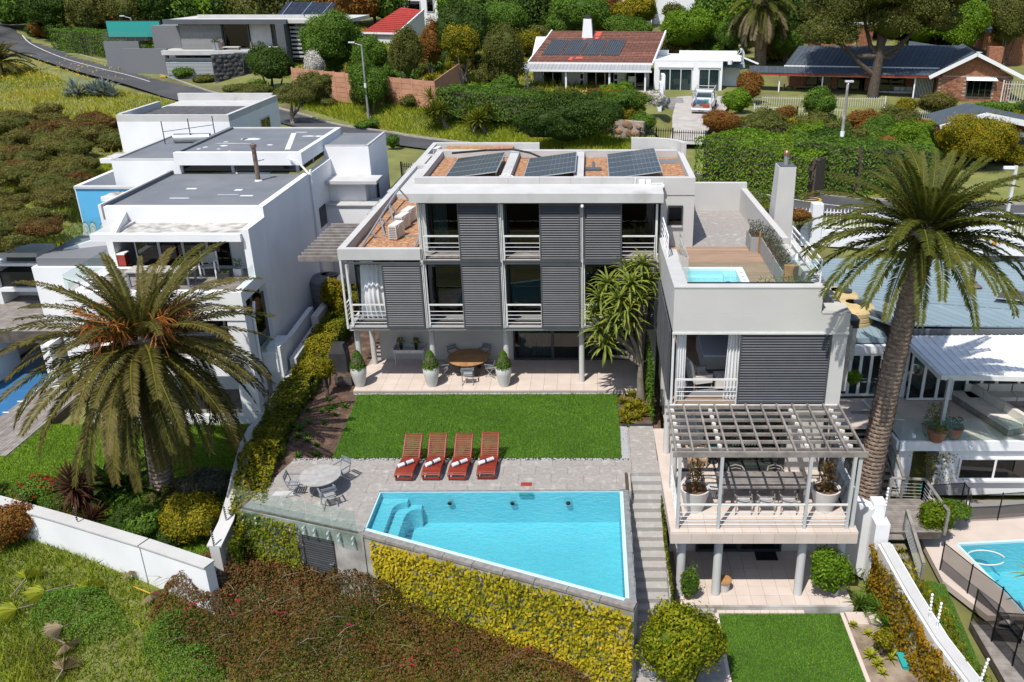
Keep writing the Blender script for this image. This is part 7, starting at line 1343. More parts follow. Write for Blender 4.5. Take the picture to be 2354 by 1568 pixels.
SPEC=[
 ('tree','big dark glossy tree beside the road at the top left','tree',105,70,9.0,150,95,'lf_dark',5,.12,dict(Y=118)),('shrub','dark bush on the road corner under the big glossy tree','shrub',132,104,8.0,62,46,'lf_dark',5,0,{}),
 ('tree','olive tree behind the clipped hedge at the top left','tree',200,62,9.5,90,75,'lf_olive',5,.1,dict(Y=116)),('tree','feathery olive tree left of the teal screen','tree',290,58,9.6,80,74,'lf_olive',4,.1,dict(Y=112)),('tree','dark tree behind the teal screen','tree',352,40,10.5,70,55,'lf_dark',5,.1,dict(Y=112)),
 ('bougainvillea','brown bougainvillea spilling beside the grey house','shrub',402,118,7.6,84,54,'lf_boug',4,0,dict(flowers=('lf_pink',40,3))),('conifer','tall dark conifer bush left of the slatted gate','shrub',348,162,6.7,38,52,'lf_mid',4,0,{}),('conifer','rounded dark conifer bush on the road verge','shrub',380,170,6.5,40,36,'lf_mid',4,0,{}),('shrub','low dark shrub in front of the shorter basalt panel','shrub',420,186,6.3,50,32,'lf_mid',4,0,{}),('ground_shrub','low grey green shrubs beside the entrance steps','shrub',468,196,6.1,60,20,'lf_olive',4,0,{}),
 ('tree','dense dark green tree left of the plank fence','tree',620,205,6.1,112,90,'lf_dark',5,.15,dict(Y=86)),('thorn_tree','sparse olive thorn tree overhanging the road bend','tree',668,285,5.2,112,80,'lf_olive',3.5,.35,dict(dens=2.2,core=0,bark='bark_pale')),('shrub','olive scrub behind the grey roof by the road','shrub',565,232,5.9,110,34,'lf_olive',3.5,0,{}),('shrub','grey green bush in front of the plank fence','shrub',728,246,5.7,96,74,'lf_olive',4,0,{}),('tree','bushy tree on the bank wrapped round the grey lamp post','tree',848,274,5.3,86,125,'lf_mid',4.5,.08,{}),
 ('tree','broad green tree behind the left half of the plank fence','tree',758,150,7.2,150,108,'lf_mid',5,.12,dict(Y=86)),('shrub','white flowering shrub behind the plank fence','shrub',719,160,7.0,48,40,'lf_white',4,0,dict(Y=83.5)),('shrub','loose green shrub in front of the red roofed house','shrub',846,166,7.0,84,72,'lf_mid',4,0,dict(Y=84)),('tree','grey leaved tree right of the red roofed house','tree',934,190,6.6,78,124,'lf_olive',4,.15,dict(Y=82.5)),('tree','orange tinged tree beyond the plank fence','tree',992,150,7.4,62,96,'lf_autumn',4,.2,dict(Y=87)),
 ('tree','large dark umbrella tree above the plank fence corner','tree',1062,130,8.2,122,115,'lf_dark',5,.2,dict(Y=87)),('tree','yellow green tree with pale forked trunk','tree',1058,186,6.4,84,118,'lf_gold',4.5,.4,dict(Y=80,bark='bark_pale',dens=4)),('tree','olive green tree left of the tiled house','tree',1155,195,6.3,108,118,'lf_olive',4.5,0,dict(Y=83)),('tree','dark hedge tree at the top above the olive tree','tree',1160,84,9.0,104,72,'lf_mid',4.5,.1,dict(Y=102)),('tree','bright green tree behind the tiled roof chimney','tree',1328,80,9.0,146,84,'lf_mid',5,.05,dict(Y=101)),('conifer','golden feathery conifer above the tiled roof','tree',1460,52,10.0,100,56,'lf_gold',5,0,dict(Y=106,up=-.2)),('shrub','rounded olive bush against the white painted house','shrub',1548,40,10.2,54,34,'lf_olive',4.5,0,dict(Y=112)),('shrub','green shrubs behind the tiled roof ridge','shrub',1448,82,8.6,120,40,'lf_mid',4.5,0,dict(Y=101)),('tree','lime green tree behind the white annex','tree',1580,104,7.8,140,78,'lf_bright',5,.05,dict(Y=100)),('shrub','mid green bush behind the back palm','shrub',1690,110,7.6,90,60,'lf_mid',4.5,0,dict(Y=98)),
 ('shrub','round orange tipped bush beside the annex wall','shrub',1722,246,5.8,64,76,'lf_autumn',4,0,dict(amp=.08)),('shrub','lime creeper bush beside the pickup','shrub',1694,272,5.5,74,66,'lf_bright',4.5,0,{}),('shrub','red flowering shrub beside the concrete drive','shrub',1660,322,5.0,94,62,'lf_autumn',3.5,0,dict(flowers=('lf_red',160,3))),('shrub','olive shrubs between red shrub and ivy hedge','shrub',1765,330,4.9,130,72,'lf_olive',4,0,{}),('tree','big dark rounded shrub below the tiled house','shrub',1308,345,4.8,262,116,'lf_dark',5,0,dict(n=8,dy=.35)),
 ('shrub','white flowering shrub at the right end of the long hedge','shrub',1508,256,6.3,52,42,'lf_white',4,0,{}),('shrub','red dotted hibiscus hedge above the stone wall','shrub',1440,262,6.3,120,52,'lf_mid',4.5,0,dict(dy=.4,flowers=('lf_red',28,4))),
 ('tree','lime green tree in front of the dark garage','tree',2250,410,4.8,190,138,'lf_gold',4.5,.1,dict(dens=4.5)),('shrub','rusty red and brown shrub above the ivy hedge','shrub',1998,322,5.0,92,62,'lf_autumn',4,0,{}),('tree','small bright conifer inside the blue pool fence','tree',1882,296,5.3,82,88,'lf_mid',5,.1,{}),('shrub','small round orange bush by the blue pool','shrub',1803,292,5.3,48,44,'lf_autumn',3.5,0,dict(amp=.08)),('shrub','round gold green bush on the brick house lawn','shrub',2080,278,5.4,52,46,'lf_gold',4,0,{}),('shrub','twiggy brown shrub below the brick gable','shrub',2158,276,5.5,94,56,'lf_scrub',4,0,{}),('shrub','spreading green shrub at the foot of the brick gable','shrub',2285,286,5.5,140,48,'lf_mid',4.5,0,dict(dy=.5)),('shrub','light green creeper mound beyond the ivy hedge','shrub',2100,356,4.8,140,70,'lf_bright',4.5,0,dict(dy=.5)),
 ('tree','bright green tree behind the brick house on the right','tree',2220,125,7.5,112,130,'lf_bright',5,.1,dict(Y=98)),('tree','mixed olive tree at the top right corner','tree',2320,110,8,100,120,'lf_olive',5,.1,dict(Y=98)),('tree','grey olive tree at the top behind the back palm','tree',1895,100,8.2,100,110,'lf_olive',4.5,.1,dict(Y=104)),('shrub','mid green bush left of the brick house roof','shrub',1806,124,7.4,94,74,'lf_mid',4.5,0,dict(Y=97)),('shrub','dark clipped bush beside the road behind the white house','shrub',902,346,4.6,36,34,'lf_mid',4,0,{}),('shrub','low shrubs with yellow flowers by the road behind the white roof','shrub',840,300,4.8,60,20,'lf_mid',4,0,{}),
 ('shrub','red flowering bush behind the white garden wall','shrub',78,1168,-1.5,116,62,'lf_mid',6,0,dict(flowers=('lf_red',130,6))),('shrub','dark shrub in the far left corner of the sunny lawn','shrub',6,1160,-1.5,40,50,'lf_dark',6,0,{}),('shrub','grey green leafy bush right of the left palm trunk','shrub',470,1165,-1.5,126,76,'lf_grey',7,0,dict(dens=4)),('shrub','large yellow green shrub in the corner of the white garden wall','shrub',438,1268,-1.7,150,112,'lf_gold',7,0,dict(dens=4.6)),('shrub','dark glossy shrub leaning over the white garden wall','shrub',330,1250,-1.7,106,76,'lf_mid',8,0,{}),('shrub','low mixed shrubs under the left palm','shrub',300,1180,-1.6,130,46,'lf_mid',6,0,{}),('shrub','yellow variegated low shrub beside the large cordyline','shrub',170,1185,-1.6,60,26,'lf_gold',6,0,{}),('shrub','olive shrub outside the white wall at the left edge','shrub',20,1275,-2.3,120,116,'lf_autumn',7,0,{}),('shrub','dark brown scrub in the bottom left corner','shrub',110,1600,-4.2,300,110,'lf_scrub',6,0,{}),
 ('buddleia','grey leaved buddleia under the glass pool fence','shrub',600,1292,-2.4,110,70,'lf_grey',7,0,dict(dens=3.6,flowers=('lf_purple',24,5))),('citrus_tree','rounded yellow green citrus tree at the foot of the steps','tree',1566,1620,-3.1,205,225,'lf_citrus',10,.05,dict(dens=4.2,amp=.26,n=8,core=.7)),('climber','leafy green climber covering the right undercroft columns','climber',1905,1390,-3.0,104,140,'lf_bright',9,0,dict(dy=.35,dens=4)),('shrub','small ivy mound at the left undercroft column','shrub',1582,1388,-2.95,44,96,'lf_mid',6,0,dict(dy=.3)),('shrub','yellow green shrub beside the wooden landing','shrub',2150,1262,-3.2,90,118,'lf_lime',8,0,dict(dens=3.6)),('shrub','clipped round dark shrub inside the black mesh fence','shrub',2200,1202,-2.75,92,38,'lf_mid',5,0,dict(amp=.06)),('shrub','thin leafy sapling in the bare bed by the ivy wall','shrub',2030,1515,-3.1,52,76,'lf_gold',7,.2,dict(dens=2.4)),('shrub','bright green potted bush beside the palm on the party wall','shrub',1960,894,1.0,38,42,'lf_bright',7,0,{}),('lemon_tree','lemon tree with orange fruit beside the grey water tank','tree',775,756,.0,66,112,'lf_gold',6,.1,dict(flowers=('lf_orange',26,5),dens=3)),('shrub','spindly yellow sapling in the planting bed by the hedge','tree',752,912,0,44,92,'lf_gold',6,.3,dict(dens=3)),('shrub','small red leaved standard tree behind the big chimney','tree',1836,548,4.2,56,62,'lf_autumn',5,.45,{}),
]
for i,(nm,lb,ct,px,py,z,w_,h,pal,lf,tr,ex) in enumerate(SPEC):plant(nm,lb,ct,px,py,z,w_,h,pal,lf,i*13+3,tr,TREES if py<360 else None,**ex)
BELT=[(-92+i*6.4+random.uniform(-2,2),random.uniform(134,160)) for i in range(30)]+[(F(px,30,y).x,y) for px,y in((20,135),(60,128),(150,126),(190,122),(240,120),(285,122),(325,118),(375,116),(420,119),(465,122),(520,124),(570,121),(615,118),(660,124),(800,122),(860,124),(1075,122),(1120,114),(1170,118),(1215,112),(1260,114),(1300,117),(1345,116),(1680,116),(1725,112),(1790,116),(1840,114),(1880,118),(1930,120),(1980,116),(2060,118),(2110,115),(2160,112),(2190,118),(2260,114),(2300,112),(2340,116),(2395,114))]
for i,(x,y) in enumerate(BELT):
 z=float(HZ(x,y)[0]);kind=('lf_dark','lf_mid','lf_olive','lf_mid','lf_autumn','lf_dark','lf_bright','lf_olive')[i*5%8];tone=dict(lf_dark='dark green',lf_mid='mid green',lf_olive='grey olive',lf_autumn='brown tinged',lf_bright='bright green')[kind]
 t=thing('background_tree',tone+' tree in the leafy belt behind the top row of houses','tree',(x,y,z),'trees along the top of the hillside');wm=random.uniform(3.2,5.0);hh=max(random.uniform(4.5,7.5),13.6-z+random.uniform(-1.2,1)) if y<130 else random.uniform(5,9)
 foliage(t,[((0,0,hh*.5),(wm*.8,wm*.8,hh*.5)),((wm*.5,0,hh*.4),(wm*.62,)*3),((-wm*.5,-.5,hh*.45),(wm*.58,)*3),((wm*.1,-1,hh*.75),(wm*.5,)*3)],kind,.5,900+i,amp=.28);MB().cyl((0,0,-.5),(0,0,hh*.4),.25,.15,8).build('trunk',M['bark'],t,local=True)
UNDER=[([(-2.5,69.5),(4.2,68.5),(5.2,76.5),(-2,77)],16,(.9,1.6),'flowering shrub at the foot of the drive wall'),([(-29,84),(-12,78.5),(-8,80),(-10,95),(-20,99),(-27,94)],30,(1.1,2.3),'garden shrub between the plank fence and the houses behind'),([(-8,98),(24,98),(24,110),(-8,110)],30,(1.4,2.6),'shrub crowding the garden behind the tiled house'),([(12,58),(36,57),(38,70),(17,72)],40,(.9,1.7),'shrub on the planted bank below the brick house'),([(34,62),(46,60),(46,84),(37,80)],14,(1.0,2.0),'shrub beside the brick gable at the right edge'),([(-36,86),(-24,80.5),(-9,73.5),(-11,76),(-32,89)],16,(.9,1.6),'olive scrub on the road bank before the plank fence'),([(-7,77.5),(4.5,77),(5,83.5),(-7,84)],18,(.8,1.5),'front garden shrub below the tiled house veranda'),([(-21,27.9),(-13.4,24.9),(-13.6,27),(-20,29.3)],16,(.4,.8),'small border shrub behind the white garden wall'),([(-80,122),(-52,110),(-46,113),(-70,132)],18,(1.5,3),'dark shrub beyond the road at the top left')]
for zi,(poly,n,(s0,s1),lb) in enumerate(UNDER):
 r=np.random.default_rng(300+zi);k=0;xs=[q[0] for q in poly];ys=[q[1] for q in poly]
 while k<n:
  x,y=r.uniform(min(xs),max(xs)),r.uniform(min(ys),max(ys))
  if not inpoly(np.array([x]),np.array([y]),poly)[0] or(zi==2 and y<101 and x<18):k+=.02;continue
  z=-1.5 if zi==7 else float(HZ(x,y)[0]);t=thing('shrub',lb,'shrub',(x,y,z),lb);a=r.uniform(s0,s1);pal=('lf_mid','lf_olive','lf_dark','lf_bright','lf_mid','lf_autumn','lf_olive','lf_gold')[int(r.integers(8))];h=a*r.uniform(.6,1.0);L=4.4*mpp(Vector((x,y,z)))
  foliage(t,[((0,0,h*.5),(a*.7,a*.7,h*.55))]+[((math.cos(e)*a*.55,math.sin(e)*a*.5,h*r.uniform(.3,.85)),(a*r.uniform(.3,.55),)*3) for e in r.uniform(0,6.28,4)],pal,L,4000+zi*100+int(k),amp=.3);k+=1
# ---- clipped hedges along a line
def hedge(name,label,path,wd,z0,z1,pal,L,seed,group=None,cat='hedge',k=5.0,amp=.12,topbias=.0,pal2=None):
 r=np.random.default_rng(seed);t=thing(name,label,cat,(path[0][0],path[0][1],z0 if not hasattr(z0,'__len__') else z0[0]),group);Z0=z0 if hasattr(z0,'__len__') else[z0]*len(path);Z1=z1 if hasattr(z1,'__len__') else[z1]*len(path);Ps,Ns=[],[]
 for i in range(len(path)-1):
  a,b=np.array(path[i][:2],float),np.array(path[i+1][:2],float);d=b-a;Ln=np.linalg.norm(d);d/=Ln;nn=np.array((d[1],-d[0]));h=(Z1[i]-Z0[i]+Z1[i+1]-Z0[i+1])/2;n=int(Ln*(2*h+wd)*k/L**2)
  s=r.uniform(0,1,n);u=r.uniform(0,2*h+wd,n);zb=Z0[i]+(Z0[i+1]-Z0[i])*s;zt=Z1[i]+(Z1[i+1]-Z1[i])*s;hh=zt-zb;f=u/(2*h+wd);side=np.where(u<h,1,np.where(u>h+wd,-1,0));off=np.where(side==0,(u-h)/wd-.5,side*.5)*wd;vz=np.where(side==0,1.,np.where(side==1,u/h,(u-h-wd)/h))
  P=np.stack([a[0]+d[0]*s*Ln+nn[0]*off,a[1]+d[1]*s*Ln+nn[1]*off,zb+hh*vz],1);N=np.stack([nn[0]*side,nn[1]*side,np.where(side==0,1.,.25)],1);nz=noise3(P,2.2,seed);P=P+_unit(N)*(nz[:,None]*amp-r.uniform(0,.14,(n,1))*min(1,wd));Ps.append(P);Ns.append(N)
 P=np.concatenate(Ps);N=np.concatenate(Ns);V,Fq=leaves(P,N,L,L*.5,.5,r=r);pk=np.clip(.45+.25*noise3(P,1.3,seed+1)+r.normal(0,.2,len(P))+topbias*(N[:,2]>.9),0,1)
 link('foliage',npmesh('foliage',V-np.array(org(t)),Fq,M[pal],pk),t);MB().wallh(path,wd*.6,Z0,[q-.4 for q in Z1]).build('dark_core',M['bark'] if not pal2 else M[pal2],t);return t  # solid core added inside the hedge, its dark colour standing for inner shade
hedge('clipped_hedge','long clipped hedge along the road at the top left',[xy(G(158,112,7.9)),xy(G(235,130,7.4)),xy(G(322,143,7.0))],4.0,[7.3,7.0,6.7],[10.3,10.3,10.2],'lf_mid',.24,1)
hedge('clipped_hedge','long clipped hedge along the garden of the tiled house',[xy(G(1030,262,6.0)),xy(G(1190,272,6.0)),xy(G(1420,285,6.0))],3.4,6.0,[8.3,8.0,7.7],'lf_mid',.24,2)
hedge('clipped_hedge','broad bright green hedge behind the roof terrace',[(8.3,58.2),(10.5,56.5),(14.5,53.4)],5.6,4.2,[7.3,7.2,7.0],'lf_bright',.2,3,k=4.6)
hedge('ivy_hedge','dark ivy hedge along the far side of the road',[xy(G(1815,424,4.5)),xy(G(1960,432,4.5)),xy(G(2140,436,4.5))],3.0,4.4,[7.6,7.4,7.1],'lf_mid',.2,4,k=4.6);hedge('clipped_hedge','small yellow edged hedge beside the terrace chimney',[(7.85,41.5),(8.1,38.6)],.8,5.6,7.3,'lf_ivyg',.13,6);hedge('clipped_hedge','green hedge between the drive and brick house garden',[xy(G(1705,330,4.9)),xy(G(1830,330,4.9)),xy(G(1950,335,4.9))],3.0,4.8,6.6,'lf_olive',.22,7)
def ivy(name,label,path,side,z0,z1,pal,L,seed,thick=.22,k=5.,hole=None,fade=0.):
 """leaves hugging one face of an upright wall"""
 r=np.random.default_rng(seed);t=thing(name,label,'creeper',(path[0][0],path[0][1],z0[0]));Ps,Ns,Hs=[],[],[]
 for i in range(len(path)-1):
  a,b=np.array(path[i][:2],float),np.array(path[i+1][:2],float);d=b-a;Ln=np.linalg.norm(d);d/=Ln;nn=np.array((d[1],-d[0]))*side;h=max(z1[i]-z0[i],z1[i+1]-z0[i+1]);n=int(Ln*h*k/L**2);s=r.uniform(0,1,n);v=r.uniform(0,1,n);zb=z0[i]+(z0[i+1]-z0[i])*s;zt=z1[i]+(z1[i+1]-z1[i])*s
  P=np.stack([a[0]+d[0]*s*Ln,a[1]+d[1]*s*Ln,zb+(zt-zb)*v],1);nz=noise3(P,2.6,seed);o=thick*(.55+.4*nz+r.uniform(-.2,.3,n))*np.where(v>.9,1.25,1);P[:,:2]+=nn*o[:,None];P[:,2]+=.05*nz;N=np.tile(np.array((nn[0],nn[1],.45)),(n,1));Ps.append(P);Ns.append(N);Hs.append(v)
 P,N,v=np.concatenate(Ps),np.concatenate(Ns),np.concatenate(Hs);pk=np.clip(.15+.62*v+.2*noise3(P,1.4,seed+3)+r.normal(0,.16,len(P)),0,1) if fade else np.clip(.55+.25*noise3(P,1.2,seed+3)+r.normal(0,.2,len(P)),0,1)
 V,Fq=leaves(P,N,L,L*.62,.38,1.0,r=r);link('foliage',npmesh('foliage',V-np.array(org(t)),Fq,M[pal],pk),t);return t
ov_=lambda s:tuple((OVA+(OVB-OVA)*s+OVN*.3)[:2])
ivy('pool_wall_ivy','golden yellow creeper covering the wall below the pool edge',[ov_(.06),ov_(.5),ov_(1.0)],1,[-3.2,-3.6,-3.9],[-.12,-.12,-.12],'lf_ivy',.15,11,.22,5.5);ivy('terrace_ivy','green and gold creeper under the glass pool fence',[(-12.25,25.5),(-9.98,24.76)],1,[-2.6,-2.6],[-.02,-.02],'lf_ivyg',.14,12,.25)
ivy('wall_ivy','yellow topped creeper along the inside of the curving wall',[(-13.62,45),(-13.6,40)]+[(x+.15,y) for x,y in BW],-1,[-.1]*8+[-1.4,-2.2,-2.6,-2.8],[1.3,1.2]+[z+.12 for z in BWz],'lf_ivyg',.13,13,.55,7.,fade=1);hedge('wall_hedge','thick yellow topped creeper hedge inside the curving wall',[(-13.1,44),(-13.0,38),(-12.95,33.5),(-12.85,30.5),(-12.55,28.3),(-12.2,26.4),(-12.1,25.6)],1.3,[-.1,-.1,-.1,-.1,-.3,-.6,-1],[1.15,.85,.5,.42,.35,.2,-.1],'lf_ivyg',.14,14,k=8.5,amp=.2,topbias=.42)
IV=[(x,y) for x,y in IW];ivy('party_ivy','orange tinged ivy on the garden side of the white capped wall',[(x-.2,y) for x,y in IV],1,[-3.2,-3.3,-3.4,-3.5,-3.6],[-1.22]*5,'lf_ivyo',.13,15,.3,5.5);ivy('party_ivy','yellow green ivy on the pool side of the white capped wall',[(x+.18,y) for x,y in IV],-1,[-3.0]*5,[-1.15]*5,'lf_ivy',.14,16,.45,6.5);ivy('step_ivy','narrow strip of ivy between steps and deck columns',[(2.66,27),(2.72,24.2),(2.8,22)],1,[-.9,-2.4,-3.1],[-.4,-1.0,-2.2],'lf_ivyg',.12,17,.15,5.5)
ivy('wall_climber','green creeper on the tower flank behind the aloe tree',[(2.55,34.6),(2.6,31.4)],1,[.1,.1],[2.7,2.6],'lf_mid',.14,18,.2,5)
# ---- bougainvillea bank (one big bush)
def bank(name,label,cat,poly,ztop,pal,L,seed,k=4.5,bump=.35,flowers=None,twigs=0,kind=None):
 r=np.random.default_rng(seed);xs=[p[0] for p in poly];ys=[p[1] for p in poly];A=area(poly);n=int(A*1.25*k/L**2);q=r.uniform((min(xs),min(ys)),(max(xs),max(ys)),(int(n*1.9),2));q=q[inpoly(q[:,0],q[:,1],poly)][:n]
 g=HZ(q[:,0],q[:,1]);P3=np.stack([q[:,0],q[:,1],q[:,0]*0],1);nz=noise3(P3,1.5,seed)*.6+noise3(P3,4.0,seed+1)*.4;E=np.full(len(q),1e9)
 for i in range(len(poly)):
  a,b=np.array(poly[i][:2]),np.array(poly[(i+1)%len(poly)][:2]);d=b-a;tt=np.clip(((q-a)@d)/(d@d),0,1);E=np.minimum(E,np.linalg.norm(q-a-tt[:,None]*d,axis=1))
 hh=ztop(q[:,0],q[:,1])*np.clip(E/.9,.08,1)**.5;z=g+hh+nz*bump*np.clip(E,0,1)-r.uniform(0,.28,len(q))**1.0;P=np.stack([q[:,0],q[:,1],z],1)
 V,Fq=leaves(P,np.tile((0,-.35,1.),(len(P),1)),L,L*.55,.65,r=r);pk=np.clip(.5+.3*noise3(P3,.9,seed+2)+r.normal(0,.24,len(P)),0,1);t=thing(name,label,cat,(poly[0][0],poly[0][1],float(g[0])));V=V-np.array(org(t));o=link('foliage',npmesh('foliage',V,Fq,M[pal],pk),t)
 if flowers:fp,cnt,fs=flowers;c=r.choice(len(P),cnt//5);c=np.repeat(c,5);PP=P[c]+r.normal(0,.1,(len(c),3))+(0,0,.06);V,Fq=leaves(PP,np.tile((0,-.3,1.),(len(PP),1)),fs,fs*.8,.6,r=r);o=link('blossom',npmesh('blossom',V-np.array(org(t)),Fq,M[fp],r.uniform(0,1,len(PP))),t);o['kind']='stuff'
 if twigs:
  mb=MB()
  for i in r.choice(len(P),twigs):a=r.uniform(0,6.28);mb.tube([P[i]+(0,0,-.1),P[i]+(math.cos(a)*.35,math.sin(a)*.35,.14),P[i]+(math.cos(a)*.8,math.sin(a)*.8,.16)],[.012,.01,.004],4)
  o=mb.build('twig',M['bark_pale'],t);o['kind']='stuff'
 return t
BG=[xy(G(x,y,z)) for x,y,z in((345,1450,-3.0),(395,1345,-2.5),(450,1290,-2.2),(520,1272,-2.2),(600,1296,-2.4),(700,1312,-2.6),(830,1335,-2.9),(960,1375,-2.9),(1100,1440,-3.0),(1240,1495,-3.2),(1330,1545,-3.4),(1400,1640,-3.8),(1000,1680,-4.4),(600,1660,-4.4),(470,1560,-3.8),(380,1510,-3.4))]
bank('bougainvillea','great brown bougainvillea bank below the pool wall','shrub',BG,lambda x,y:1.1+0*x,'lf_boug',.105,31,5.2,.5,('lf_pink',150,.09),90)
FE=[[xy(G(x,y,-3.6)) for x,y in((375,1470),(470,1455),(560,1540),(480,1620),(380,1600),(330,1540))],[xy(G(x,y,-3.6)) for x,y in((100,1430),(260,1420),(330,1500),(200,1530),(80,1500))]]
for k,f in enumerate(FE):bank('fennel',('feathery fennel clump at the foot of the bougainvillea','feathery fennel clump among the fallen palm leaves')[k],'plant',f,lambda x,y:.7+0*x,'lf_fennel',.075,41+k,3.4,.55)
# ---- scrub on the left slope: bush by bush
rr=np.random.default_rng(77);SPOLY=[(0,285),(60,275),(150,270),(230,290),(275,310),(275,340),(265,372),(230,400),(170,450),(150,520),(90,560),(20,590),(-60,600),(-80,290)];cnt=0
while cnt<130:
 px,py=rr.uniform(-80,300),rr.uniform(270,600)
 if not inpoly(np.array([px]),np.array([py]),SPOLY)[0]:continue
 w_=rr.uniform(52,100)*(py/430)**.4;plant('scrub_bush','brown green scrub bush on the slope left of the white house','shrub',px,py,None,w_,w_*.5,('lf_scrub','lf_scrub','lf_olive','lf_scrub','lf_brown','lf_scrub','lf_olive')[cnt%7],4.2,500+cnt,0,'scrub bushes on the left slope',n=3,dens=4.2);cnt+=1
# ---- grass: slope, verge and foreground
def grass(name,label,poly,n,h,w_,pal,seed):
 r=np.random.default_rng(seed);xs=[p[0] for p in poly];ys=[p[1] for p in poly];q=r.uniform((min(xs),min(ys)),(max(xs),max(ys)),(int(n*2.6),2));q=q[inpoly(q[:,0],q[:,1],poly)];q=q[:n];d,_=near_road(q[:,0],q[:,1]);q=q[d>.35]
 for pl,lv in PLAT:q=q[~inpoly(q[:,0],q[:,1],pl)]
 n=len(q);z=HZ(q[:,0],q[:,1]);P3=np.stack([q[:,0],q[:,1],q[:,0]*0],1);nz=noise3(P3,.8,seed);hh=h*r.uniform(.4,1.3,n)*(1+.4*nz);a=r.uniform(0,6.28,n);ln=r.normal(0,.55,(n,2))*hh[:,None];ww=w_*r.uniform(.6,1.4,n)
 V=np.stack([np.stack([q[:,0]-np.cos(a)*ww,q[:,1]-np.sin(a)*ww,z-.05],1),np.stack([q[:,0]+np.cos(a)*ww,q[:,1]+np.sin(a)*ww,z-.05],1),np.stack([q[:,0]+ln[:,0],q[:,1]+ln[:,1],z+hh],1)],1).reshape(-1,3)
 o=link(name,npmesh(name,V,np.arange(3*n).reshape(n,3),M[pal],np.clip(.45+.3*noise3(P3,.35,seed+1)+.15*nz+r.normal(0,.2,n),0,1)));tag(o,label,'grass',kind='stuff');return o
grass('meadow_grass','long green grass below the white garden wall',[(-26,29),(-12.1,22.9),(-7.7,24),(0,20.6),(2,12),(-26,12)],90000,.34,.022,'lf_grass',1)
grass('slope_grass','short sunny grass on the slope below the road',[(-75,52),(-30,60),(-24,62),(-24,74),(-40,85),(-62,104),(-90,110),(-95,60)],90000,.3,.05,'lf_grassy',2);grass('slope_grass','grass beside the white house flank',[(-60,42),(-27,44),(-25,52),(-26,62),(-45,62),(-60,60)],40000,.35,.05,'lf_grass',3)
grass('verge_grass','long grass on the bank above the road',[xy(G(x,y,5)) for x,y in((640,250),(800,282),(990,318),(1330,362),(1500,360),(1480,330),(1180,292),(980,268),(780,236))],50000,.42,.04,'lf_grass',4);grass('verge_grass','dry grass verge below the ivy hedge across the road',[xy(G(x,y,4.6)) for x,y in((1560,372),(1810,424),(2150,440),(2353,455),(2353,468),(1950,454),(1815,436))],16000,.12,.03,'lf_grassy',5)
grass('hill_grass','rough grass among the houses up the hill',[(-60,108),(-20,86),(-8,78),(2,78),(3,90),(-30,125),(-70,140)],30000,.4,.08,'lf_grassy',6)
q=rr.normal(0,1,(420,2))*(5,4)+np.array(xy(G(60,205,5.5)));z=HZ(q[:,0],q[:,1])+.3;V,Fq=leaves(np.stack([q[:,0],q[:,1],z],1),np.tile((0,-.4,1.),(420,1)),.2,.15,.4);tag(link('wildflowers',npmesh('wildflowers',V,Fq,M['lf_yellow'],rr.uniform(0,1,420))),'yellow wild flowers scattered on the left slope','flowers',kind='stuff')
# ---- rosettes: agave, yucca, cordyline, aloe
def rosette(n,L,w_,e0,e1,bend,seed,seg=5,keel=.25,r=None):
 r=np.random.default_rng(seed);V,Fq,pk=[],[],[];b=0
 for i in range(n):
  az=i*2.39996+r.uniform(-.25,.25);e=e1+(e0-e1)*((i+.5)/n)**.8;ll=L*r.uniform(.8,1.1);p=np.zeros(3);d=np.array((math.cos(az),math.sin(az)));sd=np.array((-d[1],d[0],0));c=r.uniform(0,1)
  for j in range(seg+1):
   t=j/seg;ww=w_*(math.sin(math.pi*min(1,.18+t*.82))**.7 if t<1 else 0.02);V+=[p-sd*ww/2+(0,0,ww*keel),p,p+sd*ww/2+(0,0,ww*keel)];ee=e-bend*t**1.3;p=p+np.array((d[0]*math.cos(ee),d[1]*math.cos(ee),math.sin(ee)))*ll/seg
  for j in range(seg):
   o=b+3*j;Fq+=[(o,o+1,o+4,o+3),(o+1,o+2,o+5,o+4)];pk+=[np.clip(.3*c+(.55*(j/seg) if r.uniform()<.8 else .2)+r.normal(0,.08),0,1)]*2
  b+=3*(seg+1)
 return np.array(V),np.array(Fq),pk
def ros(name,label,cat,p,heads,pal,m=None,stem=None,group=None,piece='leaf_rosette',seed=0,n=34,L=.6,w_=.06,e0=1.4,e1=-.3,bend=.5):
 t=thing(name,label,cat,p,group);ms=[npmesh(piece,*(lambda V,Fq,pk:(V,Fq,M[pal],pk))(*rosette(n,L,w_,e0,e1,bend,seed+k))) for k in range(min(3,len(heads)))]
 for k,(h,s) in enumerate(heads):link(piece,ms[k%len(ms)],t,Vector(p)+Vector(h),(random.uniform(-.25,.25),random.uniform(-.25,.25),k*1.3),(s,s,s))
 if stem:mb=MB();[mb.tube([Vector(q) for q in st],rad,10) for st,rad in stem];mb.build('trunk',M[m or 'bark_pale'],t,smooth=True,local=True)
 return t
q=G(215,236,5.6);ros('agave_clump','blue grey agave clump on the sunny slope','agave',(q.x,q.y,float(HZ(q.x,q.y)[0])),[((-1.3,0,.1),1.1),((-.2,.4,.1),.8),((.6,-.2,.1),1.0),((1.4,.1,.1),.95),((2.1,-.3,.05),.7),((-2.2,.2,0),.6),((1,.9,.3),.9)],'lf_agave',n=26,L=1.7,w_=.26,e0=1.5,e1=.25,bend=.5)
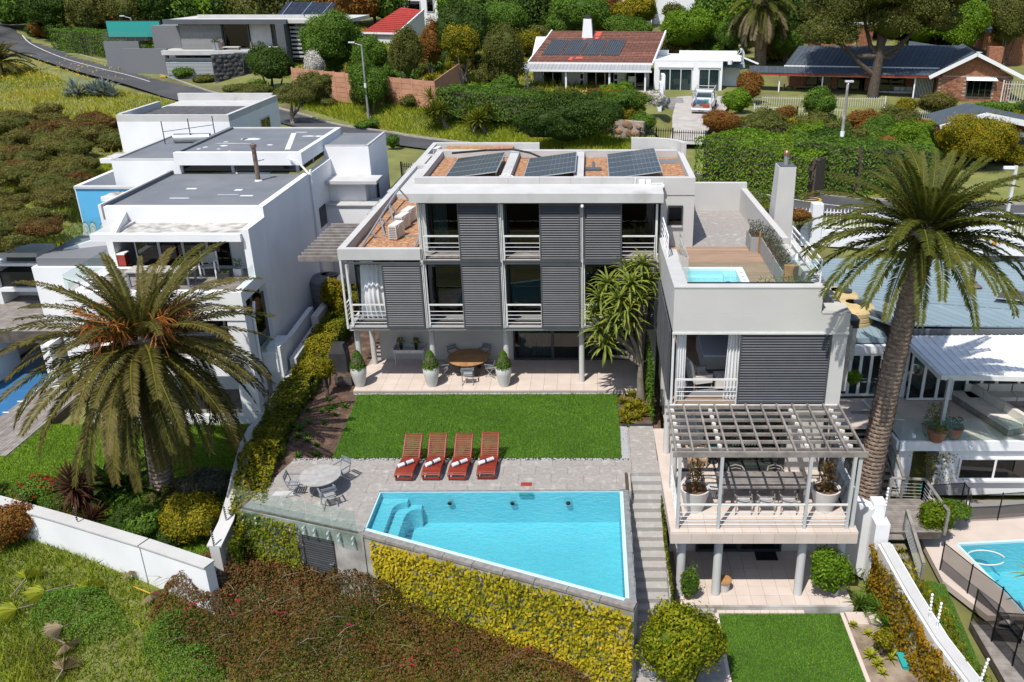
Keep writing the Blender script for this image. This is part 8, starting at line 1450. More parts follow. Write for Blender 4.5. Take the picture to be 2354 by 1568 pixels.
for px,py,z,hd,lb in((1012,302,5.0,9,'large yucca clump on the bank beside the stone wall'),(1098,312,4.9,6,'smaller yucca clump on the bank below the hedge'),(678,160,7.0,3,'single tall yucca behind the plank fence')):
 q=G(px,py,z);r_=random.Random(px);ros('yucca',lb,'yucca',(q.x,q.y,z-.2),[((r_.uniform(-1.4,1.4)*(hd/9),r_.uniform(0,1.6),r_.uniform(.5,2.6)*(.6+hd/22)),r_.uniform(.85,1.15)) for _ in range(hd)],'lf_yucca',seed=px,n=44,L=1.05,w_=.09,e0=1.45,e1=-.5,bend=.25,stem=[([(r_.uniform(-.8,.8),.8,0),(0,.8,1.2)],[.15,.1]) for _ in range(3)])
q=G(188,1180,-1.5);ros('cordyline','large purple cordyline behind the white garden wall','cordyline',(q.x,q.y,-1.5),[((0,0,1.15),1.15),((.05,0,.75),.95)],'lf_cord',n=90,L=.95,w_=.075,e0=1.5,e1=-.95,bend=.35,stem=[([(0,0,-.1),(0,0,1.1)],[.1,.07])]);q=G(215,1212,-1.6);ros('cordyline','smaller purple cordyline leaning by the white garden wall','cordyline',(q.x,q.y,-1.6),[((0,0,.3),.8)],'lf_cord',seed=3,n=60,L=.95,w_=.075,e0=1.5,e1=-.2,bend=.3)
q=G(2353,1400,-3.2);ros('aloe','spiky aloe on a stem at the right picture edge','aloe',(q.x+.1,q.y-.2,-3.2),[((0,0,1.5),1.0)],'lf_aloe',seed=5,n=26,L=.95,w_=.1,e0=1.4,e1=-.1,bend=.9,stem=[([(0,0,-.1),(0,0,1.5)],[.12,.1])])
q=G(548,1040,-1.5);ros('fan_palm','small fan palm beside the curving wall','palm',(q.x,q.y,-1.5),[((0,0,.5),1)],'lf_palmd',seed=8,n=44,L=.8,w_=.07,e0=1.4,e1=-.1,bend=.2);q=G(270,1158,-1.5);ros('strelitzia','broad leaved strelitzia left of the palm trunk','plant',(q.x,q.y,-1.5),[((-.3,0,.5),1.1),((.4,.1,.4),1.0),((0,0,.3),.9)],'lf_dark',seed=9,n=11,L=1.5,w_=.34,e0=1.5,e1=.5,bend=1.0)
for k,(px,py,lb) in enumerate(((1972,1398,'strappy clump at the undercroft corner'),(2005,1360,'strappy clump against the ivy wall, upper of three'),(2020,1410,'strappy clump against the ivy wall, middle of three'),(2035,1450,'strappy clump against the ivy wall, lowest of three'),(2003,1318,'strappy clump on the stepping stone path'))):q=G(px,py,-3.1);ros('agapanthus',lb,'plant',(q.x,q.y,-3.1),[((0,0,.05),1),((.25,.15,.02),.8)],'lf_mid',seed=20+k,group='strappy clumps by the ivy wall',n=46,L=.75,w_=.045,e0=1.5,e1=.3,bend=1.3)
p=G(1472,922,0);A0=Vector((p.x,p.y+.2,0));hd,stems=[],[]
for px,py,dy,s in((1475,612,.3,1.0),(1440,622,.6,.9),(1452,655,-.2,1.05),(1400,655,.2,1),(1380,690,.1,1),(1422,688,-.4,1),(1470,690,-.3,1),(1436,715,-.5,1.05),(1398,705,.5,.9),(1368,720,.4,.9),(1410,740,-.2,1),(1450,745,-.3,1),(1375,762,0,1),(1392,795,-.1,1.05),(1490,650,.4,.9)):
 v=F(px,py,A0.y+dy)-A0;hd.append((v,s*.92));stems.append(([(0,0,1.6) if v.z>2.4 else(-.02,0,1.25),(v.x*.35,v.y*.4,1.6+(v.z-1.6)*.4),(v.x*.85,v.y*.9,v.z*.82 if v.z>1.5 else v.z*.9),tuple(v)],[.09,.075,.06,.05]))
stems.append(([(.02,0,-.15),(0,0,.5),(-.03,0,1.1),(0,0,1.8)],[.23,.17,.14,.11]));ros('aloe_tree','branching aloe tree in front of the shuttered house','aloe tree',tuple(A0),hd,'lf_aloe',seed=40,n=36,L=1.05,w_=.105,e0=1.35,e1=-.5,bend=1.35,stem=stems)
# ---- palms
def frondmesh(L,pitch,bend,seed,wid=.55,pal='lf_palm',nl=84):
 r=np.random.default_rng(seed);V,Fq,mi,pk=[],[],[],[];pts=[];p=np.zeros(3);S=22
 tw=r.uniform(-.25,.25);yaw=0.
 for j in range(S+1):t=j/S;pts.append(p.copy());e=pitch-bend*t**1.4;yaw+=tw/S;p=p+np.array((math.cos(e)*math.cos(yaw),math.cos(e)*math.sin(yaw),math.sin(e)))*L/S
 pts=np.array(pts);T=_unit(np.gradient(pts,axis=0));sd=_unit(np.cross(T,(0,0,1.) if abs(pitch)<1.3 else(-1.,0,.2)));up=np.cross(sd,T);b=0
 for j in range(S+1):ww=.045*(1-j/S)+.008;V+=[pts[j]-sd[j]*ww,pts[j]+up[j]*ww,pts[j]+sd[j]*ww]
 for j in range(S):o=3*j;Fq+=[(o,o+1,o+4,o+3),(o+1,o+2,o+5,o+4)];mi+=[1,1];pk+=[.6,.6]
 b=len(V);base=r.uniform(.25,.75)
 for i in range(nl):
  t=.10+.9*(i+r.uniform(-.3,.3))/nl;t=min(max(t,.08),.995);f=t*S;j=int(min(S-1,f));u=f-j;c=pts[j]*(1-u)+pts[j+1]*u;tt,ss,uu=T[j],sd[j],up[j];ll=wid*(math.sin(math.pi*min(1,.22+.72*t))**.6)*r.uniform(.85,1.1)
  for sg in(-1,1):
   d=ss*sg*.74+tt*.62+uu*r.uniform(.05,.4);d=d/np.linalg.norm(d);tip=c+d*ll+np.array((0,0,-.22*ll));mid=c+d*ll*.5;wv=tt*.046;V+=[c-wv*.5,mid-wv,tip,mid+wv];Fq.append((b,b+1,b+2,b+3));mi.append(0);pk.append(np.clip(base+r.normal(0,.16)+.25*(t-.5),0,1));b+=4
 return npmesh('frond',np.array(V),np.array(Fq),[M[pal],M['lf_yucca']],pk,mi)
def palm(name,label,base,top,nf,L,seed,pal='lf_palm',r0=.42,r1=.34,fruit=False,low=-.9,boot=True,lean=None,wid=.55,dry=0):
 base,top=Vector(base),Vector(top);t=thing(name,label,'palm',base);r=random.Random(seed);axis_=top-base;n=12;path=[base.lerp(top,i/n)+Vector(((lean or 0)*math.sin(math.pi*i/n),0,0)) for i in range(n+1)];rad=[r0*(1.25 if i==0 else 1)+(r1-r0)*i/n for i in range(n+1)];rad[-1]*=1.25;rad[-2]*=1.2
 MB().tube(path,rad,18).build('trunk',M['palm_bark'],t,smooth=True);mb=MB();rows=int(axis_.length/.17)
 for k in range(rows):
  f=k/rows*n;j=int(f);c=path[j].lerp(path[j+1],f-j);rr_=rad[j]+(rad[j+1]-rad[j])*(f-j);m=13
  for i in range(m):a=6.283*(i+.5*(k%2))/m;d=Vector((math.cos(a),math.sin(a),0));s=Vector((-d.y,d.x,0))*rr_*.26;mb.add([c+d*rr_*.96-s+Vector((0,0,.02)),c+d*rr_*.96+s+Vector((0,0,.02)),c+d*(rr_*1.0+.055)+s*.55+Vector((0,0,.13)),c+d*(rr_+.055)-s*.55+Vector((0,0,.13)),c+d*(rr_+.03)+Vector((0,0,-.05))],[(0,4,1),(0,1,2,3)])
 o=mb.build('leaf_scar',M['palm_bark'],t);o['kind']='stuff'
 if boot:part('crown_base',M['palm_bark'],t,lambda b:b.lathe([(r1*1.1,-.5),(r1*1.75,-.1),(r1*1.6,.35),(r1*.7,.75),(.05,.9)],top,16),smooth=True)
 cache={};dryc={}
 for i in range(nf):
  u=(i+.5)/nf;pitch=1.38-(1.38-low)*u**.92+r.uniform(-.1,.1);k=(round(pitch/.16),i%2)
  isdry=dry and i>=nf-dry;cc=dryc if isdry else cache
  if k not in cc:cc[k]=frondmesh(L,k[0]*.16,(.45+.6*math.cos(k[0]*.16))*(1.2 if k[1] else .85),seed*50+k[0]*2+k[1],wid,'lf_palmdry' if isdry else pal)
  s=(.68 if pitch>1.05 else .85 if pitch>.75 else 1.)*r.uniform(.88,1.06);az=i*2.39996+r.uniform(-.2,.2);link('frond',cc[k],t,top+Vector((math.cos(az)*.16,math.sin(az)*.16,.25*(1-u))),(0,0,az),(s,s,s))
 if fruit:
  for i in range(9):
   az=i*.7+r.uniform(-.2,.2);P,N=[],[];mb=MB()
   c=top+Vector((math.cos(az)*.35,math.sin(az)*.35,.35));e=c+Vector((math.cos(az)*1.25,math.sin(az)*1.25,1.15));mb.tube([c,c.lerp(e,.5)+Vector((0,0,.3)),e],[.035,.03,.02],6)
   for _ in range(70):d=Vector((math.cos(az)*.5+r.gauss(0,.42),math.sin(az)*.5+r.gauss(0,.42),r.gauss(-.1,.4)));s0=c.lerp(e,r.uniform(.5,1));mb.add([s0,s0+d*.5+Vector((.02,0,0)),s0+d*.85+Vector((0,0,-.12)),s0+d*.5-Vector((.02,0,0)),s0+d*.5+Vector((0,.02,.015)),s0+d*.5-Vector((0,.02,-.015))],[(0,1,2,3),(0,4,2,5)])
   mb.build('fruit_stalk',M['fruit_orange'],t)
 return t
mat('fruit_orange',(.46,.17,.022),.7,(.34,.10,.02),6,jit=.15)
pb_=G(375,1140,-1.5);ptp=F(292,742,pb_.y-.3);palm('date_palm','short thick date palm with orange fruit stalks on the left lawn',(pb_.x,pb_.y,-1.6),(ptp.x+.35,pb_.y-.2,ptp.z-.95),118,5.0,1,'lf_palmd',.42,.36,True,-.95,wid=.46)
pb_=G(2025,1100,-2.4);ptp=F(2125,548,28.8);palm('date_palm','tall date palm with scaly trunk in front of the blue roof',(10.75,28.9,-2.4),(ptp.x,28.8,ptp.z),92,4.5,2,'lf_palm',.46,.33,False,-.12,lean=-.12,wid=.44)
pb_=G(1745,188,6);ptp=F(1752,8,pb_.y);palm('date_palm','dry fringed date palm behind the white annex roof',tuple(pb_),(ptp.x,pb_.y,ptp.z),80,4.6,3,'lf_palm',.6,.62,False,-1.15,wid=.75,dry=30)
q=G(8,196,5.9);palm('young_palm','young palm on the grassy slope at the left edge',(q.x,q.y,float(HZ(q.x,q.y)[0])),(q.x,q.y,float(HZ(q.x,q.y)[0])+1.1),36,3.6,4,'lf_palmd',.35,.3,False,-.2,boot=False,wid=.7);q=G(228,64,9.4);palm('young_palm','dark palm among the trees behind the clipped hedge',(q.x,q.y,9),(q.x,q.y,12.2),40,3.6,5,'lf_palmd',.35,.3,False,-.8,wid=.8)
p=G(2003,232,5.7);t=thing('pine_tree','dark spreading pine with forked trunk before the brick house','tree',p);mb=MB();mb.tube([(0,0,-.2),(.1,0,2),(.2,0,4.5),(0,0,7)],[.55,.48,.4,.2],10)
for e in((-4.2,0,6.0),(-6,.3,7.2),(3.6,0,7),(-2,.5,9),(5.5,0,9),(1.5,0,10)):mb.tube([(.1,0,2.2 if e[2]<7 else 4),(e[0]*.35,e[1]*.4,e[2]*.55),(e[0]*.8,e[1],e[2]*.85),e],[.28,.2,.13,.06],8)
mb.build('trunk',M['bark'],t,smooth=True,local=True);foliage(t,[((-4.6,0,6.2),(2.6,2,1.7)),((-3.4,.5,8.4),(3,2.6,1.9)),((-.5,0,9.8),(3.6,3,2.2)),((3.6,0,8.6),(3.2,2.6,2)),((2,.5,11.5),(4,3,2.4)),((6,0,10),(2.6,2.4,2)),((-4.5,.5,11),(3,2.6,2)),((1.2,-.5,6.9),(2.4,1.8,1.4)),((5.2,0,7.2),(2,1.8,1.4))],'lf_olive',.2,71,4.2,amp=.3,jit=.8)
def tufts(name,label,poly,z,n,pal,seed,L=.3):
 r=np.random.default_rng(seed);xs=[p[0] for p in poly];ys=[p[1] for p in poly];k=0
 while k<n:
  x,y=r.uniform(min(xs),max(xs)),r.uniform(min(ys),max(ys))
  if not inpoly(np.array([x]),np.array([y]),poly)[0]:continue
  t=thing(name,label,'plant',(x,y,z),label);V,Fq,pk=rosette(int(r.integers(10,20)),L*r.uniform(.6,1.3),L*.2,1.4,.1,.9,seed*90+k,3);link('leaf_rosette',npmesh('leaf_rosette',V,Fq,M[pal],pk),t);k+=1
tufts('bed_plant','small green plants dotted in the mulched bed',[(-12.6,28.9),(-10.4,28.9),(-10.6,34),(-12.4,34)],-.06,26,'lf_mid',1);tufts('bed_plant','leafy yellow green plants crowding the bed under the aloe tree',[(1.3,31.5),(2.5,31.5),(2.6,34.4),(1.3,34.4)],-.06,34,'lf_gold',2,.38);tufts('bed_plant','sparse tufts in the sandy bed beside the lower lawn',[(8.8,18),(10,18),(9.9,23),(8.8,23.3)],-3.12,16,'lf_grassy',3,.3)
bed('sand_bed',[(8.64,17),(10.6,17),(10.3,23.7),(8.64,23.7)],-3.12,M['sand_soil']);MB().prism([(1.22,31.42),(2.52,31.42),(2.52,31.48),(1.22,31.48)],-.1,.07).build('bed_edging',M['charcoal'])['kind']='structure'
for k in range(2):bx('stepping_stone',M['tile_beige'],uc,8.7+k*.75,9.35+k*.75,23.2,23.8,-3.15,-3.07)
r_=np.random.default_rng(5);n=2600;q=r_.uniform((-12.8,28.9),(-10.2,39),(n,2));V,Fq=leaves(np.stack([q[:,0],q[:,1],np.full(n,-.045)],1),np.tile((0,0,1.),(n,1)),.12,.03,.25,r=r_);tag(link('bark_chips',npmesh('bark_chips',V,Fq,M['bark_mulch'])),'shredded bark mulch over the planting bed','mulch',kind='stuff')
FL_=[]
for k,(px,py,s,c) in enumerate(((60,1330,1.0,0),(105,1360,1.1,0),(345,1365,.9,1),(200,1355,1.0,0),(145,1440,1.0,1),(150,1480,.9,1),(145,1540,1.0,1),(40,1400,1.2,0),(300,1310,.8,1))):
 q=G(px,py,-3);
 for _ in range(5):q=G(px,py,float(HZ(q.x,q.y)[0])+.25)
 t=thing('fallen_palm_leaf',('drying green fan palm leaf lying in the long grass','bleached straw fan palm leaf lying in the long grass')[c],'palm leaf',q,('green fallen palm leaves','bleached fallen palm leaves')[c]);V=[];Fq=[];pk=[];r=np.random.default_rng(k)
 for i in range(22):
  a=-1.2+2.4*i/21;d=np.array((math.sin(a),math.cos(a),0));sd_=np.array((d[1],-d[0],0))*.026;e=d*.62*s*r.uniform(.85,1.1)+np.array((0,0,-.1));b=len(V);V+=[np.zeros(3),e*.6-sd_,e,e*.6+sd_+(0,0,.05)];Fq.append((b,b+1,b+2,b+3));pk.append(r.uniform(.4,1) if c else r.uniform(0,.5))
 link('blade',npmesh('blade',np.array(V),np.array(Fq),M['lf_palmdry' if c else 'lf_grassy'],pk),t,None,(.35,0,k*2.1));MB().beam((0,0,.02),(math.sin(k*2.1)*.9,-math.cos(k*2.1)*.9,-.05),.04,.03).build('stalk',M['lf_yucca'] if 0 else M['yellow_paint'] if c==1 and k==2 else M['bark_pale'],t,local=True)
# ================================================================ GARDEN FURNITURE AND PEOPLE
def lounger(name):
 t=thing(name,'','sun lounger',(0,0,0),'mahogany loungers in a row by the pool')
 prof=[(-.98,.22),(-.85,.30),(-.6,.36),(-.3,.33),(0,.29),(.2,.31),(.35,.42),(.55,.62),(.75,.80),(.92,.92),(.98,.93)]
 def pz(y):
  for(a,b),(c,d) in zip(prof[:-1],prof[1:]):
   if a<=y<=c:return b+(d-b)*(y-a)/(c-a)
  return prof[-1][1]
 for x in(-.31,.31):MB().tube([(x,a,b) for a,b in prof],.038,6).build('side_rail',M['mahogany'],t,local=True)
 for k in range(32):
  y=-.93+k*.0595;z=pz(y);s=math.atan2(pz(y+.03)-pz(y-.03),.06);MB().cbox((0,y,z+.03),(.58,.053,.016),Matrix.Rotation(s,3,'X')).build('slat',M['mahogany' if y<.2 else 'mahogany_light'],t,local=True)
 for x in(-.29,.29):
  for y in(-.88,.2):MB().box(x-.03,x+.03,y-.03,y+.03,0,pz(y)).build('leg',M['mahogany'],t,local=True)
  MB().beam((x,.72,0),(x*.97,.72,.76),.04,.05).build('leg',M['mahogany'],t,local=True)
 MB().box(-.29,.29,-.93,-.89,.06,.12).box(-.29,.29,.70,.74,.1,.16).build('stretcher',M['mahogany'],t,local=True);return t
lt=lounger('sun_lounger');LBL=['first mahogany sun lounger from the round table, with rolled towel','second mahogany sun lounger from the round table, with rolled towel','third mahogany sun lounger from the round table, with rolled towel','mahogany sun lounger nearest the steps, with rolled towel']
for k,(px,py) in enumerate(((941,1060),(1000,1059),(1060,1059),(1123,1057))):
 q=G(px,py,.3);o=lt if k==0 else copy_tree(lt,(0,0,0));o['label']=LBL[k];o.location=(q.x,q.y,.0);o.rotation_euler=(0,0,R((-3,-1,-2.5,-.5)[k]));
 tw=thing('rolled_towel','striped rolled towel on the '+('first','second','third','last')[k]+' lounger counted from the round table','towel',(0,0,0),'rolled towels on the loungers');a=R((40,44,38,35)[k]);d=Vector((math.cos(a),math.sin(a),0));c=Vector((0,0,0))
 MB().cyl(c-d*.3,c+d*.3,.075,n=16).build('roll',M['towel'],tw,local=True,smooth=True);MB().cyl(c-d*.07,c+d*.02,.077,n=16,caps=False).build('dark_band',M['towel_dark'],tw,local=True)
 for j in range(6):MB().cyl(c+d*(.06+j*.037),c+d*(.072+j*.037),.0765,n=16,caps=False).build('stripe',M['towel_dark'],tw,local=True)
 for e in range(3):MB().lathe([(.07-e*.022,-.002),(.058-e*.022,.002)],(0,0,0),12).build('coil',M['towel_dark'],tw,local=True) if False else None
 tw.location=(q.x+(-.05,-.02,0,-.06)[k],q.y+(-.42,-.38,-.4,-.34)[k],.46)
def folding_chair(name,label,loc,rz,grp,arms=True):
 t=thing(name,label,'chair',(0,0,0),grp);f=M['frame_grey']
 for x in(-.24,.24):
  MB().tube([(x,-.26,0),(x,.12,.44),(x,.24,.88)],.016,6).build('leg',f,t,local=True);MB().tube([(x,.26,0),(x,-.24,.45)],.016,6).build('leg',f,t,local=True)
  if arms:MB().beam((x*1.1,-.28,.64),(x*1.1,.17,.66),.05,.025).build('armrest',f,t,local=True);MB().tube([(x*1.1,-.24,.63),(x,-.2,.44)],.012,6).build('arm_post',f,t,local=True)
 for k in range(6):MB().box(-.23,.23,-.24+k*.075,-.185+k*.075,.44,.455).build('seat_slat',M['sling'],t,local=True)
 for k in range(2):MB().box(-.25,.25,.2+k*.02,.22+k*.02,.66+k*.12,.75+k*.12).build('back_slat',f,t,local=True)
 t.location=loc;t.rotation_euler=(0,0,rz);return t
def round_table(name,label,p,r,h,m,leg):
 t=thing(name,label,'table',p);p=Vector(p);MB().cyl(p+Vector((0,0,h-.035)),p+Vector((0,0,h)),r,n=40).build('tabletop',M[m],t);MB().cyl(p+Vector((0,0,.25)),p+Vector((0,0,h-.036)),.045,n=10).build('pedestal',M[leg],t)
 for k in range(4):a=.785+k*1.571;MB().tube([p+Vector((0,0,.35)),p+Vector((math.cos(a)*r*.35,math.sin(a)*r*.35,.28)),p+Vector((math.cos(a)*r*.62,math.sin(a)*r*.62,.02))],.022,6).build('leg',M[leg],t)
 return t
q=G(735,1092,.72);tp=Vector((q.x,q.y,0));round_table('garden_table','round pale table with three folding chairs on the pool terrace',tp,.72,.72,'weathered_white','frame_grey')
for a,lb in((185,'folding chair left of the round pool terrace table'),(300,'folding chair on the pool side of the round table'),(55,'folding chair on the lawn side of the round table')):d=Vector((math.cos(R(a)),math.sin(R(a)),0));folding_chair('folding_chair',lb,tp+d*.98,R(a-90),'folding chairs round the pool terrace table')
tag(MB().add([(tp.x-1.75,tp.y-.25,.006),(tp.x-1.0,tp.y-.2,.006),(tp.x-.95,tp.y+.1,.006),(tp.x-1.7,tp.y+.05,.006)],[(0,1,2,3)]).build('paving_grate',M['cap_white']),'pale square grate in the paving left of the round table','grate')
q=G(1075,823,.85);tp=Vector((q.x,q.y+.1,.1));round_table('patio_table','round wooden table with wheels on the shaded patio',tp,.95,.75,'teak','rust_steel')
for k in range(4):a=.785+k*1.571;MB().cyl(tp+Vector((math.cos(a)*.6,math.sin(a)*.6-.03,.1)),tp+Vector((math.cos(a)*.6,math.sin(a)*.6+.03,.1)),.1,n=14).build('wheel',M['charcoal'],[o for o in bpy.data.objects if o.name=='patio_table'][0])
for a,lb in((200,'folding chair at the left of the patio table'),(275,'folding chair on the lawn side of the patio table'),(340,'folding chair at the right of the patio table'),(130,'folding chair behind the patio table on the left'),(60,'folding chair behind the patio table on the right')):d=Vector((math.cos(R(a)),math.sin(R(a)),0));folding_chair('folding_chair',lb,tp+d*1.22,R(a-90),'folding chairs round the patio table')
q=G(942,842,.1);t=thing('console_table','white metal tray table against the patio wall','table',(q.x,q.y,.1));x,y=q.x,q.y+.3;MB().box(x-.7,x+.7,y-.35,y+.35,.78,.82).build('tray',M['cast_white'],t);MB().box(x-.7,x+.7,y-.36,y-.33,.82,.95).box(x-.72,x-.69,y-.35,y+.35,.82,1.0).box(x+.69,x+.72,y-.35,y+.35,.82,1.0).box(x-.7,x+.7,y+.33,y+.36,.82,1.0).build('rim',M['cast_white'],t)
for sx in(-.66,.66):
 for sy in(-.31,.31):MB().tube([(x+sx,y+sy,.78),(x+sx*.97,y+sy,.4),(x+sx*1.03,y+sy,.1)],.022,6).build('leg',M['cast_white'],t)
for sx,lb in((-.4,'left'),(.3,'right')):potplant('flower_vase',lb+' black vase of pale yellow flowers on the white patio table',(x+sx,y,.82),.09,.3,'black','lf_gold',.32,.2,90,.12,int(9+sx*10),grp='vases on the white patio table')
for px,lb in((826,'leftmost white patio pot with clipped cone bush'),(992,'middle white patio pot with clipped cone bush'),(1158,'rightmost white patio pot with clipped cone bush')):
 q=G(px,889,.1);c=(q.x,q.y+.12,.1);t=thing('topiary_pot',lb,'pot plant',c,'potted topiary cones on the patio');MB().lathe([(.01,0),(.2,0),(.26,.2),(.34,.6),(.36,.85),(.33,.93),(.3,.93),(.3,.85),(.01,.84)],c,28).build('pot',M['pot_white'],t,smooth=True)
 r=np.random.default_rng(px);n=1300;s=r.uniform(0,1,n);a=r.uniform(0,6.28,n);rad=.36*np.sqrt(1-s**1.25)*(1-.25*s)*r.uniform(.85,1.05,n);P=np.stack([rad*np.cos(a),rad*np.sin(a),.9+s*.82],1);V,Fq=leaves(P,np.stack([np.cos(a),np.sin(a),.35+s],1),.085,.05,.5,r=r);link('topiary',npmesh('topiary',V,Fq,M['lf_mid'],np.clip(.4+r.normal(0,.25,n),0,1)),t);V,Fq=blob_core((0,0,1.18),(.27,.27,.36),px,amp=.04);link('dark_core',npmesh('dark_core',V,Fq,M['bark'],None),t)  # topiary filled by an added solid core, dark like its shaded inside
t=thing('covered_grill','black fabric covered barbecue beside the hedge','barbecue',G(782,845,.1));g=G(783,852,0);part('cover',M['cover_black'],t,lambda b:(taper(b,g.x-.42,g.x+.42,g.y-.3,g.y+.4,.0,g.x-.38,g.x+.38,g.y-.25,g.y+.38,.95),taper(b,g.x-.37,g.x+.37,g.y-.24,g.y+.37,.951,g.x-.25,g.x+.25,g.y-.1,g.y+.3,1.35)))
g=G(795,884,0);planter('timber_planter','low weathered wooden box beside the leftmost patio pot',g.x-.45,g.x+.3,g.y-.1,g.y+.35,0,.45,M['wood_dark'],9,.05,'lf_brown',8)
td=simple_table('dining_table','long weathered dining table under the pergola',(5.95,26.1,.01),3.0,1.0,.78,'wood_grey')
for k in range(6):MB().box(-1.49,1.49,-.49+k*.165,-.34+k*.165,.782,.8).build('plank',M['wood_grey'],td,local=True)
def dining_chair(name,label,loc,rz,grp):
 t=thing(name,label,'chair',(0,0,0),grp)
 for x in(-.26,.26):
  for y in(-.23,.23):MB().tube([(x*1.05,y*1.1,0),(x,y,.44),(x,y*.95,.62 if y<0 else .7)],[.018,.024,.018],6).build('leg',M['wood_grey'],t,local=True)
 for k in range(7):MB().box(-.24,.24,-.22+k*.064,-.17+k*.064,.44,.46).build('seat_cord',M['cast_white'],t,local=True)
 MB().tube([(-.27,-.22,.63),(-.29,.05,.67),(-.22,.25,.71),(0,.31,.74),(.22,.25,.71),(.29,.05,.67),(.27,-.22,.63)],.026,8).build('backrest',M['wood_grey'],t,local=True);MB().tube([(-.2,.24,.6),(0,.29,.62),(.2,.24,.6)],.018,6).build('back_rail',M['wood_grey'],t,local=True);t.location=loc;t.rotation_euler=(0,0,rz);return t
for x,y,a,lb in((5.2,25.35,180,'white corded dining chair on the pool side, left of three'),(5.98,25.35,180,'white corded dining chair on the pool side, middle of three'),(6.75,25.35,180,'white corded dining chair on the pool side, right of three'),(4.2,26.1,90,'white corded dining chair at the left end of the long table'),(7.75,26.1,-90,'white corded dining chair at the right end of the long table'),(5.2,26.85,0,'dining chair behind the long table, left'),(6.6,26.85,0,'dining chair behind the long table, right')):dining_chair('dining_chair',lb,(x,y,.01),R(a),'corded chairs round the long dining table')
for x,y,lb,sd in((3.55,25.5,'large white pot with a sparse shrub at the left of the dining deck',1),(8.05,25.5,'large white pot with a sparse shrub at the right of the dining deck',2)):t=potplant('planted_pot',lb,(x,y,.01),.5,.85,'pot_white','lf_brown',1.1,.36,420,.11,sd,grp='large pots on the dining deck');MB().cyl((x,y,.79),(x,y,.8),.44,n=24).build('soil',M['bark_mulch'],t);[MB().tube([(x,y,.8),(x+.12*math.cos(a),y+.12*math.sin(a),1.3),(x+.25*math.cos(a),y+.2*math.sin(a),1.8)],[.02,.015,.006],5).build('stem',M['bark'],t) for a in(0,1.3,2.6,3.9,5.2)]
def wicker_chair(name,label,loc,rz,m,cush='cushion'):
 t=thing(name,label,'chair',(0,0,0));b=lambda n,mm,*a:MB().box(*a).build(n,M[mm],t,local=True)
 b('seat',m,-.36,.36,-.34,.34,.28,.4);b('cushion',cush,-.32,.32,-.32,.26,.4,.52)
 for x in(-.36,.36):
  MB().beam((x,-.34,.6),(x,.34,.66),.08,.06).build('armrest',M[m],t,local=True)
  for y in(-.32,.32):MB().cyl((x,y,0),(x,y,.6),.03,n=8).build('leg',M[m],t,local=True)
 for k in range(7):
  for s in(1,-1):MB().beam((-.33+k*.11,.34,.1),(-.33+k*.11+s*.3 if abs(-.33+k*.11+s*.3)<.4 else-.33+k*.11,.36,.95),.022,.02).build('cane',M[m],t,local=True)
 MB().tube([(-.36,.35,.6),(-.3,.37,.95),(0,.38,1.02),(.3,.37,.95),(.36,.35,.6)],.03,8).build('backrest',M[m],t,local=True);t.location=loc;t.rotation_euler=(0,0,rz);return t
wicker_chair('wicker_armchair','open weave cane armchair at the back left of the dining deck',(3.95,28.5,.01),R(180),'wicker');wicker_chair('wicker_armchair','cane armchair half behind the sliding door of the lounge',(5.3,28.9,.01),R(190),'wicker');wicker_chair('wicker_armchair','dark wicker tub chair behind the lounge glass',(6.1,29.0,.01),R(180),'wicker_dark')
st=thing('side_table','small round teal side table between the cane armchairs','table',(4.6,28.6,0));MB().cyl((4.6,28.6,.5),(4.6,28.6,.53),.25,n=20).build('tabletop',M['teal'],st);MB().lathe([(.2,.01),(.08,.25),(.2,.5)],(4.6,28.6,0),12).build('leg',M['charcoal'],st)
sofa('lounge_sofa','blue striped daybed in the shaded lounge',(3.5,31.5,.01),R(-90),2.2,.9,'wicker_dark')
ac=thing('wing_chair','cream wing armchair with carved wood frame in the bedroom opening','armchair',(0,0,0));b=lambda n,mm,*a:MB().box(*a).build(n,M[mm],ac,local=True)
b('seat','cushion',-.32,.32,-.36,.3,.3,.46);MB().tube([(0,.3,.3),(0,.38,.75),(0,.46,1.1)],[.05]*3,6).add([(-.32,.26,.3),(.32,.26,.3),(.32,.4,1.05),(.2,.44,1.16),(-.2,.44,1.16),(-.32,.4,1.05),(-.32,.36,.3),(.32,.36,.3),(.32,.5,1.05),(.2,.54,1.16),(-.2,.54,1.16),(-.32,.5,1.05)],[(0,1,2,3,4,5),(11,10,9,8,7,6),(1,7,8,2),(2,8,9,3),(3,9,10,4),(4,10,11,5),(5,11,6,0)]).build('backrest',M['cushion'],ac,local=True)
for x in(-.36,.36):
 b('armrest','cushion',x-.07,x+.07,-.34,.32,.3,.62);MB().tube([(x,-.36,.3),(x,-.38,.62),(x,.2,.68),(x,.38,1.05)],.025,6).build('frame',M['wood_deck'],ac,local=True)
 for y in(-.33,.33):MB().tube([(x*.9,y,.3),(x,y*1.05,.12),(x*.92,y,0)],.025,6).build('leg',M['wood_deck'],ac,local=True)
ac.location=(4.05,29.5,2.77);ac.rotation_euler=(0,0,R(105))
ot=thing('ottoman','square cream ottoman beside the wing armchair','ottoman',(4.95,29.4,2.77));MB().box(4.6,5.3,29.1,29.8,2.85,3.25).build('body',M['cushion'],ot);[MB().box(x-.03,x+.03,y-.03,y+.03,2.77,2.85).build('leg',M['wood_deck'],ot) for x in(4.66,5.24) for y in(29.16,29.74)]
bd=thing('bed','made bed deep inside the bedroom','bed',(4.9,31.8,2.75));MB().box(4.3,6.3,30.9,33,2.8,3.3).build('mattress',M['cushion'],bd);MB().box(4.35,6.25,30.95,32.95,3.3,3.4).build('duvet',M['towel'],bd)
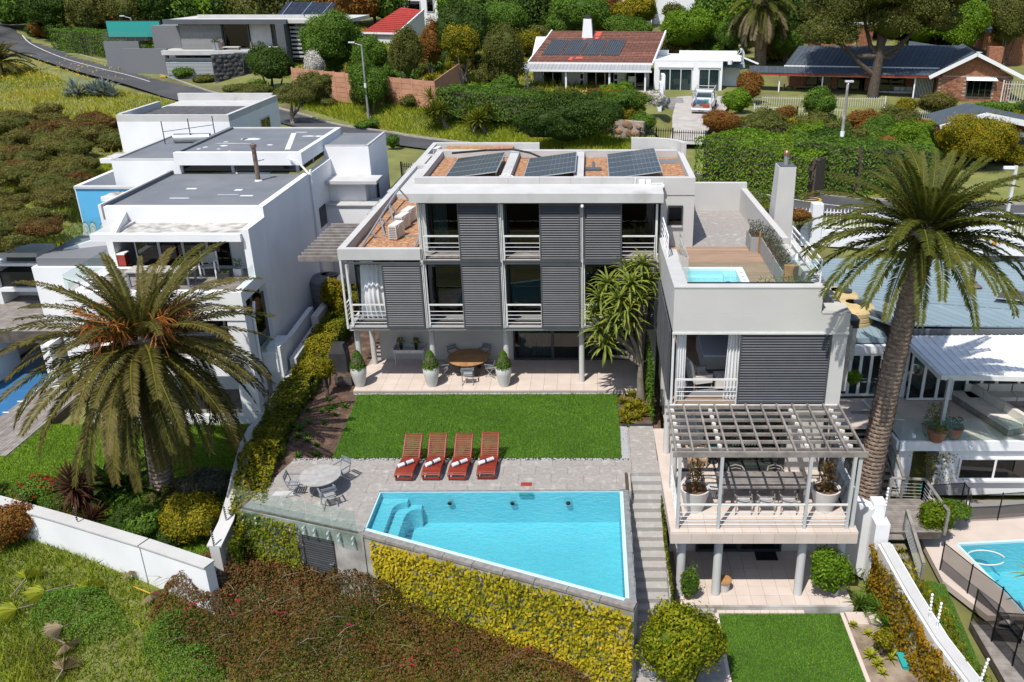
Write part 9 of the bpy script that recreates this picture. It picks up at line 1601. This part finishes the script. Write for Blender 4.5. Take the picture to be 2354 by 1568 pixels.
q=G(1452,205,6.35);armchair_simple('veranda_armchair','pale wicker armchair on the tiled house veranda',(q.x,q.y+.6,6.4),R(185),M['cushion'],M['cushion'],1.2);q=G(1263,190,6.35);simple_table('veranda_bench','small white table at the left of the tiled house veranda',(q.x,q.y+1.5,6.4),1.2,.6,.6,'cast_white')
def person(label,p,rz,joints,s=1.0):
 t=thing('person',label,'person',(0,0,0));me=bpy.data.meshes.new('body');V=[];E=[];Rd=[]
 for ch in joints:
  for i,(v,r) in enumerate(ch):
   if i==0 and V:
    k=min(range(len(V)),key=lambda j:(Vector(V[j])-Vector(v)).length)
    if(Vector(V[k])-Vector(v)).length<.02:last=k;continue
   V.append(v);Rd.append(r)
   if i>0:E.append((last,len(V)-1))
   last=len(V)-1
 me.from_pydata(V,E,[]);o=bpy.data.objects.new('body',me);COL.objects.link(o);o.parent=t;sm=o.modifiers.new('skin','SKIN');o.modifiers.new('sub','SUBSURF').levels=1
 for i,r in enumerate(Rd):me.skin_vertices[0].data[i].radius=(r,r)
 me.skin_vertices[0].data[0].use_root=True;dg=bpy.context.evaluated_depsgraph_get();m2=bpy.data.meshes.new_from_object(o.evaluated_get(dg));o.modifiers.clear();o.data=m2;m2.materials.append(M['overall'])
 t.location=p;t.rotation_euler=(0,0,rz);t.scale=(s,)*3;return t
pq=F(1708,138,83.5);pv_=[[((0,0,.92),.13),((.12,0,1.15),.14),((.3,0,1.35),.13),((.4,0,1.45),.055)],[((0,0,.92),.13),((0,.11,.88),.1),((.08,.12,.48),.07),((-.02,.12,.08),.05),((.12,.12,.04),.045)],[((0,0,.92),.13),((0,-.11,.88),.1),((.1,-.12,.48),.07),((.06,-.12,.08),.05),((.2,-.12,.04),.045)],[((.3,0,1.35),.13),((.3,.19,1.34),.06),((.42,.23,1.08),.045),((.6,.2,.92),.035),((.68,.2,.88),.03)],[((.3,0,1.35),.13),((.3,-.19,1.34),.06),((.46,-.23,1.1),.045),((.62,-.16,.9),.035),((.7,-.16,.86),.03)]]
pe=person('person in grey overalls and a hat bending on the white annex roof',(pq.x,pq.y,9.05),R(195),pv_)
MB().lathe([(.02,-.14),(.075,-.1),(.09,0),(.08,.08),(.03,.12)],(.46,0,1.57),14).build('head',M['skin'],pe,local=True,smooth=True);MB().lathe([(.16,.0),(.1,.02),(.09,.09),(.02,.11)],(.45,0,1.64),14).build('hat',M['hat'],pe,local=True)
for sy in(-.16,.2):
 for k in range(4):MB().tube([(.69,sy+(k-1.5)*.02,.87),(.74,sy+(k-1.5)*.022,.84),(.76,sy+(k-1.5)*.022,.80)],[.011,.01,.008],5).build('finger',M['skin'],pe,local=True)
 MB().tube([(.68,sy-.03,.87),(.71,sy-.06,.85),(.73,sy-.06,.83)],[.012,.01,.008],5).build('thumb',M['skin'],pe,local=True)
t=thing('paint_bucket','white paint bucket beside the person on the annex roof','bucket',(pq.x-1.2,pq.y,9.05));MB().lathe([(.01,0),(.2,0),(.24,.4),(.22,.4),(.19,.05)],(pq.x-1.2,pq.y,9.05),16).build('body',M['white_plastic'],t);
def ladder(label,p,rz,L,tilt):
 t=thing('ladder',label,'ladder',(0,0,0))
 for x in(-.22,.22):MB().beam((x,0,0),(x,L*math.sin(tilt),L*math.cos(tilt)),.05,.07).build('rail',M['white_plastic'],t,local=True)
 for k in range(int(L/.3)):u=(k+.5)*.3;MB().beam((-.22,u*math.sin(tilt),u*math.cos(tilt)),(.22,u*math.sin(tilt),u*math.cos(tilt)),.04,.04).build('rung',M['white_plastic'],t,local=True)
 t.location=p;t.rotation_euler=(0,0,rz)
ladder('white ladder lying against the annex roof edge behind the painter',(pq.x+1.6,pq.y+1.0,9.0),R(70),2.2,R(70));q=G(1531,209,6.4);ladder('white stepladder standing in the right veranda doorway',(q.x-.2,q.y+1.6,6.4),0,1.9,R(14))
